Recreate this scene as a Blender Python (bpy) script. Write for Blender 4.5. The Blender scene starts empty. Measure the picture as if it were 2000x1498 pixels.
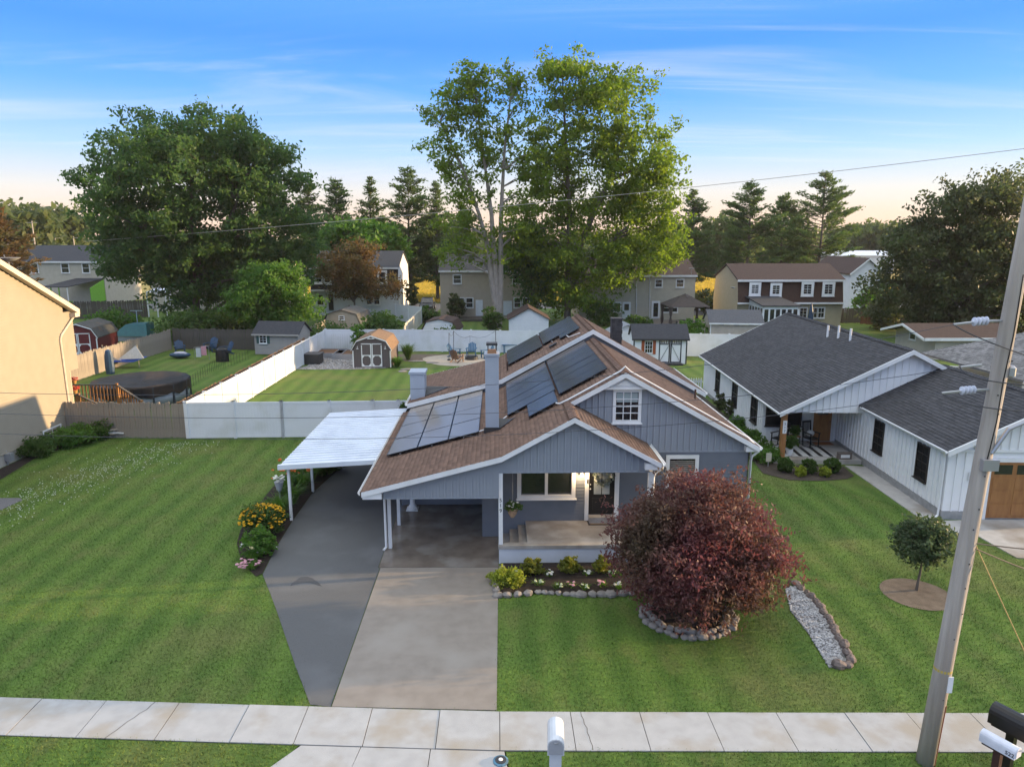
import bpy, math, random
import numpy as np
from mathutils import Vector
random.seed(11); rng = np.random.default_rng(11)
SC = bpy.context.scene; COL = SC.collection
# ------------------------------------------------------------ camera
F = 1386.; H = 10.; PIT = math.atan(284/1386); YAW = math.atan(28/1386*math.cos(PIT))
CP, SP, CY, SY = math.cos(PIT), math.sin(PIT), math.cos(YAW), math.sin(YAW)
cam = bpy.data.cameras.new('camera'); cam.sensor_width = 36; cam.lens = F/2000*36
cam.clip_start = .1; cam.clip_end = 6000
co = bpy.data.objects.new('camera', cam); COL.objects.link(co)
co.location = (0, 0, H); co.rotation_euler = (math.pi/2-PIT, 0, -YAW); SC.camera = co
# ------------------------------------------------------------ sky, sun, exposure
SUN_AZ, SUN_EL = math.radians(83), math.radians(7.5)      # azimuth from +Y towards +X
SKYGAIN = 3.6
w = bpy.data.worlds.new('World'); SC.world = w; w.use_nodes = True
nt = w.node_tree; nt.nodes.clear(); L = nt.links.new
def N(t, **k):
    n = nt.nodes.new(t)
    for a, b in k.items(): setattr(n, a, b)
    return n
sky = N('ShaderNodeTexSky', sky_type='NISHITA', sun_disc=False, sun_elevation=SUN_EL, sun_rotation=SUN_AZ,
        altitude=100, air_density=1.0, dust_density=0.6, ozone_density=2.5)
hs = N('ShaderNodeHueSaturation'); hs.inputs['Saturation'].default_value = 1.3
L(sky.outputs[0], hs.inputs['Color'])
tc = N('ShaderNodeTexCoord'); sx = N('ShaderNodeSeparateXYZ'); L(tc.outputs['Generated'], sx.inputs[0])
# thin cirrus on a plane high above: direction / (z + k)
za = N('ShaderNodeMath', operation='ADD'); za.inputs[1].default_value = .06; L(sx.outputs[2], za.inputs[0])
zm = N('ShaderNodeMath', operation='MAXIMUM'); zm.inputs[1].default_value = .02; L(za.outputs[0], zm.inputs[0])
dx = N('ShaderNodeMath', operation='DIVIDE'); L(sx.outputs[0], dx.inputs[0]); L(zm.outputs[0], dx.inputs[1])
dy = N('ShaderNodeMath', operation='DIVIDE'); L(sx.outputs[1], dy.inputs[0]); L(zm.outputs[0], dy.inputs[1])
cb = N('ShaderNodeCombineXYZ'); L(dx.outputs[0], cb.inputs[0]); L(dy.outputs[0], cb.inputs[1])
def cloud(rot, sc, nscale, lo, hi, amt, dist=.6, det=7):
    mp = N('ShaderNodeMapping'); mp.inputs['Rotation'].default_value = (0, 0, rot); mp.inputs['Scale'].default_value = sc
    mp.inputs['Location'].default_value = (3.1*nscale, 1.7, 0)
    L(cb.outputs[0], mp.inputs[0])
    no = N('ShaderNodeTexNoise'); no.inputs['Scale'].default_value = nscale; no.inputs['Detail'].default_value = det
    no.inputs['Roughness'].default_value = .58; no.inputs['Distortion'].default_value = dist; L(mp.outputs[0], no.inputs[0])
    mr = N('ShaderNodeMapRange'); mr.interpolation_type = 'SMOOTHSTEP'
    for i, v in ((1, lo), (2, hi), (3, 0), (4, amt)): mr.inputs[i].default_value = v
    L(no.outputs[0], mr.inputs[0]); return mr
c1 = cloud(.75, (.30, 1.1, 1), .9, .46, .82, .5, 1.1)
c2 = cloud(.38, (.16, 1.0, 1), 2.0, .56, .80, .32, .7)
cs = N('ShaderNodeMath', operation='ADD', use_clamp=True); L(c1.outputs[0], cs.inputs[0]); L(c2.outputs[0], cs.inputs[1])
fd = N('ShaderNodeMapRange'); fd.inputs[1].default_value = .0; fd.inputs[2].default_value = .12; L(sx.outputs[2], fd.inputs[0])
cf = N('ShaderNodeMath', operation='MULTIPLY'); L(cs.outputs[0], cf.inputs[0]); L(fd.outputs[0], cf.inputs[1])
# colour by elevation, veil added overhead as fill light, mixed with the physical sky
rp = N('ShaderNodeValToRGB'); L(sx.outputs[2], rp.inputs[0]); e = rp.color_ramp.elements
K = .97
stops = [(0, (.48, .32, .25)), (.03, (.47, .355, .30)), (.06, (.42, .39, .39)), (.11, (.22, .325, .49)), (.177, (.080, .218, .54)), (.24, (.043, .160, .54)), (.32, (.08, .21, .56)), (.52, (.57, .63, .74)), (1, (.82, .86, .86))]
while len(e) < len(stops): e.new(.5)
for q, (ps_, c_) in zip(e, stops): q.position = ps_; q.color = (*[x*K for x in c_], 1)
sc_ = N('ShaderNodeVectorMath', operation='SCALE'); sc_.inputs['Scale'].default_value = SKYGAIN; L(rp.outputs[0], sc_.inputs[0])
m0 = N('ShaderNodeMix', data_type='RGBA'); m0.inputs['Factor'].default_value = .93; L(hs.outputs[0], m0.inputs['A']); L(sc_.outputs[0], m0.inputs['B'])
mx = N('ShaderNodeMix', data_type='RGBA'); L(cf.outputs[0], mx.inputs['Factor']); L(m0.outputs['Result'], mx.inputs['A'])
mx.inputs['B'].default_value = (.45*SKYGAIN, .45*SKYGAIN, .53*SKYGAIN, 1)
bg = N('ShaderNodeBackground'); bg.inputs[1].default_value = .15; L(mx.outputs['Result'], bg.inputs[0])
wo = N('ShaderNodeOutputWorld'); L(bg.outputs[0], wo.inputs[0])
sl = bpy.data.lights.new('sun', 'SUN'); sl.energy = 2.3; sl.angle = math.radians(.6); sl.color = (1, .70, .38)
so = bpy.data.objects.new('sun', sl); COL.objects.link(so)
sd = Vector((math.sin(SUN_AZ)*math.cos(SUN_EL), math.cos(SUN_AZ)*math.cos(SUN_EL), math.sin(SUN_EL)))
so.rotation_euler = sd.to_track_quat('Z', 'Y').to_euler(); so.location = sd*80
SC.view_settings.view_transform = 'Standard'; SC.view_settings.look = 'None'
SC.view_settings.exposure = 2.1; SC.view_settings.gamma = 1
SC.render.engine = 'CYCLES'; cy = SC.cycles
cy.max_bounces = 6; cy.diffuse_bounces = 3; cy.glossy_bounces = 3; cy.transmission_bounces = 4; cy.transparent_max_bounces = 8
cy.volume_bounces = 0; cy.caustics_reflective = cy.caustics_refractive = False; cy.use_denoising = True

# ------------------------------------------------------------ helpers
def ray(px, py):
    u = (px-1000)/F; v = (749-py)/F
    return (CY*u+SY*CP+SY*SP*v, -SY*u+CY*CP+CY*SP*v, -SP+CP*v)
def G(px, py, z=0.):            # photograph point -> place on level ground
    d = ray(px, py); t = (z-H)/d[2]; return (d[0]*t, d[1]*t, z)
def V(px, py, Y):               # photograph point -> place at depth Y
    d = ray(px, py); t = Y/d[1]; return (d[0]*t, Y, H+d[2]*t)
class MB:
    def __init__(s): s.v = []; s.f = []
    def poly(s, pts): n = len(s.v); s.v += [tuple(p) for p in pts]; s.f.append(tuple(range(n, n+len(pts)))); return s
    def ext(s, pts, d):
        n = len(s.v); k = len(pts); s.v += [tuple(p) for p in pts]+[(p[0]+d[0], p[1]+d[1], p[2]+d[2]) for p in pts]
        s.f += [tuple(range(n+k-1, n-1, -1)), tuple(range(n+k, n+2*k))]
        s.f += [(n+i, n+(i+1) % k, n+k+(i+1) % k, n+k+i) for i in range(k)]; return s
    def box(s, x0, x1, y0, y1, z0, z1):
        return s.ext([(x0, y0, z0), (x1, y0, z0), (x1, y1, z0), (x0, y1, z0)], (0, 0, z1-z0))
    def ob(s, c, sz, rz=0):      # box centred at c, turned about z
        a, b = math.cos(rz), math.sin(rz); x, y, z = sz[0]/2, sz[1]/2, sz[2]/2
        return s.ext([(c[0]+a*i-b*j, c[1]+b*i+a*j, c[2]-z) for i, j in ((-x, -y), (x, -y), (x, y), (-x, y))], (0, 0, 2*z))
    def beam(s, p, q, wd, th):   # square bar between two points
        p, q = Vector(p), Vector(q); d = (q-p)
        u = d.cross(Vector((0, 0, 1)))
        if u.length < 1e-4: u = Vector((1, 0, 0))
        u.normalize(); n = u.cross(d).normalized(); u = u*wd/2; n = n*th/2
        return s.ext([p-u-n, p+u-n, p+u+n, p-u+n], d)
    def tube(s, pts, r, n=6, r1=None, cap=True):
        pts = [Vector(p) for p in pts]; k = len(pts); base = len(s.v)
        r1 = r if r1 is None else r1; pu = None
        for i, p in enumerate(pts):
            d = (pts[min(i+1, k-1)]-pts[max(i-1, 0)]).normalized()
            u = d.cross(Vector((.31, .95, .02)) if pu is None else pu.cross(d) if False else Vector((.31, .95, .02)))
            if u.length < .05: u = d.cross(Vector((1, 0, 0)))
            u.normalize(); v = d.cross(u); rr = r+(r1-r)*i/(k-1)
            s.v += [tuple(p+u*rr*math.cos(a)+v*rr*math.sin(a)) for a in [2*math.pi*j/n for j in range(n)]]
        for i in range(k-1):
            for j in range(n):
                a = base+i*n; s.f.append((a+j, a+(j+1) % n, a+n+(j+1) % n, a+n+j))
        if cap: s.f += [tuple(range(base+n-1, base-1, -1)), tuple(range(base+(k-1)*n, base+k*n))]
        return s
    def lathe(s, c, prof, n=12, sx=1, sy=1):
        b = len(s.v); k = len(prof)
        for r, z in prof: s.v += [(c[0]+r*sx*math.cos(2*math.pi*j/n), c[1]+r*sy*math.sin(2*math.pi*j/n), c[2]+z) for j in range(n)]
        for i in range(k-1):
            for j in range(n): a = b+i*n; s.f.append((a+j, a+(j+1) % n, a+n+(j+1) % n, a+n+j))
        s.f += [tuple(range(b+n-1, b-1, -1)), tuple(range(b+(k-1)*n, b+k*n))]; return s
    def blob(s, c, r, n=8, m=5, jit=.12, flat=None, rz=0):
        b = len(s.v); ca, sa = math.cos(rz), math.sin(rz)
        for i in range(m+1):
            t = math.pi*i/m
            for j in range(n):
                a = 2*math.pi*j/n; k = 1+random.uniform(-jit, jit)
                x, y, z = r[0]*math.sin(t)*math.cos(a)*k, r[1]*math.sin(t)*math.sin(a)*k, r[2]*math.cos(t)*k
                s.v.append((c[0]+ca*x-sa*y, c[1]+sa*x+ca*y, c[2]+z))
        for i in range(m):
            for j in range(n): a = b+i*n; s.f.append((a+j, a+n+j, a+n+(j+1) % n, a+(j+1) % n))
        return s
    def build(s, name, m, parent=None, label=None, kind=None, smooth=False):
        off = Vector((0, 0, 0)); p = parent
        while p is not None: off += p.location; p = p.parent
        me = bpy.data.meshes.new(name)
        me.from_pydata([(v[0]-off.x, v[1]-off.y, v[2]-off.z) for v in s.v], [], s.f)
        if smooth: me.polygons.foreach_set('use_smooth', [True]*len(me.polygons))
        me.materials.append(m); me.update()
        return obj(name, me, parent, label, kind)
def obj(name, me, parent=None, label=None, kind=None):
    o = bpy.data.objects.new(name, me); COL.objects.link(o)
    if parent is not None: o.parent = parent
    if label: o['label'] = label
    if kind: o['kind'] = kind
    return o
def npmesh(name, v, f, m, parent=None, kind=None, smooth=False):   # v (n,3), f (k,3|4)
    off = Vector((0, 0, 0)); p = parent
    while p is not None: off += p.location; p = p.parent
    v = np.asarray(v, dtype=np.float32)-np.array(off, dtype=np.float32); f = np.asarray(f, dtype=np.int32); k = f.shape[1]
    me = bpy.data.meshes.new(name); me.vertices.add(len(v)); me.vertices.foreach_set('co', v.ravel())
    me.loops.add(f.size); me.loops.foreach_set('vertex_index', f.ravel())
    me.polygons.add(len(f)); me.polygons.foreach_set('loop_start', np.arange(0, f.size, k, dtype=np.int32))
    me.polygons.foreach_set('loop_total', np.full(len(f), k, dtype=np.int32))
    if smooth: me.polygons.foreach_set('use_smooth', np.ones(len(f), dtype=bool))
    me.update(calc_edges=True); me.materials.append(m)
    return obj(name, me, parent, None, kind)
def thing(name, label, cat, loc=(0, 0, 0), group=None):
    o = bpy.data.objects.new(name, None); COL.objects.link(o); o.location = loc; o.empty_display_size = .2
    o['label'] = label; o['category'] = cat
    if group: o['group'] = group
    return o
def tag(o, label, cat, group=None):
    o['label'] = label; o['category'] = cat
    if group: o['group'] = group
    return o
def copytree(o, parent=None):
    c = o.copy(); COL.objects.link(c); c.parent = parent
    for ch in list(o.children): copytree(ch, c)
    return c
def place(o, loc, rz=0, label=None):
    o.location = loc; o.rotation_euler = (0, 0, rz)
    if label: o['label'] = label
    return o

# ------------------------------------------------------------ materials
def M(name, a, b=None, scale=4, rough=.7, bump=0, bs=40, metal=0, spec=.35, st=(1, 1, 1), isl=0, det=5, contrast=(.3, .7), c=None, cscale=1):
    """two-tone noise colour; isl = random brightness for each loose piece; c = third tone in large patches"""
    m = bpy.data.materials.new(name); m.use_nodes = True; t = m.node_tree; n = t.nodes; l = t.links.new
    p = n['Principled BSDF']; p.inputs['Roughness'].default_value = rough; p.inputs['Metallic'].default_value = metal
    p.inputs['Specular IOR Level'].default_value = spec
    b = b or tuple(x*.8 for x in a)
    co = n.new('ShaderNodeTexCoord'); mp = n.new('ShaderNodeMapping'); mp.inputs['Scale'].default_value = st
    l(co.outputs['Object'], mp.inputs[0])
    no = n.new('ShaderNodeTexNoise'); no.inputs['Scale'].default_value = scale; no.inputs['Detail'].default_value = det; l(mp.outputs[0], no.inputs[0])
    mr = n.new('ShaderNodeMapRange'); mr.inputs[1].default_value, mr.inputs[2].default_value = contrast; l(no.outputs[0], mr.inputs[0])
    mx = n.new('ShaderNodeMix'); mx.data_type = 'RGBA'; l(mr.outputs[0], mx.inputs['Factor'])
    mx.inputs['A'].default_value = (*a, 1); mx.inputs['B'].default_value = (*b, 1); out = mx.outputs['Result']
    if c:
        n3 = n.new('ShaderNodeTexNoise'); n3.inputs['Scale'].default_value = cscale; n3.inputs['Detail'].default_value = 4; l(mp.outputs[0], n3.inputs[0])
        r3 = n.new('ShaderNodeMapRange'); r3.inputs[1].default_value, r3.inputs[2].default_value = .5, .68; l(n3.outputs[0], r3.inputs[0])
        m3 = n.new('ShaderNodeMix'); m3.data_type = 'RGBA'; l(r3.outputs[0], m3.inputs['Factor']); l(out, m3.inputs['A']); m3.inputs['B'].default_value = (*c, 1); out = m3.outputs['Result']
    if isl:
        g = n.new('ShaderNodeNewGeometry'); r = n.new('ShaderNodeMapRange'); r.inputs[3].default_value = 1-isl; r.inputs[4].default_value = 1+isl
        l(g.outputs['Random Per Island'], r.inputs[0]); h = n.new('ShaderNodeHueSaturation'); l(r.outputs[0], h.inputs['Value']); l(out, h.inputs['Color']); out = h.outputs[0]
    l(out, p.inputs['Base Color'])
    if bump:
        n2 = n.new('ShaderNodeTexNoise'); n2.inputs['Scale'].default_value = bs; n2.inputs['Detail'].default_value = 4; l(mp.outputs[0], n2.inputs[0])
        bu = n.new('ShaderNodeBump'); bu.inputs['Strength'].default_value = bump; bu.inputs['Distance'].default_value = .02
        l(n2.outputs[0], bu.inputs['Height']); l(bu.outputs[0], p.inputs['Normal'])

    return m
def LEAF(name, a, b, tr=.4, c=None):
    m = bpy.data.materials.new(name); m.use_nodes = True; t = m.node_tree; n = t.nodes; l = t.links.new; n.clear()
    g = n.new('ShaderNodeNewGeometry'); mx = n.new('ShaderNodeMix'); mx.data_type = 'RGBA'; l(g.outputs['Random Per Island'], mx.inputs['Factor'])
    mx.inputs['A'].default_value = (*a, 1); mx.inputs['B'].default_value = (*b, 1); out = mx.outputs['Result']
    co = n.new('ShaderNodeTexCoord'); no = n.new('ShaderNodeTexNoise'); no.inputs['Scale'].default_value = .55; no.inputs['Detail'].default_value = 3; l(co.outputs['Object'], no.inputs[0])
    r = n.new('ShaderNodeMapRange'); r.inputs[1].default_value, r.inputs[2].default_value = .35, .65; l(no.outputs[0], r.inputs[0])
    m2 = n.new('ShaderNodeMix'); m2.data_type = 'RGBA'; l(r.outputs[0], m2.inputs['Factor']); l(out, m2.inputs['A'])
    m2.inputs['B'].default_value = (*(c or tuple(x*.7 for x in b)), 1); out = m2.outputs['Result']
    d = n.new('ShaderNodeBsdfPrincipled'); d.inputs['Roughness'].default_value = .55; d.inputs['Specular IOR Level'].default_value = .25; l(out, d.inputs['Base Color'])
    tr_ = n.new('ShaderNodeBsdfTranslucent'); h = n.new('ShaderNodeHueSaturation'); h.inputs['Value'].default_value = 1.9; h.inputs['Saturation'].default_value = 1.1; l(out, h.inputs['Color']); l(h.outputs[0], tr_.inputs[0])
    ms = n.new('ShaderNodeMixShader'); ms.inputs[0].default_value = tr; l(d.outputs[0], ms.inputs[1]); l(tr_.outputs[0], ms.inputs[2])
    o = n.new('ShaderNodeOutputMaterial'); l(ms.outputs[0], o.inputs[0]); return m
def LAWN(name, a, b, dry, stripe=.55, axis=0, blade=0):
    m = bpy.data.materials.new(name); m.use_nodes = True; t = m.node_tree; n = t.nodes; l = t.links.new
    p = n['Principled BSDF']; p.inputs['Roughness'].default_value = .85; p.inputs['Specular IOR Level'].default_value = .15
    co = n.new('ShaderNodeTexCoord'); s = n.new('ShaderNodeSeparateXYZ'); l(co.outputs['Object'], s.inputs[0])
    def noise(sc, lo, hi, det=4, st=None):
        k = n.new('ShaderNodeTexNoise'); k.inputs['Scale'].default_value = sc; k.inputs['Detail'].default_value = det
        if st:
            mp = n.new('ShaderNodeMapping'); mp.inputs['Scale'].default_value = st; l(co.outputs['Object'], mp.inputs[0]); l(mp.outputs[0], k.inputs[0])
        else: l(co.outputs['Object'], k.inputs[0])
        r = n.new('ShaderNodeMapRange'); r.inputs[1].default_value, r.inputs[2].default_value = lo, hi; l(k.outputs[0], r.inputs[0]); return r.outputs[0]
    w1 = n.new('ShaderNodeMath'); w1.operation = 'MULTIPLY_ADD'; l(noise(.35, .3, .7), w1.inputs[0]); w1.inputs[1].default_value = 1.3; 
    ax = n.new('ShaderNodeMath'); ax.operation = 'MULTIPLY'; ax.inputs[1].default_value = math.pi/stripe; l(s.outputs[axis], ax.inputs[0]); l(ax.outputs[0], w1.inputs[2])
    sn = n.new('ShaderNodeMath'); sn.operation = 'SINE'; l(w1.outputs[0], sn.inputs[0])
    sr = n.new('ShaderNodeMapRange'); sr.inputs[1].default_value, sr.inputs[2].default_value = -1.3, 1.3; l(sn.outputs[0], sr.inputs[0])
    def mix(f, A, B):
        k = n.new('ShaderNodeMix'); k.data_type = 'RGBA'
        if isinstance(f, float): k.inputs['Factor'].default_value = f
        else: l(f, k.inputs['Factor'])
        for q, z in (('A', A), ('B', B)):
            if isinstance(z, tuple): k.inputs[q].default_value = (*z, 1)
            else: l(z, k.inputs[q])
        return k.outputs['Result']
    c0 = mix(sr.outputs[0], a, b)
    c0 = mix(noise(.22, .52, .8, 6), c0, dry)
    c0 = mix(noise(1.6, .5, .95, 6, (1, .5, 1)), c0, dry)
    fine = noise(14, .25, .75, 6)
    h = n.new('ShaderNodeHueSaturation'); r = n.new('ShaderNodeMapRange'); r.inputs[3].default_value, r.inputs[4].default_value = .62, 1.38; l(fine, r.inputs[0]); l(r.outputs[0], h.inputs['Value']); l(c0, h.inputs['Color']); out = h.outputs[0]
    if blade:
        g = n.new('ShaderNodeNewGeometry'); r = n.new('ShaderNodeMapRange'); r.inputs[3].default_value, r.inputs[4].default_value = .7, 1.5; l(g.outputs['Random Per Island'], r.inputs[0])
        h2 = n.new('ShaderNodeHueSaturation'); l(r.outputs[0], h2.inputs['Value']); l(out, h2.inputs['Color']); out = h2.outputs[0]
    l(out, p.inputs['Base Color'])
    bu = n.new('ShaderNodeBump'); bu.inputs['Strength'].default_value = .6; bu.inputs['Distance'].default_value = .03
    l(noise(30, 0, 1, 3), bu.inputs['Height']); l(bu.outputs[0], p.inputs['Normal'])
    return m
def plain(name, c, rough=.5, metal=0, spec=.4): return M(name, c, tuple(x*.9 for x in c), 3, rough, metal=metal, spec=spec)
def GLASS(name, c, rough=.04, spec=.8):
    m = M(name, c, tuple(x*.6 for x in c), 1.2, rough, spec=spec, det=2); return m
def EMIT(name, c, s):
    m = bpy.data.materials.new(name); m.use_nodes = True; p = m.node_tree.nodes['Principled BSDF']
    p.inputs['Emission Color'].default_value = (*c, 1); p.inputs['Emission Strength'].default_value = s; return m
WHITE = M('white_trim', (.78, .78, .77), (.70, .70, .69), 2.5, .45, c=(.66, .66, .64), cscale=.7)
VINYL = M('white_vinyl', (.74, .75, .76), (.69, .70, .71), .8, .35, c=(.63, .64, .62), cscale=.9)
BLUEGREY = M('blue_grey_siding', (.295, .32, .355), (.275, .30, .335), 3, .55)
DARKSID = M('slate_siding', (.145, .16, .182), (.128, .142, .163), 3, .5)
SHB = M('brown_shingle', (.185, .112, .08), (.12, .074, .054), 9, .9, .3, 60, isl=.2)
SHG = M('charcoal_shingle', (.062, .062, .067), (.038, .038, .042), 9, .9, .3, 60, isl=.25)
ROOFB = M('brown_roofing', (.075, .047, .038), (.052, .034, .028), 6, .9, .4, 30)
ROOFG = M('charcoal_roofing', (.052, .054, .06), (.035, .036, .041), 6, .9, .4, 30)
CONC = M('concrete', (.44, .42, .39), (.37, .35, .325), 3.5, .85, .25, 90, c=(.25, .215, .175), cscale=.55)
DRIVE = M('driveway_concrete', (.255, .222, .188), (.215, .185, .155), 3, .7, .2, 120, c=(.272, .243, .21), cscale=.6)
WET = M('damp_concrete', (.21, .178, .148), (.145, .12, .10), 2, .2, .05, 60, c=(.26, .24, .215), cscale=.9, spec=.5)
ASPH = M('asphalt', (.145, .147, .148), (.085, .087, .088), 48, .85, .8, 160, c=(.15, .153, .157), cscale=.45, contrast=(.2, .8))
ASPH2 = M('old_asphalt', (.14, .14, .145), (.11, .11, .115), 6, .9, .3, 80)
MULCH = M('mulch', (.035, .024, .018), (.015, .010, .008), 14, .95, 1, 50)
STONE = M('field_stone', (.26, .235, .205), (.17, .15, .135), 6, .9, .5, 25, isl=.4)
PEB = M('pebble', (.42, .41, .40), (.30, .29, .285), 5, .85, isl=.4)
WOOD = M('weathered_wood', (.30, .26, .21), (.19, .16, .13), 7, .9, .4, 30, st=(1, 1, .15), isl=.3)
WOODD = M('dark_weathered_wood', (.10, .088, .072), (.065, .057, .048), 7, .9, .4, 30, st=(1, 1, .15), isl=.3)
CEDAR = M('cedar', (.36, .17, .06), (.26, .115, .04), 8, .6, .2, 30, st=(1, 1, .2))
BLACK = plain('black_paint', (.012, .012, .013), .35)
CHAR = plain('charcoal_paint', (.035, .035, .037), .5)
METAL = plain('galvanised_metal', (.42, .43, .45), .4, .6)
GL = GLASS('window_glass', (.022, .025, .028))
GLB = GLASS('pale_window_glass', (.16, .17, .18), .1)
BARK = M('bark', (.16, .135, .11), (.085, .07, .056), 6, .95, .8, 18, st=(1, 1, .25))
BARKP = M('pale_bark', (.33, .29, .25), (.22, .19, .165), 5, .9, .5, 14, st=(1, 1, .3))
# ------------------------------------------------------------ the setting
def sheet(name, pts, z, m, kind='structure', th=0):
    b = MB()
    if th: b.ext([(p[0], p[1], z-th) for p in pts], (0, 0, th))
    else: b.poly([(p[0], p[1], z) for p in pts])
    return b.build(name, m, kind=kind)
LAWNM = LAWN('lawn', (.062, .114, .021), (.102, .164, .031), (.145, .145, .05))
BLADE = LAWN('grass_blades', (.068, .125, .022), (.11, .177, .033), (.16, .16, .055), blade=1)
sheet('ground', [(-700, -150), (700, -150), (700, 760), (-700, 760)], 0, LAWNM)
FIELD = M('dry_field', (.36, .27, .07), (.28, .22, .06), .08, .95, .5, 8, c=(.20, .19, .055), cscale=.02)
sheet('field', [(-260, 118), (260, 118), (300, 262), (-300, 262)], .012, FIELD)
sheet('back_street', [(-120, 104), (140, 101), (140, 109), (-120, 112)], .02, ASPH2)
sheet('far_road', [(-200, 196), (40, 192), (40, 199), (-200, 203)], .03, M('pale_road', (.42, .41, .40), (.36, .35, .34), .4, .9))
sheet('side_street', [(-13.5, 98), (-8.5, 98), (-8.0, 106), (-14, 106)], .026, ASPH2)
sheet('parking_pad', [(25.5, 93), (34, 93), (34, 102), (25.5, 102)], .026, ASPH2)
XB = [(-60, 17.5), (-25, 15.2), (-11.09, 14.26), (-4.3, 13.82), (.05, 13.55), (10.2, 13.31), (25, 12.95), (60, 12.1)]
def yb(x):
    for (a, p), (b, q) in zip(XB, XB[1:]):
        if a <= x <= b: return p+(q-p)*(x-a)/(b-a)
    return 13.4
sheet('street', [(x, yb(x)-2.75) for x in (-60, -25, -11, -4.3, .05, 10.2, 25, 60)]+[(60, 0), (-60, 4)], .004, ASPH)
kb = MB(); 
for a, b in ((-60, -6.3), (.35, 60)):
    kb.ext([(a, yb(a)-2.75, 0), (b, yb(b)-2.75, 0), (b, yb(b)-2.6, 0), (a, yb(a)-2.6, 0)], (0, 0, .13))
kb.build('kerb', CONC, kind='structure')
# pavement slabs
SLAB = M('pavement_concrete', (.405, .40, .39), (.345, .34, .33), 3, .85, .3, 80, c=(.33, .295, .245), cscale=.75, isl=.06)
XS_ = (-25, -11.09, -4.3, .05, 10.2, 25)
root = MB().ext([(x, yb(x)-1.19, -.1) for x in XS_]+[(x, yb(x), -.1) for x in XS_[::-1]], (0, 0, .108)).build('sidewalk', M('joint_dirt', (.06, .05, .04)), kind='structure')
jx = [G(p, 1363+30*p/1900)[0] for p in (84, 211, 354, 491, 606, 730, 861, 976, 1112, 1246, 1378, 1512, 1646, 1768, 1893)]
while jx[0] > -24: jx.insert(0, jx[0]-1.5)
while jx[-1] < 24: jx.append(jx[-1]+1.5)
for a, b in zip(jx, jx[1:]):
    g = .008; dz = random.uniform(-.004, .004)
    MB().ext([(a+g, yb(a)-1.185, -.02), (b-g, yb(b)-1.185, -.02), (b-g, yb(b)-.01, -.02), (a+g, yb(a)-.01, -.02)], (0, 0, .048+dz)).build('slab', SLAB, root)
for px, sl_ in ((308, -.5), (1132, .12)):      # hairline cracks
    x = G(px, 1363+30*px/1900)[0]; q = [(x+sl_*t+random.gauss(0, .012), yb(x)-.01-1.17*t) for t in [i/9 for i in range(10)]]; cb2 = MB()
    for (x0, y0), (x1, y1) in zip(q, q[1:]): cb2.poly([(x0-.006, y0, .0335), (x0+.006, y0, .0335), (x1+.006, y1, .0335), (x1-.006, y1, .0335)])
    cb2.build('crack', M('crack_dark', (.05, .045, .04)), root)
ap = MB().ext([(-4.9, 10.9, -.1), (.35, 10.6, -.1), (.12, yb(.1)-1.2, -.1), (-4.05, yb(-4)-1.2, -.1)], (0, 0, .1)).build('driveway_apron', M('apron_joint', (.06, .05, .04)), kind='structure')
ax = [(-4.0, -5.2), (-2.78, -3.0), (-1.38, -1.4), (.1, .3)]
for (a, a2), (b, b2) in zip(ax, ax[1:]):
    MB().ext([(a2+.008, 10.95, -.05), (b2-.008, 10.75, -.05), (b-.008, yb(b)-1.21, -.05), (a+.008, yb(a)-1.21, -.05)], (0, 0, .072)).build('slab', SLAB, ap)
drv = [G(648, 1381), G(970, 1388), (-.02, 20.38), (-3.66, 20.42)]
sheet('driveway', drv, .025, DRIVE, th=.12)
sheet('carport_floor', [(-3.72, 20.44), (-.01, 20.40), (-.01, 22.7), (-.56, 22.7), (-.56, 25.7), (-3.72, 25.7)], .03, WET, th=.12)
asp = [G(606, 1377), G(646, 1381), (-3.68, 20.42), (-3.74, 20.44), (-3.74, 36), (-7.1, 36), (-7.0, 31), G(664, 915), G(610, 964), G(569, 1022), G(536, 1076), G(513, 1123), G(528, 1160), G(542, 1198), G(577, 1301)]
sheet('asphalt_drive', asp, .018, ASPH)
arc = [(566+62*t, 1154-22*math.sin(math.pi*(.15+.7*t))) for t in [k/14 for k in range(15)]]
sheet('oil_stain', [G(x+random.uniform(-2, 2), y+2+5*math.sin(math.pi*k/14)) for k, (x, y) in enumerate(arc)]+[G(x+random.uniform(-2, 2), y-5*math.sin(math.pi*k/14)) for k, (x, y) in list(enumerate(arc))[::-1]], .0225, M('stain', (.075, .075, .078), (.055, .055, .057), 30, .7))
bedL = [G(513, 1121), G(500, 1127), G(480, 1108), G(467, 1082), G(463, 1062), G(470, 1036), G(487, 1010), G(520, 968), G(552, 930), G(600, 906), (-8.2, 34.2), (-7.1, 34.2), (-7.0, 31), G(664, 915), G(610, 964), G(569, 1022), G(536, 1076)]
sheet('mulch_bed', bedL, .03, MULCH)
bedF = [(.05, 20.62), (5.3, 20.62), (5.3, 19.1), G(1242, 1158), G(1130, 1162), G(1000, 1160), G(978, 1165)]
sheet('mulch_bed', bedF, .05, MULCH)
mc = (5.1, 17.45)
bedM = [(mc[0]+1.18*math.cos(a)*1.0, mc[1]+1.14*math.sin(a)) for a in [k*math.pi/12 for k in range(24)]]
sheet('mulch_bed', bedM, .045, MULCH)
tcx = G(1790, 1160)
bedT = [(tcx[0]+.95*math.cos(a), tcx[1]+.95*math.sin(a)) for a in [k*math.pi/14 for k in range(28)]]
sheet('dirt_ring', bedT, .015, M('bare_soil', (.17, .135, .10), (.11, .085, .062), 4, .95, .6, 40))
grav = [G(1533, 1148), G(1561, 1146), G(1600, 1190), G(1637, 1250), G(1655, 1296), G(1620, 1305), G(1580, 1240), G(1545, 1195)]
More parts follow.
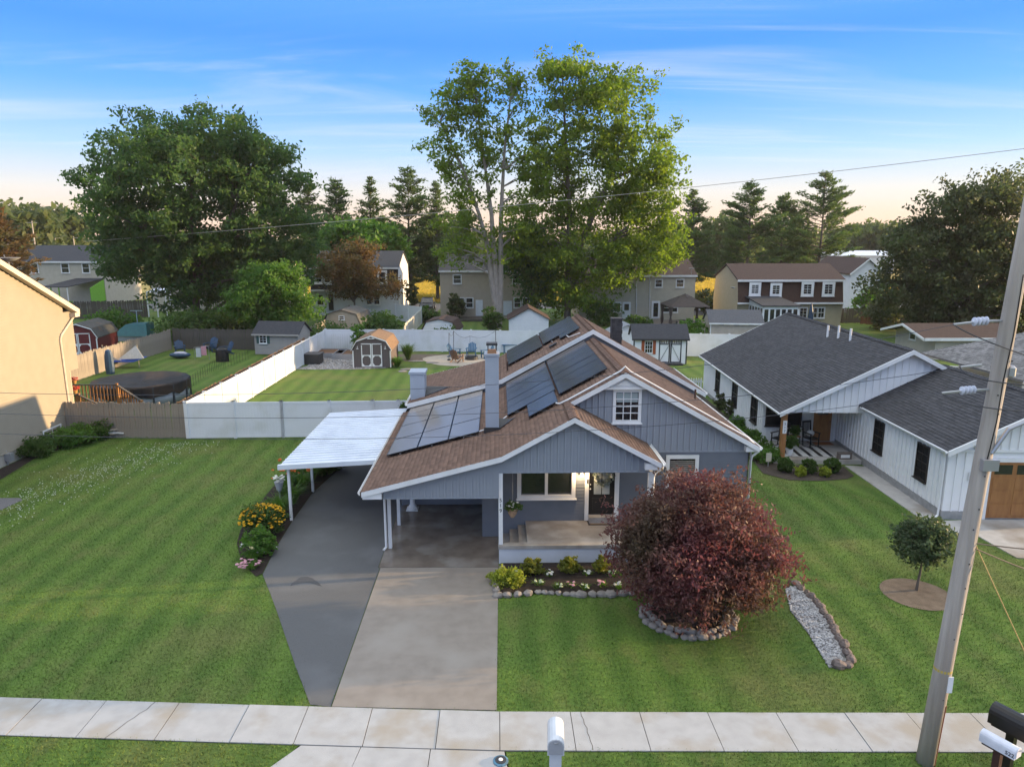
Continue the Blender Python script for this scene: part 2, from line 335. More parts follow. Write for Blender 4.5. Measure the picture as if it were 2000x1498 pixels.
sheet('gravel_base', grav, .012, M('gravel_soil', (.25, .24, .23), (.16, .15, .14), 20, .95))
# 517 path, drive and bed
walk = [G(1650, 910), G(1705, 913), G(1842, 1018), G(1905, 1016), G(2060, 1016), G(2060, 1098), G(1985, 1090), G(1905, 1045), G(1832, 1038)]
sheet('garden_path', walk, .03, CONC, th=.1)
bedR = [G(1462, 890), G(1490, 925), G(1540, 938), G(1600, 940), G(1655, 936), G(1668, 930), G(1648, 912), (12.9, 30.3), (13.2, 45), (12.2, 45), (11.4, 33)]
sheet('mulch_bed', bedR, .022, M('grey_mulch', (.075, .058, .046), (.045, .035, .028), 14, .95, .8, 50))
bedW = [G(0, 925), G(0, 938), G(70, 895), G(160, 862), G(200, 850), (-19.4, 35.3), (-21.9, 35.6), (-22.0, 31), (-22.0, 25), (-21.2, 25)]
sheet('mulch_bed', bedW, .022, MULCH)
sheet('left_drive', [G(-60, 992), G(0, 973), G(38, 973), G(45, 977), G(0, 997), G(-60, 1020)], .016, ASPH2)
# yard surfaces behind
gy = [G(598, 716), G(640, 690), (-15.3, 62.9), (-8.9, 62.4), (-8.5, 55.4), G(758, 719), G(690, 722), G(570, 722)]
sheet('gravel_yard', gy, .012, M('pale_gravel', (.34, .31, .28), (.22, .20, .18), 22, .95, .6, 60))
pit = G(905, 703)
sheet('fire_pit_patio', [(pit[0]+3.4*math.cos(a)*(1+.08*math.sin(3*a)), pit[1]+3.0*math.sin(a)) for a in [k*math.pi/12 for k in range(24)]], .014, M('sand', (.42, .36, .29), (.34, .29, .23), 3, .95, .4, 40))
sheet('bare_border', [G(775, 692), G(950, 692), G(930, 700), G(790, 706)], .010, M('soil', (.16, .12, .09), (.11, .085, .06), 3, .95))
# ------------------------------------------------------------ grass
def inside(p, poly):
    x, y = p[:, 0], p[:, 1]; r = np.zeros(len(p), bool); n = len(poly)
    for i in range(n):
        (x0, y0), (x1, y1) = poly[i][:2], poly[(i+1) % n][:2]
        c = ((y0 > y) != (y1 > y)) & (x < (x1-x0)*(y-y0)/(y1-y0+1e-12)+x0); r ^= c
    return r
HARD = [drv, asp, bedL, bedF, bedM, bedT, grav, walk, bedR, bedW, [(-4.3, 20.4), (9, 20.5), (8.6, 37), (-4.3, 37)],
        [(12.4, 30), (16.1, 23.9), (30, 22), (30, 50), (13.5, 48)], [(-40, 20), (-22, 20), (-22, 40), (-40, 40)],
        [(a, yb(a)-.03) for a in (-25, -11, -4.3, .05, 10.2, 25)]+[(a, yb(a)-1.17) for a in (25, 10.2, .05, -4.3, -11, -25)],
        [(-5.2, 10.4), (.3, 10.4), (.13, 12.4), (-4.0, 12.7)], [G(-60, 992), G(0, 973), G(38, 973), G(45, 977), G(0, 997), G(-60, 1020)]]
def scatter(n, x0, x1, y0, y1, p=1.):
    u = rng.random(n)**p; q = np.stack([x0+(x1-x0)*rng.random(n), y0+(y1-y0)*u], 1); k = np.ones(n, bool)
    j = q+rng.normal(size=q.shape)*.035
    for h in HARD: k &= ~inside(j, h)
    return q[k]
def blades(pts, h0, h1, wd, name, m):
    n = len(pts); a = rng.random(n)*2*math.pi; h = h0+(h1-h0)*rng.random(n); ln = rng.normal(0, .45, (n, 2))*h[:, None]
    v = np.zeros((n, 3, 3), np.float32); dx, dy = np.cos(a)*wd/2, np.sin(a)*wd/2
    v[:, 0, 0] = pts[:, 0]-dx; v[:, 0, 1] = pts[:, 1]-dy; v[:, 1, 0] = pts[:, 0]+dx; v[:, 1, 1] = pts[:, 1]+dy
    v[:, 2, :2] = pts+ln; v[:, 2, 2] = h; v[:, :2, 2] = -.004
    return npmesh(name, v.reshape(-1, 3), np.arange(3*n).reshape(-1, 3), m, kind='stuff')
q = np.concatenate([scatter(430000, -24, 20, 11, 36, 1.5)])
o = blades(q, .03, .065, .016, 'grass', BLADE); o['label'] = 'mown green lawn grass round the houses and pavement'; o['category'] = 'grass'
# clover heads on the left lawn
cq = scatter(3400, -22, -13.0, 21, 34.5)
d = np.abs((cq[:, 0]+22)*.0+(cq[:, 0]+20.2)-(cq[:, 1]-21)*.34); cq = cq[rng.random(len(cq)) < np.exp(-(d/1.5)**2)]
bb = MB()
for x, y in cq: r = random.uniform(.012, .024); bb.ext([(x-r, y, .05), (x, y-r, .05), (x+r, y, .05), (x, y+r, .05)], (0, 0, .03))
o = bb.build('clover', M('clover_white', (.50, .54, .40), isl=.2), kind='stuff'); o['label'] = 'white clover heads scattered in the left lawn'; o['category'] = 'clover'

n_ = 90000; fq = np.stack([rng.uniform(-40, 80, n_), 113+82*rng.random(n_)**1.3], 1)
STRAW = LEAF('straw_grass', (.42, .30, .06), (.52, .38, .09), .45, (.34, .27, .06))
o = blades(fq, .25, .5, .30, 'field_grass', STRAW); o['label'] = 'sunlit dry straw coloured grass of the field behind the houses'; o['category'] = 'grass'
# ------------------------------------------------------------ building helpers
def shingles(root, poly, f, ax, m, course=.15, tab=.30, lift=.012, name='shingles'):
    """poly in (x,y); f(x,y)->z of a plane; ax 'x' = slope runs along x, 'y' = along y. every tab its own loose piece"""
    k = 0 if ax == 'x' else 1
    P0 = [(p[k], p[1-k]) for p in poly]
    lo, hi = min(p[0] for p in P0), max(p[0] for p in P0)
    s = f(1, 0)-f(0, 0) if k == 0 else f(0, 1)-f(0, 0)
    st = course/math.sqrt(1+s*s); up = s > 0
    v = []; n = int((hi-lo)/st)+1
    for i in range(n):
        a = lo+i*st if up else hi-i*st; b = a+st*1.04 if up else a-st*1.04; mid = (a+b)/2
        xs = []
        for (u0, w0), (u1, w1) in zip(P0, P0[1:]+P0[:1]):
            if (u0 > mid) != (u1 > mid): xs.append(w0+(w1-w0)*(mid-u0)/(u1-u0))
        xs.sort()
        b = min(b, hi) if up else max(b, lo)
        for w0, w1 in zip(xs[::2], xs[1::2]):
            w = w0-random.uniform(0, tab)
            while w < w1:
                e = w+tab*random.choice((.7, .85, 1, 1.2)); c, d = max(w, w0), min(e-.006, w1); w = e
                if d-c < .02: continue
                L_ = lift*random.uniform(.7, 1.5)
                pt = lambda u, ww, h: ((u, ww, f(u, ww)+h) if k == 0 else (ww, u, f(ww, u)+h))
                v += [pt(a, c, L_), pt(a, d, L_), pt(b, d, .002), pt(b, c, .002), pt(a, c, -.006), pt(a, d, -.006)]
    v = np.array(v); q = len(v)//6; base = np.arange(q)[:, None]*6
    fc = np.concatenate([base+np.array([0, 1, 2, 3]), base+np.array([0, 1, 5, 4])])
    return npmesh(name, v, fc, m, root, 'stuff')
def slab(root, name, poly, f, th, m): return MB().ext([(x, y, f(x, y)-th) for x, y in poly], (0, 0, th-.004)).build(name, m, root)
class W:      # a wall face: u along it, d outwards, z up
    def __init__(s, x, y, ang): s.o = (x, y); s.c, s.s = math.cos(ang), math.sin(ang)     # ang = direction of u; outwards = u turned -90 deg
    def p(s, u, d, z): return (s.o[0]+s.c*u+s.s*d, s.o[1]+s.s*u-s.c*d, z)
    def box(s, b, u0, u1, d0, d1, z0, z1):
        b.ext([s.p(u0, d0, z0), s.p(u1, d0, z0), s.p(u1, d1, z0), s.p(u0, d1, z0)], (0, 0, z1-z0)); return b
def window(root, w, u0, u1, z0, z1, cols=1, rows=2, trim=.09, fm=None, gm=None, dep=.05, name='window', sill=True, split=True, mun=.025):
    """white casing, sash rails and separate panes; double-hung when split"""
    fm = fm or WHITE; gm = gm or GL; b = MB()
    w.box(b, u0, u1, 0, dep, z1-trim, z1); w.box(b, u0, u1, 0, dep, z0, z0+trim)
    w.box(b, u0, u0+trim, 0, dep, z0+trim, z1-trim); w.box(b, u1-trim, u1, 0, dep, z0+trim, z1-trim)
    if sill: w.box(b, u0-.04, u1+.04, 0, dep+.05, z0-.04, z0)
    a, c, lo, hi = u0+trim, u1-trim, z0+trim, z1-trim
    for i in range(1, cols): x = a+(c-a)*i/cols; w.box(b, x-mun/2, x+mun/2, .006, dep*.7, lo, hi)
    for j in range(1, rows):
        z = lo+(hi-lo)*j/rows; k = mun*(1.8 if split and j*2 == rows else 1)/2; w.box(b, a, c, .008, dep*.75, z-k, z+k)
    f = b.build(name, fm, root)
    for i in range(cols):
        for j in range(rows):
            g = MB(); x0, x1 = a+(c-a)*i/cols+mun/2, a+(c-a)*(i+1)/cols-mun/2; y0, y1 = lo+(hi-lo)*j/rows+mun*.6, lo+(hi-lo)*(j+1)/rows-mun*.6
            w.box(g, x0-.02, x1+.02, 0, .012, y0-.02, y1+.02); g.build('pane', gm, f)
    return f
def lap(b, w, u0, u1, z0, z1, course=.115, th=.022, top=None):
    """overlapping boards; top(u0,u1 ends) may cut them under a slope: top(z)->(ua,ub)"""
    z = z0
    while z < z1-.01:
        e = min(z+course, z1); a, c = (u0, u1) if top is None else top(e)
        if c-a > .02:
            n = len(b.v); b.v += [w.p(a, th, z), w.p(c, th, z), w.p(c, .002, e), w.p(a, .002, e), w.p(a, 0, z), w.p(c, 0, z)]
            b.f += [(n, n+1, n+2, n+3), (n+4, n+5, n+1, n)]
        z = e
def battens(root, w, us, zb, zt, m, wd=.05, d=.045, d0=0., skip=()):
    for u in us:                      # skip: openings (u0, u1, z0, z1) where the batten stops
        run = [(zb(u), zt(u))]
        for u0, u1, z0, z1 in skip:
            if u0-.03 < u < u1+.03: run = [q for a, c in run for q in ((a, min(c, z0)), (max(a, z1), c))]
        for a, c in run:
            if c-a > .06: MB_ = MB(); w.box(MB_, u-wd/2, u+wd/2, d0, d0+d, a, c); MB_.build('batten', m, root)
def arange(a, b, s): return [a+i*s for i in range(int((b-a)/s)+1)]
def rake(root, pts, y0, y1, h, m=None, up=0., name='fascia'):
    b = MB()
    for p, q in zip(pts, pts[1:]):
        b.ext([(p[0], y0, p[1]-h+up), (q[0], y0, q[1]-h+up), (q[0], y0, q[1]+up), (p[0], y0, p[1]+up)], (0, y1-y0, 0))
    return b.build(name, m or WHITE, root)
def pl(pts, x):
    for (a, p), (b, q) in zip(pts, pts[1:]):
        if a <= x <= b: return p+(q-p)*(x-a)/(b-a)
    return pts[0][1] if x < pts[0][0] else pts[-1][1]

# ------------------------------------------------------------ grey-blue house with the solar panels
R0 = thing('house', 'blue grey gabled house with brown roof and many solar panels', 'house', (2, 26, 0))
prof = [(-4.16, 2.46), (.1, 3.56), (2.28, 4.76), (4.94, 3.32)]
S1, S2, S3, S4 = (3.56-2.46)/4.26, (5.76-3.56)/4.01, (5.76-3.25)/4.49, (4.76-3.32)/2.66
f1 = lambda x, y: 2.46+S1*(x+4.16); f2 = lambda x, y: 3.56+S2*(x-.1); f3 = lambda x, y: 5.76-S3*(x-4.11); f4 = lambda x, y: 4.76-S4*(x-2.28)
f5 = lambda x, y: f1(x, y)+.37; f6 = lambda x, y: f2(x, y)+.37; f7 = lambda x, y: f3(x, y)+.37
planes = [(f1, [(-4.2, 20.45), (.1, 20.45), (.1, 30.52), (-4.2, 30.52)]), (f2, [(.1, 20.45), (2.28, 20.45), (2.28, 22.35), (4.11, 22.35), (4.11, 30.52), (.1, 30.52)]),
          (f3, [(4.11, 22.35), (8.62, 22.35), (8.62, 30.52), (4.11, 30.52)]), (f4, [(2.28, 20.45), (4.96, 20.45), (4.96, 22.68), (2.28, 22.68)]),
          (f5, [(-4.0, 30.42), (.1, 30.42), (.1, 36.65), (-4.0, 36.65)]), (f6, [(.1, 30.42), (4.11, 30.42), (4.11, 36.65), (.1, 36.65)]), (f7, [(4.11, 30.42), (9.15, 30.42), (9.15, 36.65), (4.11, 36.65)])]
for i, (f, p) in enumerate(planes):
    rf = slab(R0, 'roof', p, f, .10, ROOFB); shingles(rf, p, f, 'x', SHB)
def caps(root, m, pts, s=.22, wd=.16, dz=-.075):     # overlapping ridge caps
    b = MB(); p, q = Vector(pts[0]), Vector(pts[1]); n = int((q-p).length/s); d = (q-p).normalized(); sd_ = d.cross(Vector((0, 0, 1)))
    for i in range(n):
        a = p+d*s*i; c = a+d*s*1.1
        for k in (-1, 1): b.poly([a+Vector((0, 0, .032)), a+sd_*wd*k+Vector((0, 0, dz+.032)), c+sd_*wd*k+Vector((0, 0, dz+.014)), c+Vector((0, 0, .014))])
        b.poly([a+Vector((0, 0, .032)), a+sd_*wd+Vector((0, 0, dz+.032)), a+Vector((0, 0, -.02)), a-sd_*wd+Vector((0, 0, dz+.032))])
    return b.build('ridge_cap', m, root, kind='stuff')
caps(R0, SHB, [(4.11, 22.35, 5.77), (4.11, 30.5, 5.77)]); caps(R0, SHB, [(4.11, 30.42, 6.14), (4.11, 36.65, 6.14)]); caps(R0, SHB, [(2.28, 20.45, 4.77), (2.28, 22.7, 4.77)])
# walls
wf = W(-.56, 22.66, 0)
b = MB(); b.box(-.56, 8.36, 22.68, 36.4, .0, 3.2); b.box(-3.6, -.5, 25.7, 36.4, 0, 2.6)
b.ext([(-.3, 22.68, 3.1), (8.2, 22.68, 3.1), (4.11, 22.68, 5.55), (.0, 22.68, 3.35)], (0, 7.8, 0))
b.ext([(-3.5, 30.5, 2.5), (8.7, 30.5, 2.5), (8.7, 30.5, 3.35), (4.11, 30.5, 5.9), (.1, 30.5, 3.7), (-3.5, 30.5, 2.75)], (0, 5.9, 0))
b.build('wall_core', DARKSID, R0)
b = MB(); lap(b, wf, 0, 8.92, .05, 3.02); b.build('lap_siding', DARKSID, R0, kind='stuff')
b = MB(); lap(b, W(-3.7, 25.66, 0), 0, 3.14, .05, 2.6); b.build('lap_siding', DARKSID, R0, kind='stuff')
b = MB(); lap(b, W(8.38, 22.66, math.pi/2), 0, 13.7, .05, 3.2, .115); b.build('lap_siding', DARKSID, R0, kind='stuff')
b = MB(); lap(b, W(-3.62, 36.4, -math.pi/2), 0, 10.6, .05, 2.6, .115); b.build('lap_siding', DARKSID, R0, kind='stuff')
# front gable: board and batten
pg = [(x, z-.11) for x, z in prof]
b = MB(); b.ext([(-3.55, 20.72, 2.17), (.0, 20.72, 2.17), (.0, 20.72, 2.98), (4.62, 20.72, 2.98), (4.62, 20.72, pl(pg, 4.62)), (2.28, 20.72, 4.65), (.1, 20.72, 3.45), (-3.55, 20.72, pl(pg, -3.55))], (0, .12, 0))
b.build('gable_wall', BLUEGREY, R0)
wg = W(0, 20.72, 0)
battens(R0, wg, arange(-3.5, 4.6, .205), lambda x: 2.17 if x < 0 else 2.98, lambda x: pl(pg, x)-.02, BLUEGREY)
b = MB(); b.box(-3.56, .0, 20.69, 20.72, 2.15, 2.2); b.box(.0, 4.64, 20.69, 20.72, 2.96, 3.0); b.build('drip_trim', BLUEGREY, R0)
# soffits and headers
MB().box(.02, 4.62, 20.85, 22.62, 3.0, 3.04).build('porch_ceiling', WHITE, R0); MB().box(-3.55, .0, 20.85, 25.7, 2.42, 2.46).build('carport_ceiling', WHITE, R0)
rake(R0, prof, 20.44, 20.49, .16)
MB().box(-4.14, -3.56, 20.5, 20.66, 2.22, 2.42).build('eave_return', WHITE, R0); MB().box(4.45, 4.9, 20.5, 20.66, 3.1, 3.3).build('eave_return', WHITE, R0)
# upper gable
pu = [(-.4, 3.29), (.1, 3.56), (4.11, 5.76), (8.62, 3.24)]
b = MB(); b.ext([(2.3, 22.655, 4.6), (5.2, 22.655, 3.02), (8.36, 22.655, 3.02), (8.36, 22.655, pl(pu, 8.36)-.1), (4.11, 22.655, 5.65), (2.4, 22.655, pl(pu, 2.4)-.1)], (0, .02, 0))
b.build('gable_wall', BLUEGREY, R0); wu = W(0, 22.65, 0)
ztop = lambda x: min(pl(pu, x)-.12, 5.22 if 3.5 < x < 4.75 else 9)
battens(R0, wu, arange(2.5, 8.3, .205), lambda x: max(3.04, 4.76-S4*(x-2.28)+.02), ztop, BLUEGREY, skip=[(3.72, 4.74, 3.96, 5.16)])
b = MB(); b.box(4.0, 8.38, 22.62, 22.655, 3.0, 3.05); b.build('drip_trim', BLUEGREY, R0)
rake(R0, [(2.32, pl(pu, 2.32)), (4.11, 5.76), (8.62, 3.24)], 22.34, 22.39, .17)
b = MB(); b.ext([(3.48, 22.5, 5.22), (4.74, 22.5, 5.22), (4.11, 22.5, 5.58)], (0, .15, 0)); b.ext([(3.3, 22.44, 5.18), (4.92, 22.44, 5.18), (4.92, 22.44, 5.27), (3.3, 22.44, 5.27)], (0, .2, 0))
b.ext([(3.8, 22.46, 5.3), (4.42, 22.46, 5.3), (4.11, 22.46, 5.49)], (0, .05, 0)); b.build('gable_pediment', WHITE, R0)
b = MB(); b.box(8.2, 8.58, 22.42, 22.64, 3.06, 3.24); b.build('eave_return', WHITE, R0)
# trim where the rear roof steps up
rake(R0, [(-4.0, f5(-4.0, 0)), (.1, f5(.1, 0)), (4.11, 6.13), (9.15, f7(9.15, 0))], 30.38, 30.42, .2, up=.0)
rake(R0, [(-4.0, f5(-4.0, 0)), (.1, f5(.1, 0)), (4.11, 6.13), (9.15, f7(9.15, 0))], 36.65, 36.7, .16)
# gutters and downspouts
def gutter(root, p, q, m=None): 
    b = MB(); d = Vector(q)-Vector(p); nrm = Vector((d.y, -d.x, 0)).normalized()
    prf = [(0, 0), (.02, -.09), (.09, -.1), (.13, -.03), (.13, .0), (.115, .0), (.1, -.05), (.03, -.06), (.015, 0)]
    b.ext([Vector(p)+nrm*-u+Vector((0, 0, z)) for u, z in prf], d); return b.build('gutter', m or WHITE, root)
gutter(R0, (-4.14, 20.46, 2.46), (-4.14, 30.38, 2.46)); gutter(R0, (-3.98, 30.44, 2.86), (-3.98, 36.6, 2.86))
gutter(R0, (8.6, 30.4, 3.22), (8.6, 22.36, 3.22)); gutter(R0, (9.13, 36.6, 3.3), (9.13, 30.44, 3.3)); gutter(R0, (4.95, 22.6, 3.31), (4.95, 20.46, 3.31))
def downspout(root, pts, m=None, r=.042): return MB().tube(pts, r, 6).build('downspout', m or WHITE, root)
downspout(R0, [(5.02, 20.62, 3.22), (5.0, 20.64, 3.1), (4.8, 20.68, 2.95), (4.76, 20.7, 2.8), (4.76, 20.7, .7)])
downspout(R0, [(8.66, 22.5, 3.15), (8.64, 22.5, 3.05), (8.46, 22.58, 2.85), (8.44, 22.6, 2.7), (8.44, 22.6, .1)])
downspout(R0, [(-4.15, 20.8, 2.36), (-3.8, 21.4, 2.1), (-3.68, 21.7, 2.0), (-3.68, 21.72, .12), (-3.75, 21.6, .06)])
MB().tube([(8.42, 22.56, 3.0), (8.42, 22.56, .1)], .03, 6).build('service_conduit', METAL, R0)
# posts
for x, y, z0, z1 in ((-3.56, 21.85, .02, 2.42), (-3.54, 23.77, .02, 2.42)): MB().ob((x, y, (z0+z1)/2), (.11, .11, z1-z0)).build('post', WHITE, R0)
ps = MB().ob((.06, 20.78, 1.8), (.13, .13, 2.36)); ps = ps.build('post', WHITE, R0, 'white porch post with house number')
MB().ob((4.68, 20.78, 1.8), (.13, .13, 2.36)).build('post', WHITE, R0)
def text(root, s, loc, size, m, rx=math.pi/2, rz=0, name='house_number', ls=1.0, th=.004):
    c = bpy.data.curves.new(name, 'FONT'); c.body = s; c.size = size; c.align_x = 'CENTER'; c.align_y = 'CENTER'; c.extrude = th; c.space_line = ls
    t = bpy.data.objects.new(name, c); COL.objects.link(t); t.rotation_euler = (rx, 0, rz)
    bpy.context.view_layer.update(); me = bpy.data.meshes.new_from_object(t.evaluated_get(bpy.context.evaluated_depsgraph_get()))
    COL.objects.unlink(t); bpy.data.objects.remove(t); me.materials.clear(); me.materials.append(m)
    o = obj(name, me, root); p = root; off = Vector((0, 0, 0))
    while p is not None: off += p.location; p = p.parent
    o.location = Vector(loc)-off; o.rotation_euler = (rx, 0, rz); return o
for i, ch in enumerate('519'): text(ps, ch, (.06, 20.71, 2.08-.17*i), .17, CHAR)
# porch floor, steps and kerb
PORCH = M('porch_concrete', (.33, .30, .265), (.24, .215, .185), 2.5, .3, .1, 60, c=(.42, .40, .37), cscale=1.1)
MB().box(.9, 4.98, 20.86, 22.66, 0, .6).build('porch_floor', PORCH, R0)
b = MB(); b.box(.0, 4.98, 20.68, 20.86, 0, .5); b.build('porch_wall', M('porch_paint', (.58, .60, .64), (.52, .54, .58), 2, .6), R0)
MB().box(-.02, 5.0, 20.64, 20.9, .5, .61).build('porch_coping', PORCH, R0)
for i, (a, c, z) in enumerate(((.08, .36, .17), (.36, .64, .32), (.64, .9, .47))): MB().box(a, c, 20.9, 22.62, 0, z).build('step', PORCH, R0)
# porch window, door, lamp
window(R0, W(0, 22.645, 0), .62, 2.58, 1.41, 2.6, 2, 1, .13, dep=.07, mun=.1)
w2 = W(0, 22.645, 0); b = MB(); w2.box(b, 2.9, 3.03, 0, .06, .62, 2.85); w2.box(b, 3.9, 4.05, 0, .06, .62, 2.85); b.build('door_frame', WHITE, R0)
dr = w2.box(MB(), 3.03, 3.9, 0, .03, .84, 2.85).build('door', BLACK, R0, 'black front door with frosted panes')
for a, c in ((3.2, 3.45), (3.48, 3.73)): w2.box(MB(), a, c, .03, .036, 1.55, 2.3).build('pane', M('frosted_glass', (.36, .40, .40), rough=.3), dr)
b = MB(); w2.box(b, 3.16, 3.77, .03, .042, .98, 1.42); b.build('panel', M('door_panel', (.02, .019, .02), rough=.4), dr)
MB().blob(w2.p(3.08, .07, 1.75), (.03, .03, .03), 8, 5, 0).build('handle', METAL, dr); MB().blob(w2.p(3.08, .06, 1.9), (.025, .02, .025), 8, 5, 0).build('lock', METAL, dr)
w2.box(MB(), 2.96, 3.0, .06, .08, 1.95, 2.1).build('doorbell', BLACK, R0)
w2.box(MB(), 3.03, 3.9, -.02, .3, .6, .82).build('door_step', PORCH, R0)
lp = MB(); lp.lathe(w2.p(2.77, .12, 2.22), [(.03, 0), (.07, .02), (.06, .14), (.03, .2)], 10); lp = lp.build('wall_lamp', METAL, R0)
MB().blob(w2.p(2.77, .17, 2.27), (.05, .04, .055), 8, 5, 0).build('bulb', EMIT('lamp_glow', (1, .72, .4), 9), lp)
pt = bpy.data.lights.new('porch_lamp_light', 'POINT'); pt.energy = 9; pt.color = (1, .7, .4); pt.shadow_soft_size = .05
po = bpy.data.objects.new('porch_lamp_light', pt); COL.objects.link(po); po.location = w2.p(2.77, .28, 2.24)
# other windows
wn = window(R0, wu, 3.76, 4.70, 4.02, 5.16, 3, 4, .1, dep=.06)
w2.box(MB(), 3.88, 4.58, .012, .016, 4.72, 5.04).build('blind', M('blind', (.34, .40, .40), st=(1, 1, 30)), wn)
wn = window(R0, w2, 5.6, 6.7, 1.05, 2.9, 1, 2, .12, dep=.06)
for i in range(9): w2.box(MB(), 5.74, 6.56, .012, .02, 2.1+i*.07, 2.135+i*.07).build('blind_slat', M('slat', (.30, .27, .24)) if i == 0 else bpy.data.materials['slat'], wn)
for y in (25, 29): window(R0, W(8.4, y, math.pi/2), 0, 1.0, 1.2, 2.6, 1, 2)
# carport inner window line and column
# chimneys
CH = M('painted_chimney', (.36, .40, .46), (.32, .36, .42), 2, .6)
c = MB().box(-.44, .02, 23.62, 24.15, 3.0, 6.1).build('chimney', CH, R0, 'tall pale grey painted chimney stack')
MB().box(-.47, .05, 23.59, 24.18, 6.1, 6.17).build('crown', CH, c); MB().box(-.36, -.06, 23.7, 24.05, 6.17, 6.28).build('flue_tile', M('terracotta', (.36, .19, .10)), c)
b = MB(); b.box(-.4, -.02, 23.68, 24.08, 6.45, 6.52)
for x in (-.36, -.07):
    for y in (23.72, 24.03): b.box(x, x+.03, y, y+.03, 6.28, 6.45)
b.build('chimney_cap', CHAR, c)
b = MB(); b.ext([(.02, 23.6, f1(.02, 0)+.02), (.45, 24.2, f2(.45, 0)+.02), (.02, 24.2, f1(.02, 0)+.25)], (0, .02, 0)); b.box(-.5, .06, 23.57, 23.62, 3.38, 3.62); b.ext([(.03, 23.6, f1(0, 0)+.02), (.6, 24.1, f2(.6, 0)+.02), (.03, 24.15, f1(0, 0)+.02)], (0, 0, .02)); b.build('flashing', CHAR, c)
c = MB().box(-3.92, -3.28, 31.0, 31.9, .0, 4.08).build('chimney', CH, R0, 'broad pale grey chimney by the left eave')
MB().box(-3.97, -3.23, 30.95, 31.95, 4.08, 4.18).build('crown', CH, c)
MB().ext([(-3.28, 31.0, f5(-3.28, 0)+.02), (-2.3, 31.9, f5(-2.3, 0)+.02), (-3.28, 31.9, f5(-3.28, 0)+.3)], (0, .03, 0)).ext([(-3.28, 31.0, f5(-3.28, 0)+.02), (-2.2, 31.7, f5(-2.2, 0)+.02), (-3.28, 31.9, f5(-3.28, 0)+.02)], (0, 0, .02)).build('flashing', CHAR, c)
c = MB().box(5.02, 5.46, 31.0, 31.5, 5.0, 6.5).build('chimney', SHG, R0, 'dark shingle clad chimney on the right roof slope')
b = MB()
for i in range(9):
    for k in range(3):
        x0 = 5.0+k*.16+(.08 if i % 2 else 0)-.02; b.box(max(5.0, x0), min(5.48, x0+.15), 30.985-.004*(i % 2), 31.0, 5.1+i*.155, 5.1+i*.155+.15)
b.build('cladding_tile', SHG, c, kind='stuff'); MB().box(4.99, 5.49, 30.97, 31.53, 6.5, 6.54).build('crown', ROOFG, c)
# vents, conduits
for x, y, f, h in ((.42, 31.6, f6, .45), (8.0, 28.0, f3, .4), (3.2, 33.0, f6, .1)): MB().tube([(x, y, f(x, y)-.05), (x, y, f(x, y)+h)], .04, 8).build('vent_pipe', ROOFB, R0)
MB().ext([(2.3, 31.35, f6(2.3, 0)+.06), (2.62, 31.35, f6(2.62, 0)+.06), (2.62, 31.75, f6(2.62, 0)+.02), (2.3, 31.75, f6(2.3, 0)+.02)], (0, 0, .06)).build('roof_vent', CHAR, R0)
MB().tube([(1.9, 22.9, f2(1.9, 0)+.1), (2.0, 22.62, f2(2.0, 0)+.08), (2.25, 22.55, f2(2.25, 0)+.08), (3.95, 22.52, f2(3.95, 0)+.1), (4.11, 22.52, 5.93), (4.3, 22.52, f3(4.3, 0)+.1), (8.3, 22.6, f3(8.3, 0)+.08), (8.6, 22.6, 3.2)], .028, 6).build('conduit', WHITE, R0)
MB().tube([(-.66, 23.7, f1(-.66, 0)+.1), (-.44, 23.75, f1(-.44, 0)+.1)], .02, 6).build('conduit', WHITE, R0)
MB().tube([(.02, 24.3, f1(.02, 0)+.1), (.3, 24.6, f2(.3, 0)+.1)], .02, 6).build('conduit', WHITE, R0)
MB().tube([(3.1, 31.9, f6(3.1, 0)+.1), (3.15, 31.3, f6(3.15, 0)+.08), (3.6, 30.9, f6(3.6, 0)+.06)], .02, 6).build('conduit', WHITE, R0)
# solar panels
PV = bpy.data.materials.new('solar_glass'); PV.use_nodes = True
t = PV.node_tree; p = t.nodes['Principled BSDF']; p.inputs['Base Color'].default_value = (.010, .010, .012, 1); p.inputs['Roughness'].default_value = .2; p.inputs['IOR'].default_value = 1.7
p.inputs['Specular IOR Level'].default_value = 1.0; p.inputs['Specular Tint'].default_value = (1, .54, .28, 1); p.inputs['Coat Tint'].default_value = (1, .9, .78, 1); p.inputs['Coat Weight'].default_value = .0; p.inputs['Coat Roughness'].default_value = .08
n_ = t.nodes.new('ShaderNodeTexNoise'); n_.inputs['Scale'].default_value = .9; tc_ = t.nodes.new('ShaderNodeTexCoord'); t.links.new(tc_.outputs['Object'], n_.inputs[0])
bu = t.nodes.new('ShaderNodeBump'); bu.inputs['Strength'].default_value = .12; bu.inputs['Distance'].default_value = .05; t.links.new(n_.outputs[0], bu.inputs['Height']); t.links.new(bu.outputs[0], p.inputs['Normal'])
PV2 = PV.copy(); PV2.name = 'painted_sheen_solar_glass'; PV2.node_tree.nodes['Principled BSDF'].inputs['Base Color'].default_value = (.20, .186, .168, 1); p.inputs['Base Color'].default_value = (.034, .032, .030, 1)  # front array: pale base colour paints in the cream sky reflection
def module(f, x0, x1, y0, y1, up=.09):
    g = .012; x0 += g; x1 -= g; y0 += g; y1 -= g; r = random.uniform(-.004, .004)
    q = [(x0, y0), (x1, y0), (x1, y1), (x0, y1)]
    o = MB().ext([(x, y, f(x, y)+up+r) for x, y in q], (0, 0, .04)).build('solar_panel', BLACK, R0)
    e = .02; q = [(x0+e, y0+e), (x1-e, y0+e), (x1-e, y1-e), (x0+e, y1-e)]
    MB().ext([(x, y, f(x, y)+up+r+.036) for x, y in q], (0, 0, .008)).build('glass', PV2 if f is f1 else PV, o)
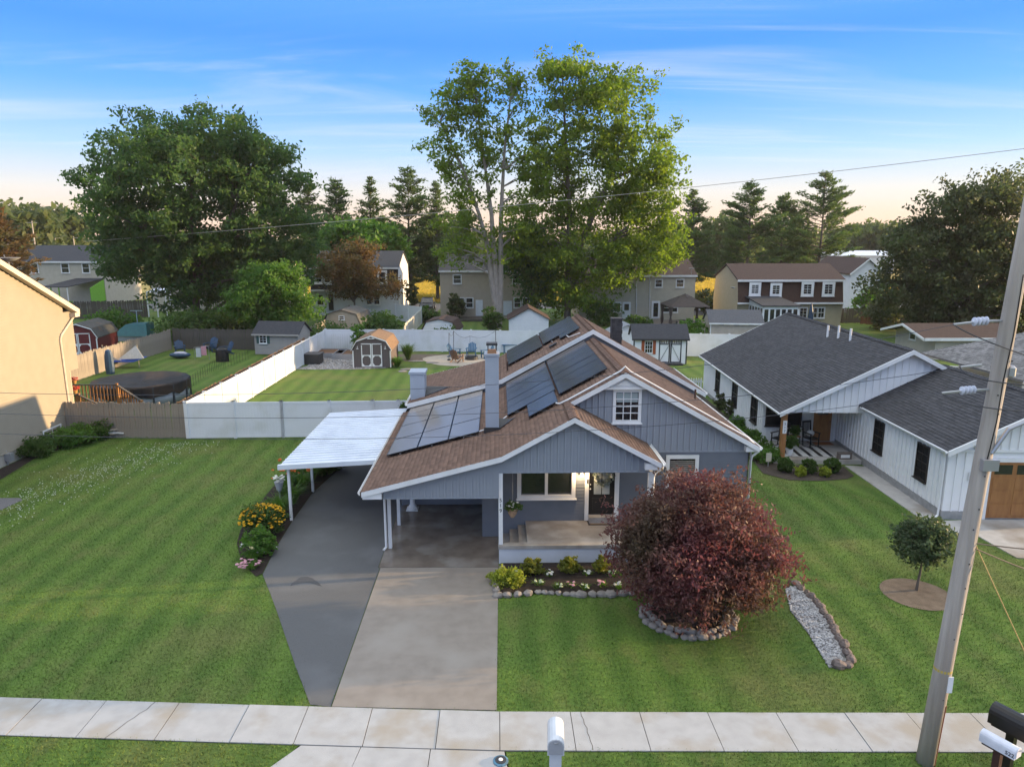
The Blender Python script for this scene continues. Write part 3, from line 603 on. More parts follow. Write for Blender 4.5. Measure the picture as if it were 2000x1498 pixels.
for i in range(3):
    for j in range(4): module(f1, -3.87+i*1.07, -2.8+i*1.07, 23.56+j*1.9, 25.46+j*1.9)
for j in range(6): module(f2, .32, 2.03, 24.56+j*1.06, 25.62+j*1.06)
for j in range(7): module(f2, 2.07, 3.72, 23.66+j*1.04, 24.70+j*1.04)
module(f2, 1.0, 1.98, 22.85, 24.5)
for j in range(4): module(f6, .44, 2.05, 32.35+j*1.04, 33.39+j*1.04); 
for j in range(4): module(f6, 2.09, 3.7, 32.75+j*.97, 33.72+j*.97)
module(f6, 2.8, 3.7, 31.85, 32.72)
b = MB()
for x in (.7, 1.6, 2.5, 3.3): b.beam((x, 23.8 if x > 2 else 24.6, f2(x, 0)+.05), (x, 30.8, f2(x, 0)+.05), .04, .04)
for x in (-3.4, -2.3, -1.2): b.beam((x, 23.6, f1(x, 0)+.05), (x, 31.1, f1(x, 0)+.05), .04, .04)
for x in (.8, 1.7, 2.5, 3.4): b.beam((x, 32.4, f6(x, 0)+.05), (x, 36.4, f6(x, 0)+.05), .04, .04)
b.build('panel_rails', METAL, R0)
# ------------------------------------------------------------ patio awning
A0 = thing('carport_awning', 'white ribbed metal carport awning beside the house', 'awning', (-6, 28, 0))
AW = M('white_awning_metal', (.74, .77, .80), (.68, .71, .75), 1.5, .35, c=(.62, .65, .69), cscale=.8)
y = 24.15
for i in range(25):
    y0, y1 = 24.15+i*.312, 24.15+(i+1)*.312
    b = MB(); x0, x1, z0, z1 = -7.72, -4.2, 2.1, 2.3
    b.ext([(x0, y0, z0), (x0, y0, z0+.065), (x0, y0+.03, z0+.07), (x0, y0+.05, z0+.012), (x0, y1, z0+.006), (x0, y1, z0)], (x1-x0, 0, z1-z0)); b.build('roof_pan', AW, A0)
MB().ext([(-7.78, 24.02, 2.0), (-4.2, 24.02, 2.2), (-4.2, 24.02, 2.36), (-7.78, 24.02, 2.17)], (0, .12, 0)).build('front_fascia', AW, A0)
MB().box(-7.76, -7.66, 24.15, 31.95, 2.0, 2.1).build('side_beam', AW, A0)
for x, y in ((-7.48, 24.27), (-7.46, 27.22), (-7.46, 31.6)): MB().ob((x, y, 1.02), (.09, .09, 2.04)).build('post', WHITE, A0)
# ------------------------------------------------------------ white board-and-batten neighbour (built level, then turned 3 degrees)
R1 = thing('house', 'white board and batten bungalow with charcoal roof and brown garage door', 'house')
WB = M('white_board', (.82, .82, .81), (.78, .78, .77), 2, .5); BRZ = plain('bronze_frame', (.022, .018, .016), .4)
FND = M('foundation', (.33, .33, .32), (.25, .25, .245), 5, .9, .3, 60)
GLD = GLASS('dark_screen_glass', (.022, .023, .024), .7, .04)
g1 = lambda x, y: 5.22-.515*(1.73-x); g2 = lambda x, y: 5.22-.515*(x-1.73)
h1 = lambda x, y: 2.69+.5*(x+.25); h2 = lambda x, y: 2.69+.5*(3.35-(x-3.35)+.25)
P1 = [(-3.82, 6.4), (1.73, 6.4), (1.73, 22.3), (-3.82, 22.3)]; P2 = [(1.73, 6.4), (7.3, 6.4), (7.3, 22.3), (1.73, 22.3)]
P3 = [(-.27, -.35), (3.35, -.35), (3.35, 7.1), (-.27, 7.1)]; P4 = [(3.35, -.35), (6.95, -.35), (6.95, 7.1), (3.35, 7.1)]
for f, p in ((g1, P1), (g2, P2), (h1, P3), (h2, P4)):
    rf = slab(R1, 'roof', p, f, .1, ROOFG); shingles(rf, p, f, 'x', SHG, .15, .33)
caps(R1, SHG, [(1.73, 6.4, 5.23), (1.73, 22.3, 5.23)]); caps(R1, SHG, [(3.35, -.35, 4.50), (3.35, 7.1, 4.50)])
b = MB(); b.box(-3.55, 7.0, 9.45, 22, 0, 2.45); b.box(0, 6.7, .02, 9.6, .32, 2.7); b.ext([(-3.4, 9.4, 2.4), (6.9, 9.4, 2.4), (1.73, 9.4, 5.05)], (0, 12.5, 0)); b.ext([(.1, .03, 2.6), (6.6, .03, 2.6), (3.35, .03, 4.3)], (0, 7, 0)); b.build('wall_core', WB, R1)
b = MB(); b.box(-.02, 6.72, 0, 9.4, 0, .32); b.box(-3.57, 7.02, 9.43, 22.02, 0, .2); b.build('foundation', FND, R1)
# main gable over the porch
b = MB(); b.ext([(-3.6, 6.72, 2.3), (6.9, 6.72, 2.3), (6.9, 6.72, 2.4), (1.73, 6.72, 5.08), (-3.6, 6.72, 2.4)], (0, .12, 0)); b.build('gable_wall', WB, R1)
battens(R1, W(0, 6.72, 0), arange(-3.3, 6.5, .3), lambda x: 2.3 if x < 0 else h1(x, 0)+.03 if x < 3.35 else h2(x, 0)+.03, lambda x: 5.08-.515*abs(x-1.73)-.03, WB)
rake(R1, [(-3.82, 2.37), (1.73, 5.22), (7.3, 2.35)], 6.34, 6.4, .2); rake(R1, [(-3.82, 2.37), (1.73, 5.22), (7.3, 2.35)], 22.3, 22.36, .2)
# garage gable
b = MB(); b.ext([(0, -.02, 2.62), (6.7, -.02, 2.62), (3.35, -.02, 4.36)], (0, .05, 0)); b.build('gable_wall', WB, R1)
battens(R1, W(0, -.02, 0), arange(.25, 6.5, .3), lambda x: 2.66, lambda x: 4.36-.5*abs(x-3.35)*1.0-.06, WB)
battens(R1, W(0, .02, 0), arange(.3, 1.3, .3), lambda x: .32, lambda x: 2.55, WB)
rake(R1, [(-.27, 2.68), (3.35, 4.49), (6.95, 2.69)], -.42, -.36, .2); MB().box(-.02, 6.72, -.06, .0, 2.56, 2.66).build('frieze', WHITE, R1)
gutter(R1, (-.25, -.36, 2.68), (-.25, 6.35, 2.68)); gutter(R1, (-3.8, 6.4, 2.36), (-3.8, 22.3, 2.36))
downspout(R1, [(-.3, -.1, 2.6), (-.1, .1, 2.4), (-.07, .12, 2.3), (-.07, .12, .12), (-.2, .05, .06)])
battens(R1, W(0, 9.4, -math.pi/2), arange(.2, 9.3, .3), lambda u: .34, lambda u: 2.6, WB, skip=[(3.81, 4.74, .9, 2.35), (7.31, 8.24, .9, 2.35)])
wl = W(-3.55, 22, -math.pi/2); battens(R1, wl, arange(.2, 12.5, .3), lambda u: .22, lambda u: 2.38, WB, skip=[(u-.04, u+1.04, .7, 2.2) for u in (3.2, 7.0, 10.6)])
wb = W(-3.55, 9.44, 0); battens(R1, wb, arange(.15, 3.5, .3), lambda u: .22, lambda u: 2.5, WB, skip=[(.06, 1.89, .9, 2.35), (2.3, 3.42, .2, 2.4)])
# porch
MB().box(-3.95, -.05, 6.35, 9.42, 0, .2).build('porch_floor', CONC, R1); MB().box(-3.6, .0, 6.85, 9.4, 2.4, 2.44).build('porch_ceiling', WHITE, R1)
ps = MB().ob((-3.5, 6.72, 1.28), (.22, .22, 2.16)).build('post', CEDAR, R1, 'cedar porch post with white number plaque')
pq = MB().box(-3.58, -3.41, 6.585, 6.6, 1.35, 1.95).build('number_plaque', WHITE, ps)
for i, ch in enumerate('517'): text(pq, ch, (-3.495, 6.58, 1.8-.17*i), .17, plain('blue_number', (.05, .09, .16)) if i == 0 else bpy.data.materials['blue_number'])
# doors and windows
dr = wb.box(MB(), 2.42, 3.3, 0, .04, .22, 2.3).build('door', CEDAR, R1, 'brown wooden door with bright pane')
wb.box(MB(), 2.6, 3.12, .04, .05, 1.55, 2.2).build('pane', GLB, dr); wb.box(MB(), 2.5, 3.22, .04, .048, .4, 1.4).build('panel', CEDAR, dr); MB().blob(wb.p(3.22, .07, 1.2), (.03, .03, .03), 8, 5, 0).build('handle', BLACK, dr)
b = MB(); wb.box(b, 2.32, 2.42, 0, .05, .2, 2.4); wb.box(b, 3.3, 3.4, 0, .05, .2, 2.4); b.build('door_frame', WHITE, R1)
window(R1, wb, .1, 1.85, .95, 2.35, 2, 2, .06, BRZ, GLD)
wgar = W(0, 9.4, -math.pi/2)
for u in (3.85, 7.35): window(R1, wgar, u, u+.85, .95, 2.35, 2, 4, .06, BRZ, GLD)
for u in (3.2, 7.0, 10.6): window(R1, wl, u, u+1.0, .75, 2.2, 2, 2, .06, BRZ, GLD)
wfr = W(0, 0, 0); gd = wfr.box(MB(), 1.5, 6.3, .0, .05, .1, 2.2).build('garage_door', CEDAR, R1, 'brown panelled garage door with small top panes')
b = MB(); wfr.box(b, 1.36, 1.5, 0, .07, .05, 2.34); wfr.box(b, 6.3, 6.44, 0, .07, .05, 2.34); wfr.box(b, 1.5, 6.3, 0, .07, 2.2, 2.34); b.build('garage_door_frame', WHITE, R1)
for i in range(6):
    wfr.box(MB(), 1.62+i*.78, 2.24+i*.78, .05, .055, 1.75, 2.1).build('pane', GL, gd)
    for j in range(3): wfr.box(MB(), 1.6+i*.78, 2.26+i*.78, .05, .065, .2+j*.5, .62+j*.5).build('panel', CEDAR, gd)
lm = wfr.box(MB(), .75, .95, 0, .03, 1.5, 1.8).build('wall_lamp', WHITE, R1); MB().blob(wfr.p(.85, .1, 1.65), (.05, .07, .06), 8, 5, 0).build('shade', BLACK, lm)
wgar.box(MB(), 1.6, 1.68, 0, .04, .9, 1.05).build('socket_cover', CHAR, R1)
for x, y, h in ((.9, 13.6, .62), (1.05, 12.6, .66), (1.15, 11.4, .6)): MB().tube([(x, y, g1(x, y)-.05), (x, y, g1(x, y)+h)], .055, 8).build('vent_pipe', WHITE, R1)
place(R1, (16.06, 23.94, 0), -math.radians(3))
def L1(x, y, z=0): a = -math.radians(3); return (16.06+x*math.cos(a)-y*math.sin(a), 23.94+x*math.sin(a)+y*math.cos(a), z)

# ------------------------------------------------------------ sunlit tan house at the left edge
R2 = thing('house', 'tan vinyl sided house with sunlit gable wall beside the big lawn', 'house', (-27, 30, 0))
TAN = M('tan_siding', (.335, .288, .215), (.31, .265, .197), 2, .5)
xw = -22.07; yc = 36.4; rz_ = lambda y: 9.74-.5*abs(y-30.5)
b = MB(); b.ext([(xw-.02, 24.6, .5), (xw-.02, yc, .5), (xw-.02, yc, 6.6), (xw-.02, 30.5, 9.5), (xw-.02, 24.6, 6.6)], (-14, 0, 0)); b.build('wall_core', TAN, R2)
b = MB(); wl2 = W(xw, 24.6, math.pi/2); lap(b, wl2, 0, yc-24.6, .55, 9.4, .14, .034, lambda z: (max(0, (z-6.6)/.5), min(11.8, 11.8-(z-6.6)/.5))); b.build('lap_siding', TAN, R2, kind='stuff')
MB().box(-36, xw-.03, 24.62, yc-.02, 0, .55).build('foundation', M('painted_block', (.42, .38, .32), (.36, .33, .28), 4, .9, .3, 30), R2)
b = MB(); b.box(-30, xw-.02, yc, yc+.75, 3.3, 6.3); b.build('rear_bay', TAN, R2)
b = MB(); lap(b, W(xw, yc, math.pi/2), 0, .75, 3.3, 6.3, .125); b.build('lap_siding', TAN, R2, kind='stuff')
MB().box(xw-.06, xw+.025, yc-.08, yc+.005, .55, 3.3).build('corner_trim', M('tan_trim', (.55, .46, .33)), R2)
for s in (1, -1):
    q = [(xw+.25, 30.5, 9.76), (xw+.25, 30.5+s*6.85, 6.33), (-37, 30.5+s*6.85, 6.33), (-37, 30.5, 9.76)]
    MB().ext([(x, y, z) for x, y, z in q], (0, 0, .1)).build('roof', ROOFB, R2)
    b = MB(); b.ext([(xw+.26, 30.5, 9.56), (xw+.26, 30.5+s*6.88, 6.12), (xw+.26, 30.5+s*6.88, 6.38), (xw+.26, 30.5, 9.82)], (.05, 0, 0)); b.build('fascia', M('cream_trim', (.62, .53, .42)), R2)
    b = MB(); b.ext([(xw, 30.5, 9.58), (xw, 30.5+s*6.82, 6.14), (xw+.26, 30.5+s*6.82, 6.14), (xw+.26, 30.5, 9.58)], (0, 0, .04)); b.build('soffit', bpy.data.materials['cream_trim'], R2)
MB().box(xw-.1, xw+.3, 36.95, 37.35, 6.0, 6.22).build('eave_return', bpy.data.materials['cream_trim'], R2)
gutter(R2, (xw+.3, 37.36, 6.34), (-37, 37.36, 6.34), bpy.data.materials['cream_trim'])
downspout(R2, [(xw+.1, 37.3, 6.2), (xw+.1, 37.2, 6.05), (xw+.08, 35.95, 5.2), (xw+.06, 35.85, 5.0), (xw+.06, 35.9, .2)], bpy.data.materials['cream_trim'], .05)
window(R2, W(xw+.005, 24.6, math.pi/2), 9.0, 10.45, .15, .85, 2, 1, .06)
dish = thing('satellite_dish', 'grey satellite dish on the tan house roof edge', 'satellite dish', V(18, 520, 33.5))
q = dish.location; MB().lathe((q.x, q.y, q.z+.25), [(.02, -.06), (.3, .0), (.52, .12), (.54, .14), (.42, .06), (.02, .0)], 20, 1, .75).build('reflector', plain('dish_grey', (.35, .34, .34)), dish)
MB().tube([(q.x, q.y, q.z-.55), (q.x, q.y, q.z+.22)], .03, 6).build('mast', METAL, dish); MB().tube([(q.x, q.y-.1, q.z+.2), (q.x+.1, q.y-.4, q.z+.5)], .02, 5).build('feed_arm', METAL, dish)
hb = thing('hose_reel', 'pale hose reel on stand lying by the wooden fence', 'hose reel', G(222, 855))
q = hb.location; MB().lathe((q.x, q.y, .35), [(.02, -.12), (.26, -.12), (.26, -.09), (.14, -.08), (.14, .08), (.26, .09), (.26, .12), (.02, .12)], 14).build('drum', M('hose_reel_tan', (.40, .34, .27)), hb)
MB().beam((q.x-.35, q.y-.1, .33), (q.x+.6, q.y-.15, .28), .07, .05).build('handle_bar', WHITE, hb)
for s in (-1, 1): MB().beam((q.x+s*.2, q.y, 0), (q.x+s*.1, q.y, .3), .05, .05).build('leg', bpy.data.materials['hose_reel_tan'], hb)
gm = thing('gas_meter', 'grey gas meter at the foot of the tan wall', 'meter', G(20, 908))
q = gm.location; MB().box(q.x-.15, q.x+.15, q.y-.12, q.y+.12, .2, .55).build('meter_body', METAL, gm); MB().tube([(q.x-.1, q.y, 0), (q.x-.1, q.y, .75), (q.x-.35, q.y, .75), (q.x-.35, q.y, 0)], .025, 6).build('pipe', METAL, gm)
# ------------------------------------------------------------ fences
def vinyl(name, label, pts, m=VINYL, h=1.85, span=2.4, rail=True):
    r = thing(name, label, 'fence', (*pts[0][:2], 0), 'white vinyl fence runs')
    for (x0, y0), (x1, y1) in zip([p[:2] for p in pts], [p[:2] for p in pts][1:]):
        L_ = math.hypot(x1-x0, y1-y0); n = max(1, round(L_/span)); a = math.atan2(y1-y0, x1-x0)
        for i in range(n+1):
            t = i/n; c = (x0+(x1-x0)*t, y0+(y1-y0)*t); p = MB().ob((c[0], c[1], h/2+.03), (.13, .13, h+.06), a).build('post', m, r)
            k = .085; MB().ob((c[0], c[1], h+.075), (.17, .17, .03), a).build('cap', m, p)
            if i < n:
                mx_, my_ = x0+(x1-x0)*(t+.5/n), y0+(y1-y0)*(t+.5/n); w_ = L_/n-.13
                q = MB().ob((mx_, my_, h/2+.02), (w_, .035, h-.1), a).build('panel', m, r)
                MB().ob((mx_, my_, h-.03), (w_, .06, .12), a).build('top_rail', m, q); MB().ob((mx_, my_, .1), (w_, .06, .14), a).build('bottom_rail', m, q)
                b = MB(); c_, s_ = math.cos(a), math.sin(a)
                for j in range(1, int(w_/.15)):
                    d = -w_/2+j*.15
                    for sd2 in (-1, 1): b.ob((mx_+c_*d-s_*sd2*.019, my_+s_*d+c_*sd2*.019, h/2), (.012, .006, h-.24), a)
                b.build('board_joint', m, q, kind='stuff')
    return r
vinyl('vinyl_fence', 'long white vinyl fence along the left side of the back yard', [(-15.82, 35.2), (-15.6, 63.6)])
vinyl('vinyl_fence', 'white vinyl fence with gate between wooden fence and awning', [(-15.75, 35.15), (-13.4, 35.2), (-11.0, 35.25), (-8.6, 35.3), (-6.4, 35.35), (-5.1, 35.4), (-3.6, 35.4)], span=2.5)
vinyl('vinyl_fence', 'white vinyl fence across the end of the back yard', [(-15.5, 63.7), (-5, 63.1), (8, 61.4), (22, 59.2)], h=1.95)
vinyl('vinyl_fence', 'low white vinyl fence behind the white bungalow', [(24.5, 47), (36, 44)], h=1.7)
vinyl('vinyl_fence', 'white vinyl fence beside the dark mansard house', [V(772, 582, 88)[:2], V(822, 588, 84)[:2]], h=2.0)
FB = M('cream_vinyl', (.66, .62, .54), (.58, .54, .47), 1, .5)
vinyl('vinyl_fence', 'cream weathered vinyl fence running back from the shrubs', [V(822, 592, 84)[:2], V(788, 618, 69)[:2]], FB, h=1.7)
def pickets(name, label, pts, m, h=1.8, wd=.14, dog=True, posts=True):
    r = thing(name, label, 'fence', (*pts[0][:2], 0), 'weathered wooden fences'); meshes = []
    for v_ in range(6):
        hh = h*random.uniform(.97, 1.03); t_ = wd/2-.004; b = MB(); b.ext([(-t_, 0, .03), (t_, 0, .03), (t_, 0, hh-.05), (t_*.5, 0, hh), (-t_*.5, 0, hh), (-t_, 0, hh-.05)], (0, .02, 0))
        me = bpy.data.meshes.new('picket'); me.from_pydata(b.v, [], b.f); me.materials.append(m); meshes.append(me)
    for (x0, y0), (x1, y1) in zip([p[:2] for p in pts], [p[:2] for p in pts][1:]):
        L_ = math.hypot(x1-x0, y1-y0); a = math.atan2(y1-y0, x1-x0); n = int(L_/wd)
        for i in range(n):
            t = (i+.5)/n; o = obj('picket', random.choice(meshes), r); o.location = (x0+(x1-x0)*t-r.location.x, y0+(y1-y0)*t-r.location.y, random.uniform(-.03, .03)); o.rotation_euler = (0, random.gauss(0, .008), a+random.gauss(0, .02))
        nx, ny = -math.sin(a)*.05, math.cos(a)*.05
        for z in (.4, h-.35): MB().beam((x0+nx, y0+ny, z), (x1+nx, y1+ny, z), .04, .09).build('rail', m, r)
        if posts:
            for i in range(int(L_/2.4)+2): t = min(1, i*2.4/L_); MB().ob((x0+(x1-x0)*t+nx*1.6, y0+(y1-y0)*t+ny*1.6, h*.5), (.09, .09, h*1.01), a).build('post', m, r)
    return r
pickets('wooden_fence', 'weathered wooden gate fence beside the tan house', [(-22.0, 35.45), (-15.9, 35.25)], WOOD, 1.85)
pickets('wooden_fence', 'wooden fence hidden behind the long white fence', [(-16.2, 35.4), (-16.1, 59)], M('brown_wood', (.21, .125, .07), (.14, .085, .05), 7, .9, st=(1, 1, .15), isl=.3), 1.86)
pickets('wooden_fence', 'long weathered wooden fence between the red barn shed and the pool', [(-30.3, 40), (-29.9, 65)], WOOD, 1.85)
pickets('wooden_fence', 'dark wooden fence behind the blue lawn chairs', [(-29.8, 65.2), (-17.0, 63.8)], WOODD, 1.9)
pickets('wooden_fence', 'dark wooden fence below the lime green porch', [V(140, 600, 90)[:2], V(285, 590, 92)[:2]], WOODD, 2.2)
pickets('wooden_fence', 'wooden fence running past the tan gambrel shed', [V(605, 640, 66)[:2], V(650, 612, 76)[:2], V(683, 590, 88)[:2]], WOOD, 1.9)
pickets('wooden_fence', 'grey wooden fence beside the white two storey house', [V(1642, 640, 84)[:2], V(1680, 640, 84)[:2]], WOODD, 1.8)
pickets('wooden_fence', 'brown wooden fence under the dark tree', [V(1680, 640, 83)[:2], V(1800, 640, 80)[:2]], M('red_brown_wood', (.15, .075, .045), (.10, .05, .032), 7, .9, st=(1, 1, .15), isl=.25), 1.7)
def lowpicket():
    r = thing('picket_fence', 'short white picket fence linking grey house and white bungalow', 'fence', (9, 45, 0))
    for i in range(26): x = 9.2+i*.16; MB().ext([(x-.05, 45, .05), (x+.05, 45, .05), (x+.05, 45, 1.0), (x, 45, 1.1), (x-.05, 45, 1.0)], (0, .025, 0)).build('picket', VINYL, r)
    for z in (.25, .8): MB().box(9.1, 13.3, 45.03, 45.07, z, z+.08).build('rail', VINYL, r)
lowpicket()
# ------------------------------------------------------------ houses behind
SID = {}
def siding(name, a, b=None):       # thin lap lines, too fine at this distance to be built
    m = M(name, a, b, 2, .6); t = m.node_tree; n = t.nodes; l = t.links.new; p = n['Principled BSDF']
    co = n.new('ShaderNodeTexCoord'); s = n.new('ShaderNodeSeparateXYZ'); l(co.outputs['Object'], s.inputs[0])
    k = n.new('ShaderNodeMath'); k.operation = 'MULTIPLY'; k.inputs[1].default_value = 6.5; l(s.outputs[2], k.inputs[0])
    f = n.new('ShaderNodeMath'); f.operation = 'FRACT'; l(k.outputs[0], f.inputs[0])
    bu = n.new('ShaderNodeBump'); bu.inputs['Strength'].default_value = .8; bu.inputs['Distance'].default_value = .03; bu.invert = True; l(f.outputs[0], bu.inputs['Height']); l(bu.outputs[0], p.inputs['Normal']); return m
CREAM = siding('cream_siding', (.47, .43, .34), (.42, .38, .30)); TANS = siding('beige_siding', (.44, .37, .28), (.40, .335, .25)); YEL = siding('yellow_siding', (.44, .375, .25), (.40, .34, .225))
WSID = siding('white_siding', (.66, .67, .68), (.60, .61, .62)); PALE = siding('pale_grey_siding', (.50, .52, .55), (.45, .47, .50)); GREYS = siding('grey_siding', (.33, .31, .285), (.30, .28, .26))
def rowhouse(label, pl_, pr_, Y, ye, yr, depth, wm, rm, mans=None, ym=None, name='house', oh=.25):
    """long house, ridge across the view; pl_/pr_ = ends of the front, ye/yr = eave and ridge in the photograph"""
    x0, x1 = V(pl_, ye, Y)[0], V(pr_, ye, Y)[0]; ze = V(pl_, ye, Y)[2]; zr = max(V(pl_, yr, Y+depth/2)[2], ze+.8)
    r = thing(name, label, 'house', ((x0+x1)/2, Y+depth/2, 0), 'houses in the row behind the yards')
    if mans:
        zm = V(pl_, ym, Y)[2]; MB().box(x0, x1, Y, Y+depth, 0, zm).build('wall', wm, r)
        MB().ext([(x0, Y-.35, zm+.02), (x0, Y+.25, ze), (x0, Y+depth-.25, ze), (x0, Y+depth+.35, zm+.02)], (x1-x0, 0, 0)).build('mansard_wall', mans, r)
        b = MB(); b.box(x0-.05, x1+.05, Y-.5, Y-.35, zm-.1, zm+.08); b.build('fascia', WHITE, r)
        for xs, s in ((x0, -1), (x1, 1)): MB().ext([(xs, Y-.33, zm), (xs, Y+.2, ze), (xs, Y+depth/2, zr-.08), (xs, Y+depth-.2, ze), (xs, Y+depth+.33, zm), (xs, Y+depth, 0), (xs, Y, 0)], (s*.03, 0, 0)).build('end_wall', wm, r)
    else:
        MB().ext([(x0, Y, 0), (x0, Y, ze), (x0, Y+depth/2, zr-.06), (x0, Y+depth, ze), (x0, Y+depth, 0)], (x1-x0, 0, 0)).build('wall', wm, r)
    k = (zr-ze)/(depth/2); y0 = Y-oh
    for a, c in ((y0, Y+depth/2), (Y+depth+oh, Y+depth/2)):
        MB().ext([(x0-.15, a, ze-k*oh), (x1+.15, a, ze-k*oh), (x1+.15, c, zr), (x0-.15, c, zr)], (0, 0, .14)).build('roof', rm, r)
    b = MB(); b.box(x0-.15, x1+.15, y0-.06, y0-.003, ze-k*oh-.1, ze-k*oh+.13); b.build('gutter', WHITE, r)
    return r, W(0, Y, 0), Y
def pw(r, w, Y, rect, cols=1, rows=2, gm=None, trim=.12, d=0, fm=None):
    a, b_, c, e = rect; p, q = V(a, b_, Y-d), V(c, e, Y-d); w_ = W(0, Y-d, 0) if d else w
    return window(r, w_, p[0], q[0], q[2], p[2], cols, rows, trim, fm, gm, .07)
def pdoor(r, w, Y, rect, m=None, glass=None):
    a, b_, c, e = rect; p, q = V(a, b_, Y), V(c, e, Y); d = w.box(MB(), p[0], q[0], 0, .06, max(.05, q[2]), p[2]).build('door', m or WHITE, r)
    if glass: x, z = q[0]-p[0], p[2]-q[2]; w.box(MB(), p[0]+x*.22, q[0]-x*.22, .06, .07, p[2]-z*glass, p[2]-z*.12).build('pane', GL, d)
    return d
r, w, Y = rowhouse('cream two storey house with grey roof and lime green porch', 22, 200, 110, 511, 481, 11, CREAM, ROOFG)
for q in ((59, 515, 77, 534), (118, 514, 137, 534), (159, 514, 177, 534)): pw(r, w, Y, q)
LIME = M('lime_green_paint', (.16, .40, .03), (.14, .35, .025), 3, .6)
p, q = V(80, 562, 106), V(199, 545, 110); MB().ext([(p[0], 106, p[2]), (q[0]-3, 106, p[2]), (q[0]+.4, 110, q[2]), (p[0]+3, 110, q[2])], (0, 0, .12)).build('porch_roof', ROOFG, r)
b = MB(); b.ext([(q[0]+.2, 106.1, .1), (q[0]+.2, 110, .1), (q[0]+.2, 110, q[2]-.1), (q[0]+.2, 106.1, p[2]-.1)], (.08, 0, 0)); b.build('porch_side', LIME, r)
b = MB(); b.box(p[0], q[0]-2.5, 106.1, 106.2, .1, .9); b.build('porch_rail', LIME, r)
for t in (.05, .35, .65, .97): MB().ob((p[0]+(q[0]-3-p[0])*t, 106.15, p[2]/2), (.12, .12, p[2]), 0).build('post', WHITE if t > .9 else LIME, r)
r, w, Y = rowhouse('cream house half hidden behind the large spreading tree', 292, 560, 100, 522, 494, 10, CREAM, ROOFG)
for q in ((320, 527, 338, 546), (430, 527, 448, 546), (500, 527, 518, 546), (330, 575, 350, 596)): pw(r, w, Y, q)
cv = thing('patio_cover', 'white slatted patio cover under the large spreading tree', 'patio cover', (*V(318, 590, 93)[:2], 0), 'patio covers')
p, q = V(285, 572, 92), V(352, 553, 96.5); MB().ext([(p[0], 92, p[2]), (q[0]+.5, 92, p[2]), (q[0]+1.6, 97, q[2]), (p[0]+1.2, 97, q[2])], (0, 0, .1)).build('cover_roof', AW, cv)
for t in (.02, .5, .96): MB().ob((p[0]+(q[0]-p[0])*t, 92.1, p[2]/2), (.12, .12, p[2]), 0).build('post', WHITE, cv)
BRN = M('black_shingle_wall', (.028, .026, .027), (.018, .017, .018), 8, .9, .3, 20); BRN2 = M('brown_shingle_wall', (.075, .042, .03), (.048, .028, .021), 8, .9, .3, 20)
r, w, Y = rowhouse('dark mansard house with white lower walls behind the orange leaved tree', 606, 777, 94, 523, 492, 10.5, WSID, ROOFG, BRN, 567)
for q in ((594+15, 533, 633, 555), (629, 528, 648, 556), (692, 526, 711, 556), (736, 528, 757, 556)): pw(r, w, Y, q, 1, 2, trim=.28, d=.22)
for q in ((618, 575, 634, 597), (714, 577, 728, 596), (729, 577, 743, 596)): pw(r, w, Y, q)
pdoor(r, w, Y, (641, 575, 652, 606), BLACK)
r, w, Y = rowhouse('tan two storey house left of the pale triple trunk tree', 859, 1052, 90, 529, 499, 9, TANS, ROOFG)
for q in ((893, 581, 908, 602), (909, 581, 925, 602), (1003, 581, 1018, 602), (1019, 581, 1035, 602), (884, 536, 902, 555), (1000, 536, 1018, 555)): pw(r, w, Y, q)
pdoor(r, w, Y, (929, 586, 943, 617)); pdoor(r, w, Y, (983, 588, 1000, 616))
MB().box(V(868, 620, 86)[0], V(946, 620, 86)[0], 86.5, 89.9, .0, .25).build('deck', WOODD, r)
r, w, Y = rowhouse('tan two storey house behind the brown gazebo', 1132, 1359, 88, 538, 507, 9, CREAM, ROOFB)
for q in ((1279, 545, 1294, 562), (1320, 545, 1336, 562), (1182, 590, 1197, 610), (1198, 590, 1213, 610), (1293, 591, 1308, 611), (1309, 591, 1324, 611), (1172, 547, 1187, 563), (1160, 590, 1170, 600)): pw(r, w, Y, q)
pdoor(r, w, Y, (1216, 590, 1231, 622), None, .5); pdoor(r, w, Y, (1273, 588, 1288, 622), None, .9)
for px in (1243, 1269): downspout(r, [V(px, 540, 87.95), V(px, 622, 87.95)], WHITE, .05)
p = V(1350, 527, 88); d2 = thing('satellite_dish', 'small satellite dish on the roof corner of the gazebo house', 'satellite dish', p)
MB().lathe((p[0], p[1]-.3, p[2]+.1), [(.02, -.03), (.22, 0), (.4, .1), (.3, .05), (.02, .01)], 14, 1, .6).build('reflector', METAL, d2); MB().tube([(p[0], p[1]-.2, p[2]-.5), (p[0], p[1]-.25, p[2]+.1)], .03, 5).build('mast', METAL, d2)
r, w, Y = rowhouse('yellow house with brown mansard storey and white sunroom', 1442, 1648, 80, 547, 517, 8.5, YEL, ROOFB, BRN2, 592)
for q in ((1464, 552, 1485, 578), (1505, 553, 1526, 579), (1566, 551, 1588, 579), (1607, 551, 1629, 579)): pw(r, w, Y, q, 2, 4, GLB if q[0] < 1500 else GL, .28, .25)
for q in ((1583, 600, 1596, 622), (1597, 600, 1610, 622)): pw(r, w, Y, q, 2, 2)
pw(r, w, Y, (1561, 600, 1576, 622), 2, 3)
p, q = V(1492, 600, 75.2), V(1560, 600, 75.2); z1, z2 = p[2]+.05, V(1470, 580, 80)[2]
MB().ext([(p[0]-.2, 75, z1), (q[0]+.2, 75, z1), (q[0]-.5, 79.9, z2), (p[0]-.5, 79.9, z2)], (0, 0, .12)).build('sunroom_roof', ROOFG, r)
b = MB(); b.box(p[0], q[0], 75.2, 75.3, 0, .35); b.box(p[0], q[0], 75.2, 75.3, z1-.3, z1)
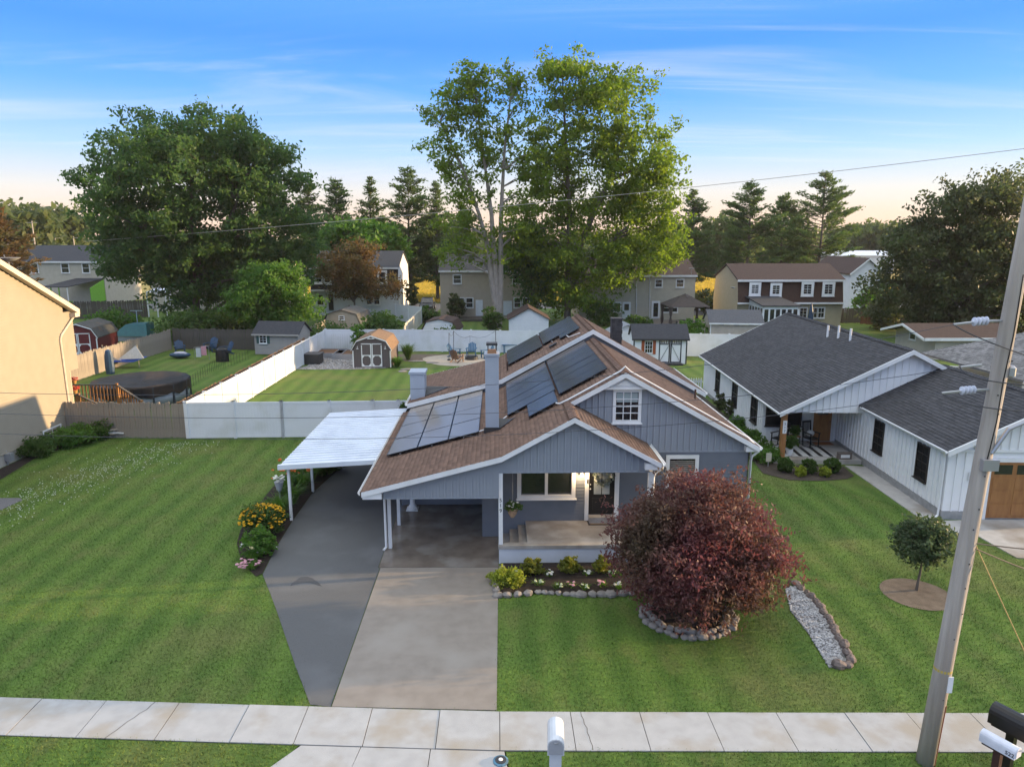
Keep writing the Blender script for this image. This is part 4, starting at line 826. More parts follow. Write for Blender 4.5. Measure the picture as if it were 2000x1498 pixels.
MB().box(p[0], q[0], 75.25, 79.7, 0, .3).build('sunroom_base', WHITE, r)
sr = MB().ext([(p[0], 75.25, z1-.25), (p[0], 79.8, z1-.25), (p[0], 79.8, z2-.1), (p[0], 75.25, z1)], (.08, 0, 0)).build('sunroom_side', WHITE, r); MB().box(p[0], q[0], 75.2, 75.35, z1-.3, z1).build('header', WHITE, sr)
for i in range(7):
    x = p[0]+(q[0]-p[0])*i/6; MB().box(x-.08, x+.08, 75.18, 75.36, .3, z1-.3).build('mullion', WHITE, sr)
    if i < 6: MB().box(x+.08, x+(q[0]-p[0])/6-.08, 75.25, 75.28, .4, z1-.3).build('pane', GL, sr)
for i in range(6):
    yy = 75.4+i*.85; MB().box(p[0]-.02, p[0]+.1, yy-.07, yy+.07, .3, z1-.2).build('mullion', WHITE, sr)
    if i < 5: MB().box(p[0]+.02, p[0]+.05, yy+.07, yy+.78, .4, z1-.2).build('pane', GL, sr)
p = V(1437, 563, 80); d2 = thing('satellite_dish', 'satellite dish on the gable wall of the yellow house', 'satellite dish', p)
MB().lathe((p[0]-.25, p[1]+.3, p[2]), [(.02, -.03), (.22, 0), (.4, .1), (.3, .05), (.02, .01)], 14, .7, 1).build('reflector', METAL, d2); MB().tube([(p[0], p[1]+.3, p[2]-.1), (p[0]-.3, p[1]+.3, p[2])], .03, 5).build('mast', METAL, d2)
# white gable-ended house
x0, x1 = V(1660, 560, 96)[0], V(1768, 560, 96)[0]; ze, zr = V(1660, 533, 96)[2], V(1697, 506, 96)[2]; xm = V(1697, 506, 96)[0]; x1 = 2*xm-x0
r = thing('house', 'white two storey gable ended house beside the dark tree', 'house', (xm, 100, 0), 'houses in the row behind the yards')
MB().ext([(x0, 96, 0), (x1, 96, 0), (x1, 96, ze), (xm, 96, zr-.1), (x0, 96, ze)], (0, 12, 0)).build('wall', WSID, r)
for a, c in ((x0-.3, xm), (x1+.3, xm)):
    k = (zr-ze)/(xm-x0); MB().ext([(a, 95.7, zr-k*abs(a-xm)), (c, 95.7, zr), (c, 108.3, zr), (a, 108.3, zr-k*abs(a-xm))], (0, 0, .14)).build('roof', ROOFB, r)
rake(r, [(x0-.3, zr-k*abs(x0-.3-xm)), (xm, zr), (x1+.3, zr-k*abs(x1+.3-xm))], 95.62, 95.69, .2, up=.12)
pw(r, W(0, 96, 0), 96, (1684, 546, 1692, 562))
# long white metal building far off
x0, x1 = V(1615, 520, 205)[0], V(1745, 520, 205)[0]; ze, zr = V(1620, 500, 205)[2], V(1620, 491, 212)[2]
r = thing('metal_building', 'long white metal building far beyond the dry field', 'building', ((x0+x1)/2, 212, 0))
MB().ext([(x0, 205, 0), (x0, 205, ze), (x0, 212, zr), (x0, 219, ze), (x0, 219, 0)], (x1-x0, 0, 0)).build('wall', WSID, r)
for a in (204.7, 219.3): MB().ext([(x0-.3, a, ze-.05), (x1+.3, a, ze-.05), (x1+.3, 212, zr), (x0-.3, 212, zr)], (0, 0, .2)).build('roof', AW, r)
# building with brown roof and hip-roofed neighbour at right
r = thing('garage_building', 'cream garage with brown roof and white trim behind the bungalow', 'garage', (*V(1850, 690, 58)[:2], 0))
xl, xr = V(1826, 680, 58)[0], V(1985, 680, 58)[0]; ze = V(1826, 660, 58)[2]; zr = V(1800, 635, 60.5)[2]
MB().ext([(xl, 58, 0), (xl, 58, ze), (xl, 61, zr), (xl, 64, ze), (xl, 64, 0)], (xr-xl, 0, 0)).build('wall', CREAM, r)
for a in (57.6, 64.4): MB().ext([(xl-1.2, a, ze-.1), (xr+.3, a, ze-.1), (xr+.3, 61, zr), (xl-1.2, 61, zr)], (0, 0, .12)).build('roof', ROOFB, r)
MB().box(xl-1.2, xr+.3, 57.52, 57.58, ze-.2, ze+.04).build('fascia', WHITE, r)
b = MB(); b.ext([(xl-1.28, 57.6, ze-.2), (xl-1.28, 61, zr-.1), (xl-1.28, 64.4, ze-.2), (xl-1.28, 64.4, ze), (xl-1.28, 61, zr+.1), (xl-1.28, 57.6, ze)], (.07, 0, 0)); b.build('fascia', WHITE, r)
window(r, W(xl-.005, 64, -math.pi/2), 2.2, 3.2, 1.2, 2.3)
r = thing('house', 'grey hip roofed house with white porch rails behind the bungalow garage', 'house', (32, 39, 0))
GR = M('weathered_grey_shingle', (.20, .19, .185), (.13, .125, .12), 12, .9, .4, 25, st=(1, 1, 4))
GRS = M('grey_weathered_shingle', (.24, .23, .225), (.15, .145, .14), 9, .9, .3, 40, isl=.3)
zr, ze = 4.9, 2.9; hx0, hx1, hy0, hy1 = 26.3, 40, 34.3, 43.2
MB().box(hx0+2.2, hx1, hy0+.5, hy1-.5, 0, ze).build('wall', PALE, r)
rid = [(hx0+3.8, 38.75, zr), (hx1-4, 38.75, zr)]
for nm, q in (('roof', [(hx0, hy0, ze), (hx1, hy0, ze), rid[1], rid[0]]), ('roof', [(hx0, hy1, ze), (hx1, hy1, ze), rid[1], rid[0]]), ('roof', [(hx0, hy0, ze), rid[0], (hx0, hy1, ze)]), ('roof', [(hx1, hy0, ze), rid[1], (hx1, hy1, ze)])):
    rf = MB().ext(q, (0, 0, .1)).build(nm, GR, r)
    v0, v1, v2 = Vector(q[0]), Vector(q[1]), Vector(q[2]); nn = (v1-v0).cross(v2-v0); fz = lambda x, y, v0=v0, nn=nn: v0.z-(nn.x*(x-v0.x)+nn.y*(y-v0.y))/nn.z+.1
    shingles(rf, [(k[0], k[1]) for k in q], fz, 'x' if len(q) == 3 else 'y', GRS, .16, .32)
for x in (hx0+.3, hx0+1.6, hx0+3.2):
    MB().ob((x, hy0+.3, ze/2), (.14, .14, ze), 0).build('post', WHITE, r)
MB().box(hx0+.2, hx0+4, hy0+.22, hy0+.36, ze-.25, ze).build('beam', WHITE, r); MB().box(hx0+.2, hx0+3.2, hy0+.26, hy0+.32, .85, .95).build('rail', WHITE, r)
window(r, W(0, hy0+.49, 0), hx0+4.6, hx0+6.6, 1.2, 2.6, 2, 2)
MB().box(hx0-.02, hx1, hy0-.06, hy0-.005, ze-.1, ze+.08).build('fascia', WHITE, r)
# ------------------------------------------------------------ sheds
def gambrel(label, px, Y, wd, dep, h, wm, rm, doors=None, rz=0, trim=True, wall=.55, grp='gambrel barn sheds', extra=None):
    r = thing('barn_shed', label, 'shed', (0, 0, 0), grp); a = wd/2; hw = h*wall; hk = h*.84; ak = a*.72
    pf = [(-a, hw), (-ak, hk), (0, h), (ak, hk), (a, hw)]
    MB().ext([(-a, 0, .06), (a, 0, .06)]+[(x, 0, z) for x, z in pf[::-1]], (0, dep, 0)).build('wall', wm, r)
    for p, q in zip(pf, pf[1:]):
        e = 1.06; MB().ext([(p[0]*e, -.12, p[1]), (q[0]*e, -.12, q[1]), (q[0]*e, -.12, q[1]+.07), (p[0]*e, -.12, p[1]+.07)], (0, dep+.24, 0)).build('roof', rm, r)
    if trim:
        rake(r, [(x*1.06, z) for x, z in pf], -.16, -.12, .09, up=.04)
        for x in (-a, a-.09): MB().box(x, x+.09, -.03, 0, .06, hw-.02).build('corner_board', WHITE, r)
    if doors:
        dw, dh, dm = doors; w = W(0, 0, 0)
        for s in (-1, 1):
            x0, x1 = sorted((s*.02, s*dw/2)); d = w.box(MB(), x0, x1, .002, .02, .12, dh).build('door', dm, r)
            b = MB(); t = .07
            w.box(b, x0, x1, .02, .04, dh-t, dh); w.box(b, x0, x1, .02, .04, .12, .12+t); w.box(b, x0, x1, .02, .04, dh*.5, dh*.5+t); w.box(b, x0, x0+t, .02, .041, .12, dh); w.box(b, x1-t, x1, .02, .041, .12, dh)
            for cx, cz, sx_, sz in ((x0+t, .12+t, 1, 1), (x1-t, .12+t, -1, 1), (x0+t, dh*.5, 1, -1), (x1-t, dh*.5, -1, -1)): b.ext([(cx, -.042, cz), (cx+sx_*.17, -.042, cz), (cx, -.042, cz+sz*.2)], (0, .02, 0))
            b.build('door_trim', WHITE, d)
            MB().box(x0 if s < 0 else x1-.1, x0+.1 if s < 0 else x1, -.05, -.041, dh-.12, dh-.06).build('hinge', BLACK, d)
    if extra: extra(r)
    g = G(*px); return place(r, (g[0], Y or g[1], 0), rz)
RED = M('barn_red', (.14, .022, .024), (.11, .018, .02), 4, .7); TAUPE = M('taupe_shed', (.125, .10, .098), (.10, .082, .08), 4, .7, st=(8, 8, .3)); SHT = M('tan_roof_shingle', (.23, .145, .085), (.15, .095, .058), 7, .9, .4, 20, isl=.2)
OLDR = M('mossy_roof', (.10, .10, .095), (.065, .065, .06), 4, .9, .4, 20, c=(.13, .09, .06), cscale=.8)
gambrel('red barn shed with white trimmed double doors behind the wooden fence', (166, 692), 61.5, 3.1, 4.6, 2.75, RED, OLDR, (2.0, 1.95, RED), math.radians(8))
def lamps(r):
    for s in (-1, 1): b = MB(); b.blob((s*1.08, -.1, 1.55), (.1, .08, .03), 8, 4, 0); b.tube([(s*1.08, -.08, 1.56), (s*1.08, -.05, 1.75)], .02, 5); b.build('wall_lamp', WHITE, r)
    MB().ext([(-.3, -.18, 2.32), (.3, -.18, 2.32), (.2, -.18, 2.42), (0, -.18, 2.36), (-.2, -.18, 2.42)], (0, .03, 0)).build('gable_ornament', WHITE, r)
gambrel('taupe barn shed with white double doors and tan shingle roof', (727, 719), None, 3.0, 4.0, 2.55, TAUPE, SHT, (1.6, 1.95, TAUPE), 0, extra=lamps)
def sw(r): window(r, W(0, 0, 0), -.3, .3, 1.75, 2.2, 1, 2, .07)
gambrel('tan gambrel shed with small gable window among shrubs', (682, 650), 73, 4.1, 5, 2.75, M('tan_shed', (.45, .37, .28), (.40, .33, .25), 3, .7), OLDR, None, math.radians(-4), False, .3, extra=sw)
gambrel('low white gambrel shed with brown roof behind the back fence', (858, 660), 72, 3.6, 4.0, 1.9, WSID, ROOFB, None, math.radians(-6), False, .35)
LATER = []
def gshed(label, px, Y, wd, dep, hw, h, wm, rm, axis='x', rz=0, grp='gable roofed garden sheds', trim=WHITE, oh=.2):
    r = thing('garden_shed', label, 'shed', (0, 0, 0), grp); a = wd/2
    if axis == 'x':
        MB().ext([(-a, 0, .05), (-a, 0, hw), (-a, dep/2, h-.05), (-a, dep, hw), (-a, dep, .05)], (wd, 0, 0)).build('wall', wm, r); k = (h-hw)/(dep/2)
        for y0, y1 in ((-oh, dep/2), (dep+oh, dep/2)): MB().ext([(-a-.15, y0, hw-k*oh), (a+.15, y0, hw-k*oh), (a+.15, y1, h), (-a-.15, y1, h)], (0, 0, .08)).build('roof', rm, r)
        MB().box(-a-.15, a+.15, -oh-.05, -oh-.003, hw-k*oh-.06, hw-k*oh+.08).build('fascia', trim, r)
    else:
        MB().ext([(-a, 0, .05), (a, 0, .05), (a, 0, hw), (0, 0, h-.05), (-a, 0, hw)], (0, dep, 0)).build('wall', wm, r); k = (h-hw)/a
        for x0 in (-a-oh, a+oh): MB().ext([(x0, -.2, hw-k*oh), (0, -.2, h), (0, dep+.2, h), (x0, dep+.2, hw-k*oh)], (0, 0, .08)).build('roof', rm, r)
    for x in (-a, a-.1): MB().box(x, x+.1, -.02, 0, .05, hw-.03).build('corner_board', trim, r)
    g = G(*px); LATER.append((r, (g[0], Y or g[1], 0), rz)); return r
r = gshed('grey sided shed with green shuttered window beside the white fence', (541, 694), 61.5, 4.0, 2.6, 1.9, 2.75, GREYS, ROOFG, rz=math.radians(-8), trim=GREYS)
w = W(0, 0, 0); window(r, w, -1.55, -.85, 1.0, 1.75, 2, 3, .06)
for x in (-1.8, -.85): w.box(MB(), x, x+.25, 0, .03, 1.0, 1.75).build('shutter', M('green_shutter', (.03, .09, .085)), r)
for x in (-.2, .6): w.box(MB(), x, x+.78, 0, .03, .1, 1.75).build('door', GREYS, r)
r = gshed('white shed with brown gable roof behind the back fence', (1033, 660), 72, 4.0, 4.5, 1.9, 3.0, WSID, ROOFB, 'y')
r = gshed('white shed with black roof, black framed doors and orange shutters', (1290, 713), 56.3, 4.3, 2.6, 2.15, 3.05, WB, ROOFG, rz=math.radians(-4), trim=CHAR)
w = W(0, 0, 0); window(r, w, -1.25, -.6, .9, 1.9, 3, 3, .05)
for x in (-1.5, -.6): w.box(MB(), x, x+.25, 0, .03, .8, 1.95).build('shutter', M('orange_shutter', (.36, .09, .03)), r)
for s in (-1, 1):
    x0, x1 = sorted((.8+s*.02, .8+s*.9)); d = w.box(MB(), x0, x1, 0, .02, .15, 2.0).build('door', WB, r); b = MB()
    for q in ((x0, x0+.09, .15, 2.0), (x1-.09, x1, .15, 2.0), (x0, x1, 1.6, 1.68), (x0, x1, 1.93, 2.0), (x0, x1, .15, .22)): w.box(b, q[0], q[1], .02, .04, q[2], q[3])
    b.beam((.8+s*.8, -.03, .25), (.8+s*.1, -.03, 1.58), .07, .02); b.build('door_trim', CHAR, d)
    for k in range(5): w.box(MB(), x0+.12+k*.14, x0+.2+k*.14, .02, .03, 1.7, 1.92).build('pane', GL, d)
w.box(MB(), -.1, 1.8, 0, .6, 0, .12).build('ramp', CHAR, r)
r = gshed('beige shed with grey shingle roof left of the sunroom', (1425, 668), 67, 4.9, 3.4, 2.1, 3.1, siding('beige_shed', (.46, .40, .33)), M('grey_roofing', (.12, .12, .125), (.085, .085, .09), 8, .9, .4, 20), rz=math.radians(-6))
for x in (-1.4, 0, 1.4): MB().ext([(x-.25, -.12, 1.86), (x+.25, -.12, 1.86), (x, -.12, 2.02)], (0, .1, 0)).build('light_shade', CHAR, r)
r = gshed('pale low shed with blue grey roof behind the dark chimney', (1215, 668), 66, 3.0, 2.6, 1.3, 2.0, WSID, M('blue_grey_roof', (.28, .30, .33), (.24, .26, .29)), 'y')

for a_ in LATER: place(*a_)
# ------------------------------------------------------------ trees and shrubs
def leafmesh(name, c, size, m, parent=None, asp=.55, up=.5, kind=None, dirs=None):
    c = np.asarray(c); n = len(c); s = size*(.6+.8*rng.random(n))[:, None]
    d = rng.normal(size=(n, 3)) if dirs is None else dirs+rng.normal(size=(n, 3))*.35
    d /= np.linalg.norm(d, axis=1)[:, None]+1e-9
    k = rng.normal(size=(n, 3)); k[:, 2] += up*2
    u = np.cross(d, k); u /= np.linalg.norm(u, axis=1)[:, None]+1e-9
    v = np.stack([c-d*s, c+u*s*asp-d*s*.1, c+d*s, c-u*s*asp-d*s*.1], 1).reshape(-1, 3)
    return npmesh(name, v, np.arange(4*n).reshape(-1, 4), m, parent, kind)
def in_ell(n, e, lo=.55):
    d = rng.normal(size=(n, 3)); d /= np.linalg.norm(d, axis=1)[:, None]; r = lo+(1-lo)*rng.random(n)**.6
    return np.array(e[:3])+d*r[:, None]*np.array(e[3:6])
def E(px, py, rx, ry, Y, dep=None):
    c = V(px, py, Y); k = Y/F*1.03; return (*c, rx*k, (dep or rx)*k, ry*k)
def boughs(ells, n, sub, per, sb=.9, sc=.32, lo=.55, dens=None):
    vol = np.array([e[3]*e[4]*e[5] for e in ells])**.75
    if dens is not None: vol = vol*np.array(dens)
    vol /= vol.sum(); B = np.concatenate([in_ell(max(1, int(round(n*q))), e, lo) for e, q in zip(ells, vol)])
    S = np.repeat(B, sub, 0)+rng.normal(size=(len(B)*sub, 3))*np.array([1, 1, .62])*sb
    k = np.repeat(S, per, 0); return B, k+rng.normal(size=k.shape)*np.array([1, 1, .7])*sc
def limb(b, p, q, r0, r1, n=5, wob=.08, seg=4):
    p, q = Vector(p), Vector(q); d = q-p; L_ = d.length; pts = []
    for i in range(seg+1):
        t = i/seg; w_ = wob*L_*math.sin(math.pi*t); pts.append(p+d*t+Vector((random.gauss(0, w_*.4), random.gauss(0, w_*.4), w_*.6)))
    b.tube(pts, r0, n, r1, False)
def tree(name, label, base, stems, ells, n, sub, per, leaf, m, sb=.9, sc=.32, bark=None, r=.35, nl=34, group=None, lo=.5, asp=.55, dens=None, cat='tree'):
    """stems: polylines starting at the base; limbs run from the nearest stem point up to boughs"""
    t = thing(name, label, cat, base, group); B, lv = boughs(ells, n, sub, per, sb, sc, lo, dens)
    b = MB(); nodes = []
    for st in stems:
        st = [Vector(p) for p in st]; L_ = sum((q-p).length for p, q in zip(st, st[1:])); ac = 0
        fine = []
        for p, q in zip(st, st[1:]):
            for i in range(4): fine.append(p+(q-p)*i/4)
        fine.append(st[-1]); b.tube(fine, r, 8, r*.18, False)
        for i, p in enumerate(fine): nodes.append((p, r*(1-.82*i/len(fine))))
    for q in B[rng.permutation(len(B))[:nl]]:
        q = Vector(q); c = [(p, rr) for p, rr in nodes if p.z < q.z-.15*(q.xy-p.xy).length] or nodes[:2]
        p, rr = min(c, key=lambda k: (k[0]-q).length*(1+.3*random.random())); limb(b, p, q, rr*.45, .02)
    b.build('trunk', bark or BARK, t, smooth=True); leafmesh('crown', lv, leaf, m, t, asp); return t
OAK = LEAF('oak_leaf', (.058, .112, .028), (.105, .165, .040), .48, (.050, .098, .034))
LOC = LEAF('locust_leaf', (.085, .15, .020), (.165, .22, .032), .52, (.115, .17, .025))
DRK = LEAF('dark_leaf', (.050, .078, .027), (.088, .112, .040), .4, (.066, .070, .032)); GRN = LEAF('bright_leaf', (.070, .15, .025), (.12, .21, .038), .42, (.06, .135, .022))
ORG = LEAF('rusty_leaf', (.125, .080, .034), (.185, .096, .038), .42, (.090, .085, .032)); PIN = LEAF('pine_needle', (.055, .098, .032), (.095, .14, .044), .4, (.08, .118, .036))
RMP = LEAF('red_maple_leaf', (.105, .042, .048), (.185, .060, .062), .3, (.085, .060, .036)); SHR = LEAF('shrub_leaf', (.046, .095, .020), (.080, .14, .030), .38); FAR = LEAF('far_leaf', (.075, .11, .038), (.12, .15, .05), .4)
LIM = LEAF('lime_leaf', (.20, .26, .03), (.30, .34, .05), .4)
Y = 78; base = (*V(372, 500, Y)[:2], 0); x0 = base[0]
tree('oak_tree', 'huge round spreading green tree left of the yards', base, [[base, (x0, Y, 5), (x0+.3, Y, 11), (x0+1, Y, 18)], [(x0, Y, 4), (x0-3, Y, 9), (x0-6, Y, 14)], [(x0, Y, 4.5), (x0+3, Y, 9), (x0+5.5, Y, 14)]],
     [E(*q, Y) for q in ((380, 380, 165, 150), (278, 375, 100, 105), (500, 400, 105, 130), (212, 425, 46, 85), (575, 455, 45, 75), (315, 495, 112, 55), (455, 520, 130, 65), (418, 278, 82, 62), (236, 490, 42, 60), (395, 570, 70, 35))], 400, 7, 34, .21, OAK, .95, .40, r=.6, nl=90, lo=.45)
Y = 80; b0 = V(974, 640, Y); base = (b0[0], Y, 0); v = lambda px, py: V(px, py, Y)
tree('locust_tree', 'tall airy tree with three pale trunks behind the back fence', base, [[base, v(962, 560), v(950, 470), v(936, 420), v(905, 330), v(860, 240)], [base, v(968, 540), v(960, 420), v(948, 330), v(925, 160)], [base, v(978, 540), v(978, 430), v(985, 300), v(1000, 165)]],
     [E(*q, Y, 40) for q in ((950, 165, 90, 42), (880, 215, 52, 38), (860, 285, 36, 45), (935, 300, 70, 85), (1005, 280, 55, 110), (985, 430, 75, 80), (905, 400, 48, 65), (960, 500, 70, 50), (890, 465, 40, 45))], 190, 4, 20, .2, LOC, .6, .34, BARKP, .40, nl=110, lo=.2, dens=(1.3, 1.2, 1.2, .9, .9, .5, .9, .35, .9))
Y = 83; b0 = V(1108, 630, Y); base = (b0[0], Y, 0)
tree('locust_tree', 'tall dense tree with golden sunlit right side behind the roof ridge', base, [[base, v(1110, 520), v(1112, 400), v(1105, 280), v(1098, 140)], [v(1110, 540), v(1150, 440), v(1200, 330), v(1230, 230)], [v(1110, 560), v(1170, 490), v(1240, 430)]],
     [E(*q, Y, 70) for q in ((1100, 170, 58, 60), (1190, 215, 80, 80), (1240, 320, 75, 85), (1165, 345, 95, 100), (1085, 330, 70, 95), (1210, 445, 100, 75), (1150, 520, 80, 65), (1262, 500, 55, 40), (1095, 575, 48, 45), (1062, 450, 60, 80), (1295, 380, 25, 60), (1300, 470, 28, 30))], 340, 6, 30, .2, LOC, .9, .42, BARK, .42, nl=80, lo=.35)
Y = 85; b0 = V(1040, 620, Y); base = (b0[0], Y, 0)
tree('maple_tree', 'dark low tree between the two tall tree trunks', base, [[base, v(1040, 540), v(1030, 470)]], [E(*q, Y, 50) for q in ((1030, 490, 45, 55), (1058, 540, 34, 50))], 90, 6, 20, .22, OAK, .8, .4, BARK, .3, nl=30)
Y = 71; b0 = V(1890, 640, Y); base = (b0[0], Y, 0)
tree('maple_tree', 'broad dark maple tree behind the utility pole', base, [[base, v(1890, 540), v(1880, 440), v(1885, 380)], [v(1890, 560), v(1820, 500)], [v(1890, 540), v(1960, 450)]],
     [E(*q, Y, 80) for q in ((1885, 430, 85, 75), (1970, 420, 70, 68), (1815, 500, 70, 85), (1925, 545, 110, 90), (1765, 580, 48, 48), (2000, 590, 60, 90), (1840, 590, 80, 50))], 320, 6, 30, .19, DRK, .8, .38, r=.5, nl=50, lo=.5)
Y = 70; b0 = V(535, 640, Y); base = (b0[0], Y, 0)
tree('young_tree', 'bright green rounded tree above the grey shed', base, [[base, v(535, 600), v(540, 540)]], [E(*q, Y) for q in ((530, 578, 68, 52), (548, 535, 34, 26), (500, 600, 45, 35), (580, 605, 35, 35))], 130, 6, 26, .15, GRN, .55, .26, r=.2, nl=24)
Y = 113; b0 = V(705, 500, Y); base = (b0[0], Y, 0)
tree('shade_tree', 'wide bright green tree behind the dark mansard house', base, [[base, v(705, 500), v(710, 460)]], [E(*q, Y) for q in ((700, 470, 68, 32), (740, 480, 45, 30), (660, 480, 35, 25))], 130, 6, 15, .4, GRN, .9, .5, r=.3, nl=20)
Y = 88; b0 = V(693, 610, Y); base = (b0[0], Y, 0)
tree('maple_tree', 'rusty orange leaved tree against the dark mansard house', base, [[base, v(692, 580), v(688, 520)], [v(692, 590), v(665, 550), v(650, 520)], [v(692, 585), v(720, 550)]], [E(*q, Y) for q in ((680, 525, 62, 36), (705, 488, 30, 16), (738, 560, 42, 18), (640, 520, 28, 25), (690, 560, 45, 22))], 150, 5, 20, .16, ORG, .6, .3, r=.16, nl=40, lo=.3)
def conifer(label, px, py, Y, wpx, m=PIN, bot=.12, dens=1., seed=0):
    top = V(px, py, Y); h = top[2]; t = thing('pine_tree', label, 'tree', (top[0], Y, 0), 'tall pines beyond the houses'); b = MB()
    b.tube([(top[0], Y, 0), (top[0]+random.uniform(-.3, .3), Y, h*.5), (top[0], Y, h)], .32, 7, .03, False)
    R_ = wpx*Y/F; C = []; D = []; z = h*bot
    while z < h*.985:
        f = 1-(z/h); prof = min(1, f*2.1+.06)*(.72+.5*random.random())
        for k in range(random.randint(3, 5)):
            a = random.uniform(0, 2*math.pi); L_ = R_*prof*random.uniform(.65, 1.2); rise = L_*(.12+.45*(1-f))+random.gauss(0, .2)
            p = Vector((top[0], Y, z)); q = p+Vector((math.cos(a)*L_, math.sin(a)*L_, rise)); b.tube([p, p+(q-p)*.5+Vector((0, 0, -.05*L_)), q], .07, 4, .012, False)
            nn = int(max(5, L_*10*dens))
            for i in range(nn):
                s = .28+.75*random.random()**.8; o_ = Vector((random.gauss(0, .34), random.gauss(0, .34), random.gauss(.08, .13)))
                C.append(p+(q-p)*min(s, 1.02)+o_*min(1, L_/2+.25)); D.append((math.cos(a)+random.gauss(0, .5), math.sin(a)+random.gauss(0, .5), .45))
        z += h*random.uniform(.02, .034)
    C = np.repeat(np.array([tuple(c) for c in C]), 3, 0); D = np.repeat(np.array(D), 3, 0); C += rng.normal(size=C.shape)*np.array([.2, .2, .07])
    b.build('trunk', BARK, t); leafmesh('crown', C, .3, m, t, .3, .6, dirs=D); return t
for L_, px, py, Y, wp in (('lone narrow pine tree right of the golden tree', 1356, 370, 128, 42), ('broad pine tree behind the left end of the yellow house', 1468, 357, 126, 66), ('short pine tree between two taller pines', 1536, 378, 132, 46), ('tallest pine tree above the right end of the yellow house', 1613, 335, 127, 70),
                          ('thick pine tree nearest the tall airy tree', 796, 326, 120, 66), ('pine tree with clear sky beside the huge spreading tree', 600, 343, 116, 40), ('flat topped pine tree above the bright green tree', 655, 346, 118, 46), ('slim pine tree between two thick pines', 722, 345, 122, 36), ('thin ragged pine tree beside the tall airy tree', 850, 352, 118, 34), ('low pine tree seen behind the golden tree', 1296, 415, 124, 40), ('dark pine tree at the corner of the tan gabled roof', 900, 395, 112, 40)):
    conifer(L_, px, py, Y, wp)
conifer('brownish evergreen tree beside the satellite dish', -8, 405, 92, 45, ORG)
# trees round the field, further off
for i, (px, py, Y, rx, ry) in enumerate(((45, 440, 150, 48, 24), (112, 437, 165, 40, 24), (1700, 462, 236, 45, 22), (1655, 466, 240, 36, 20), (1745, 468, 232, 30, 20), (1425, 458, 200, 42, 26), (1380, 480, 210, 36, 20), (1330, 475, 220, 40, 24), (870, 470, 190, 50, 26), (810, 478, 210, 45, 22), (1560, 470, 215, 40, 22))):
    c = V(px, py, Y); base = (c[0], Y, 0)
    tree('field_tree', ('rounded green tree left of the huge spreading tree', 'taller green tree beyond the grey roofed cream house', 'hazy tree in front of the long white metal building', 'hazy tree left of the long white metal building', 'pale hazy tree beside the broad dark maple', 'hazy tree behind the broad pine', 'hazy tree beside the lone narrow pine', 'low hazy tree behind the golden tree', 'hazy tree behind the ragged pine', 'low hazy tree beyond the far road', 'low hazy tree between two pines')[i],
         base, [[base, c]], [(*c, rx*Y/F, rx*Y/F, ry*Y/F), (c[0]+1, c[1], c[2]*.5, rx*Y/F*.9, rx*Y/F*.8, c[2]*.5)], 90, 5, 9, .8, FAR, 1.6, .9, r=.4, nl=10, group='trees round the far field')
C = []
for k in range(420):
    a = random.uniform(-1, 1); Yk = random.uniform(262, 330); x = a*Yk*.95; h = random.uniform(6, 13)*(1 if abs(a) > .1 else .8)
    if x < -40: h *= .9
    e = in_ell(70, (x, Yk, h*.55, random.uniform(4, 8), 5, h*.5), .4); C.append(e)
C = np.concatenate(C); o = leafmesh('distant_wood', C, 1.3, FAR, None, .7, kind='stuff'); o['label'] = 'band of far hazy woodland along the horizon'; o['category'] = 'woodland'
# shrubs
def shrub(name, label, px, py, rx, ry, n, leaf, m, Y=None, group=None, cat='shrub', per=14, lo=.35, sb=None, wpx=None):
    """px,py = foot of the plant in the photograph; rx, ry in metres"""
    g = G(px, py); Yg = Y or g[1]; x = g[0] if Y is None else V(px, py, Y)[0]; t = thing(name, label, cat, (x, Yg, 0), group)
    B, lv = boughs([(x, Yg, ry*.55, rx, rx*.9, ry*.5)], n, 4, per, sb or rx*.2, rx*.1, lo); lv[:, 2] = np.maximum(lv[:, 2], .02)
    b = MB()
    for q in B[:8]: limb(b, (x+random.uniform(-.1, .1)*rx, Yg, 0), q, .03*rx+.008, .006, 4)
    b.build('stem', BARK, t); leafmesh('foliage', lv, leaf, m, t); return t
shrub('shrub', 'leafy green bush between the tan shed and cream fence', 748, 655, 1.7, 2.8, 60, .14, SHR, 68); shrub('shrub', 'low green bushes behind the corner of the white fence', 640, 665, 2.2, 1.9, 60, .13, SHR, 66)
shrub('shrub', 'drooping green bush by the dark wooden fence', 370, 670, 2.4, 3.0, 80, .16, SHR, 69); shrub('shrub', 'yellow green bush behind the red barn shed', 232, 655, 2.4, 2.2, 60, .16, GRN, 76); shrub('shrub', 'dark green bush under the huge spreading tree', 440, 640, 2.4, 2.4, 60, .16, SHR, 73)
shrub('shrub', 'green bush at the left corner of the beige shed', 1352, 655, 1.3, 2.2, 40, .13, GRN, 68); shrub('shrub', 'tall grassy shrub by the gazebo house', 1250, 640, 1.2, 1.8, 40, .14, SHR, 76); shrub('shrub', 'grey green bush beside the golden tree', 1180, 630, 1.8, 2.6, 50, .15, SHR, 82)
shrub('shrub', 'dark shrub at the tan house wall by the parked car', 890, 620, 1.1, 3.2, 40, .15, DRK, 88); shrub('shrub', 'round dark shrub beyond the cream fence', 835, 620, 1.4, 1.6, 40, .15, SHR, 86); shrub('shrub', 'small tree like bush beside the white gabled house', 1698, 640, 2.1, 3.6, 60, .17, GRN, 86); shrub('shrub', 'dark bush under the broad maple', 1725, 660, 2.2, 3.0, 60, .17, DRK, 78)
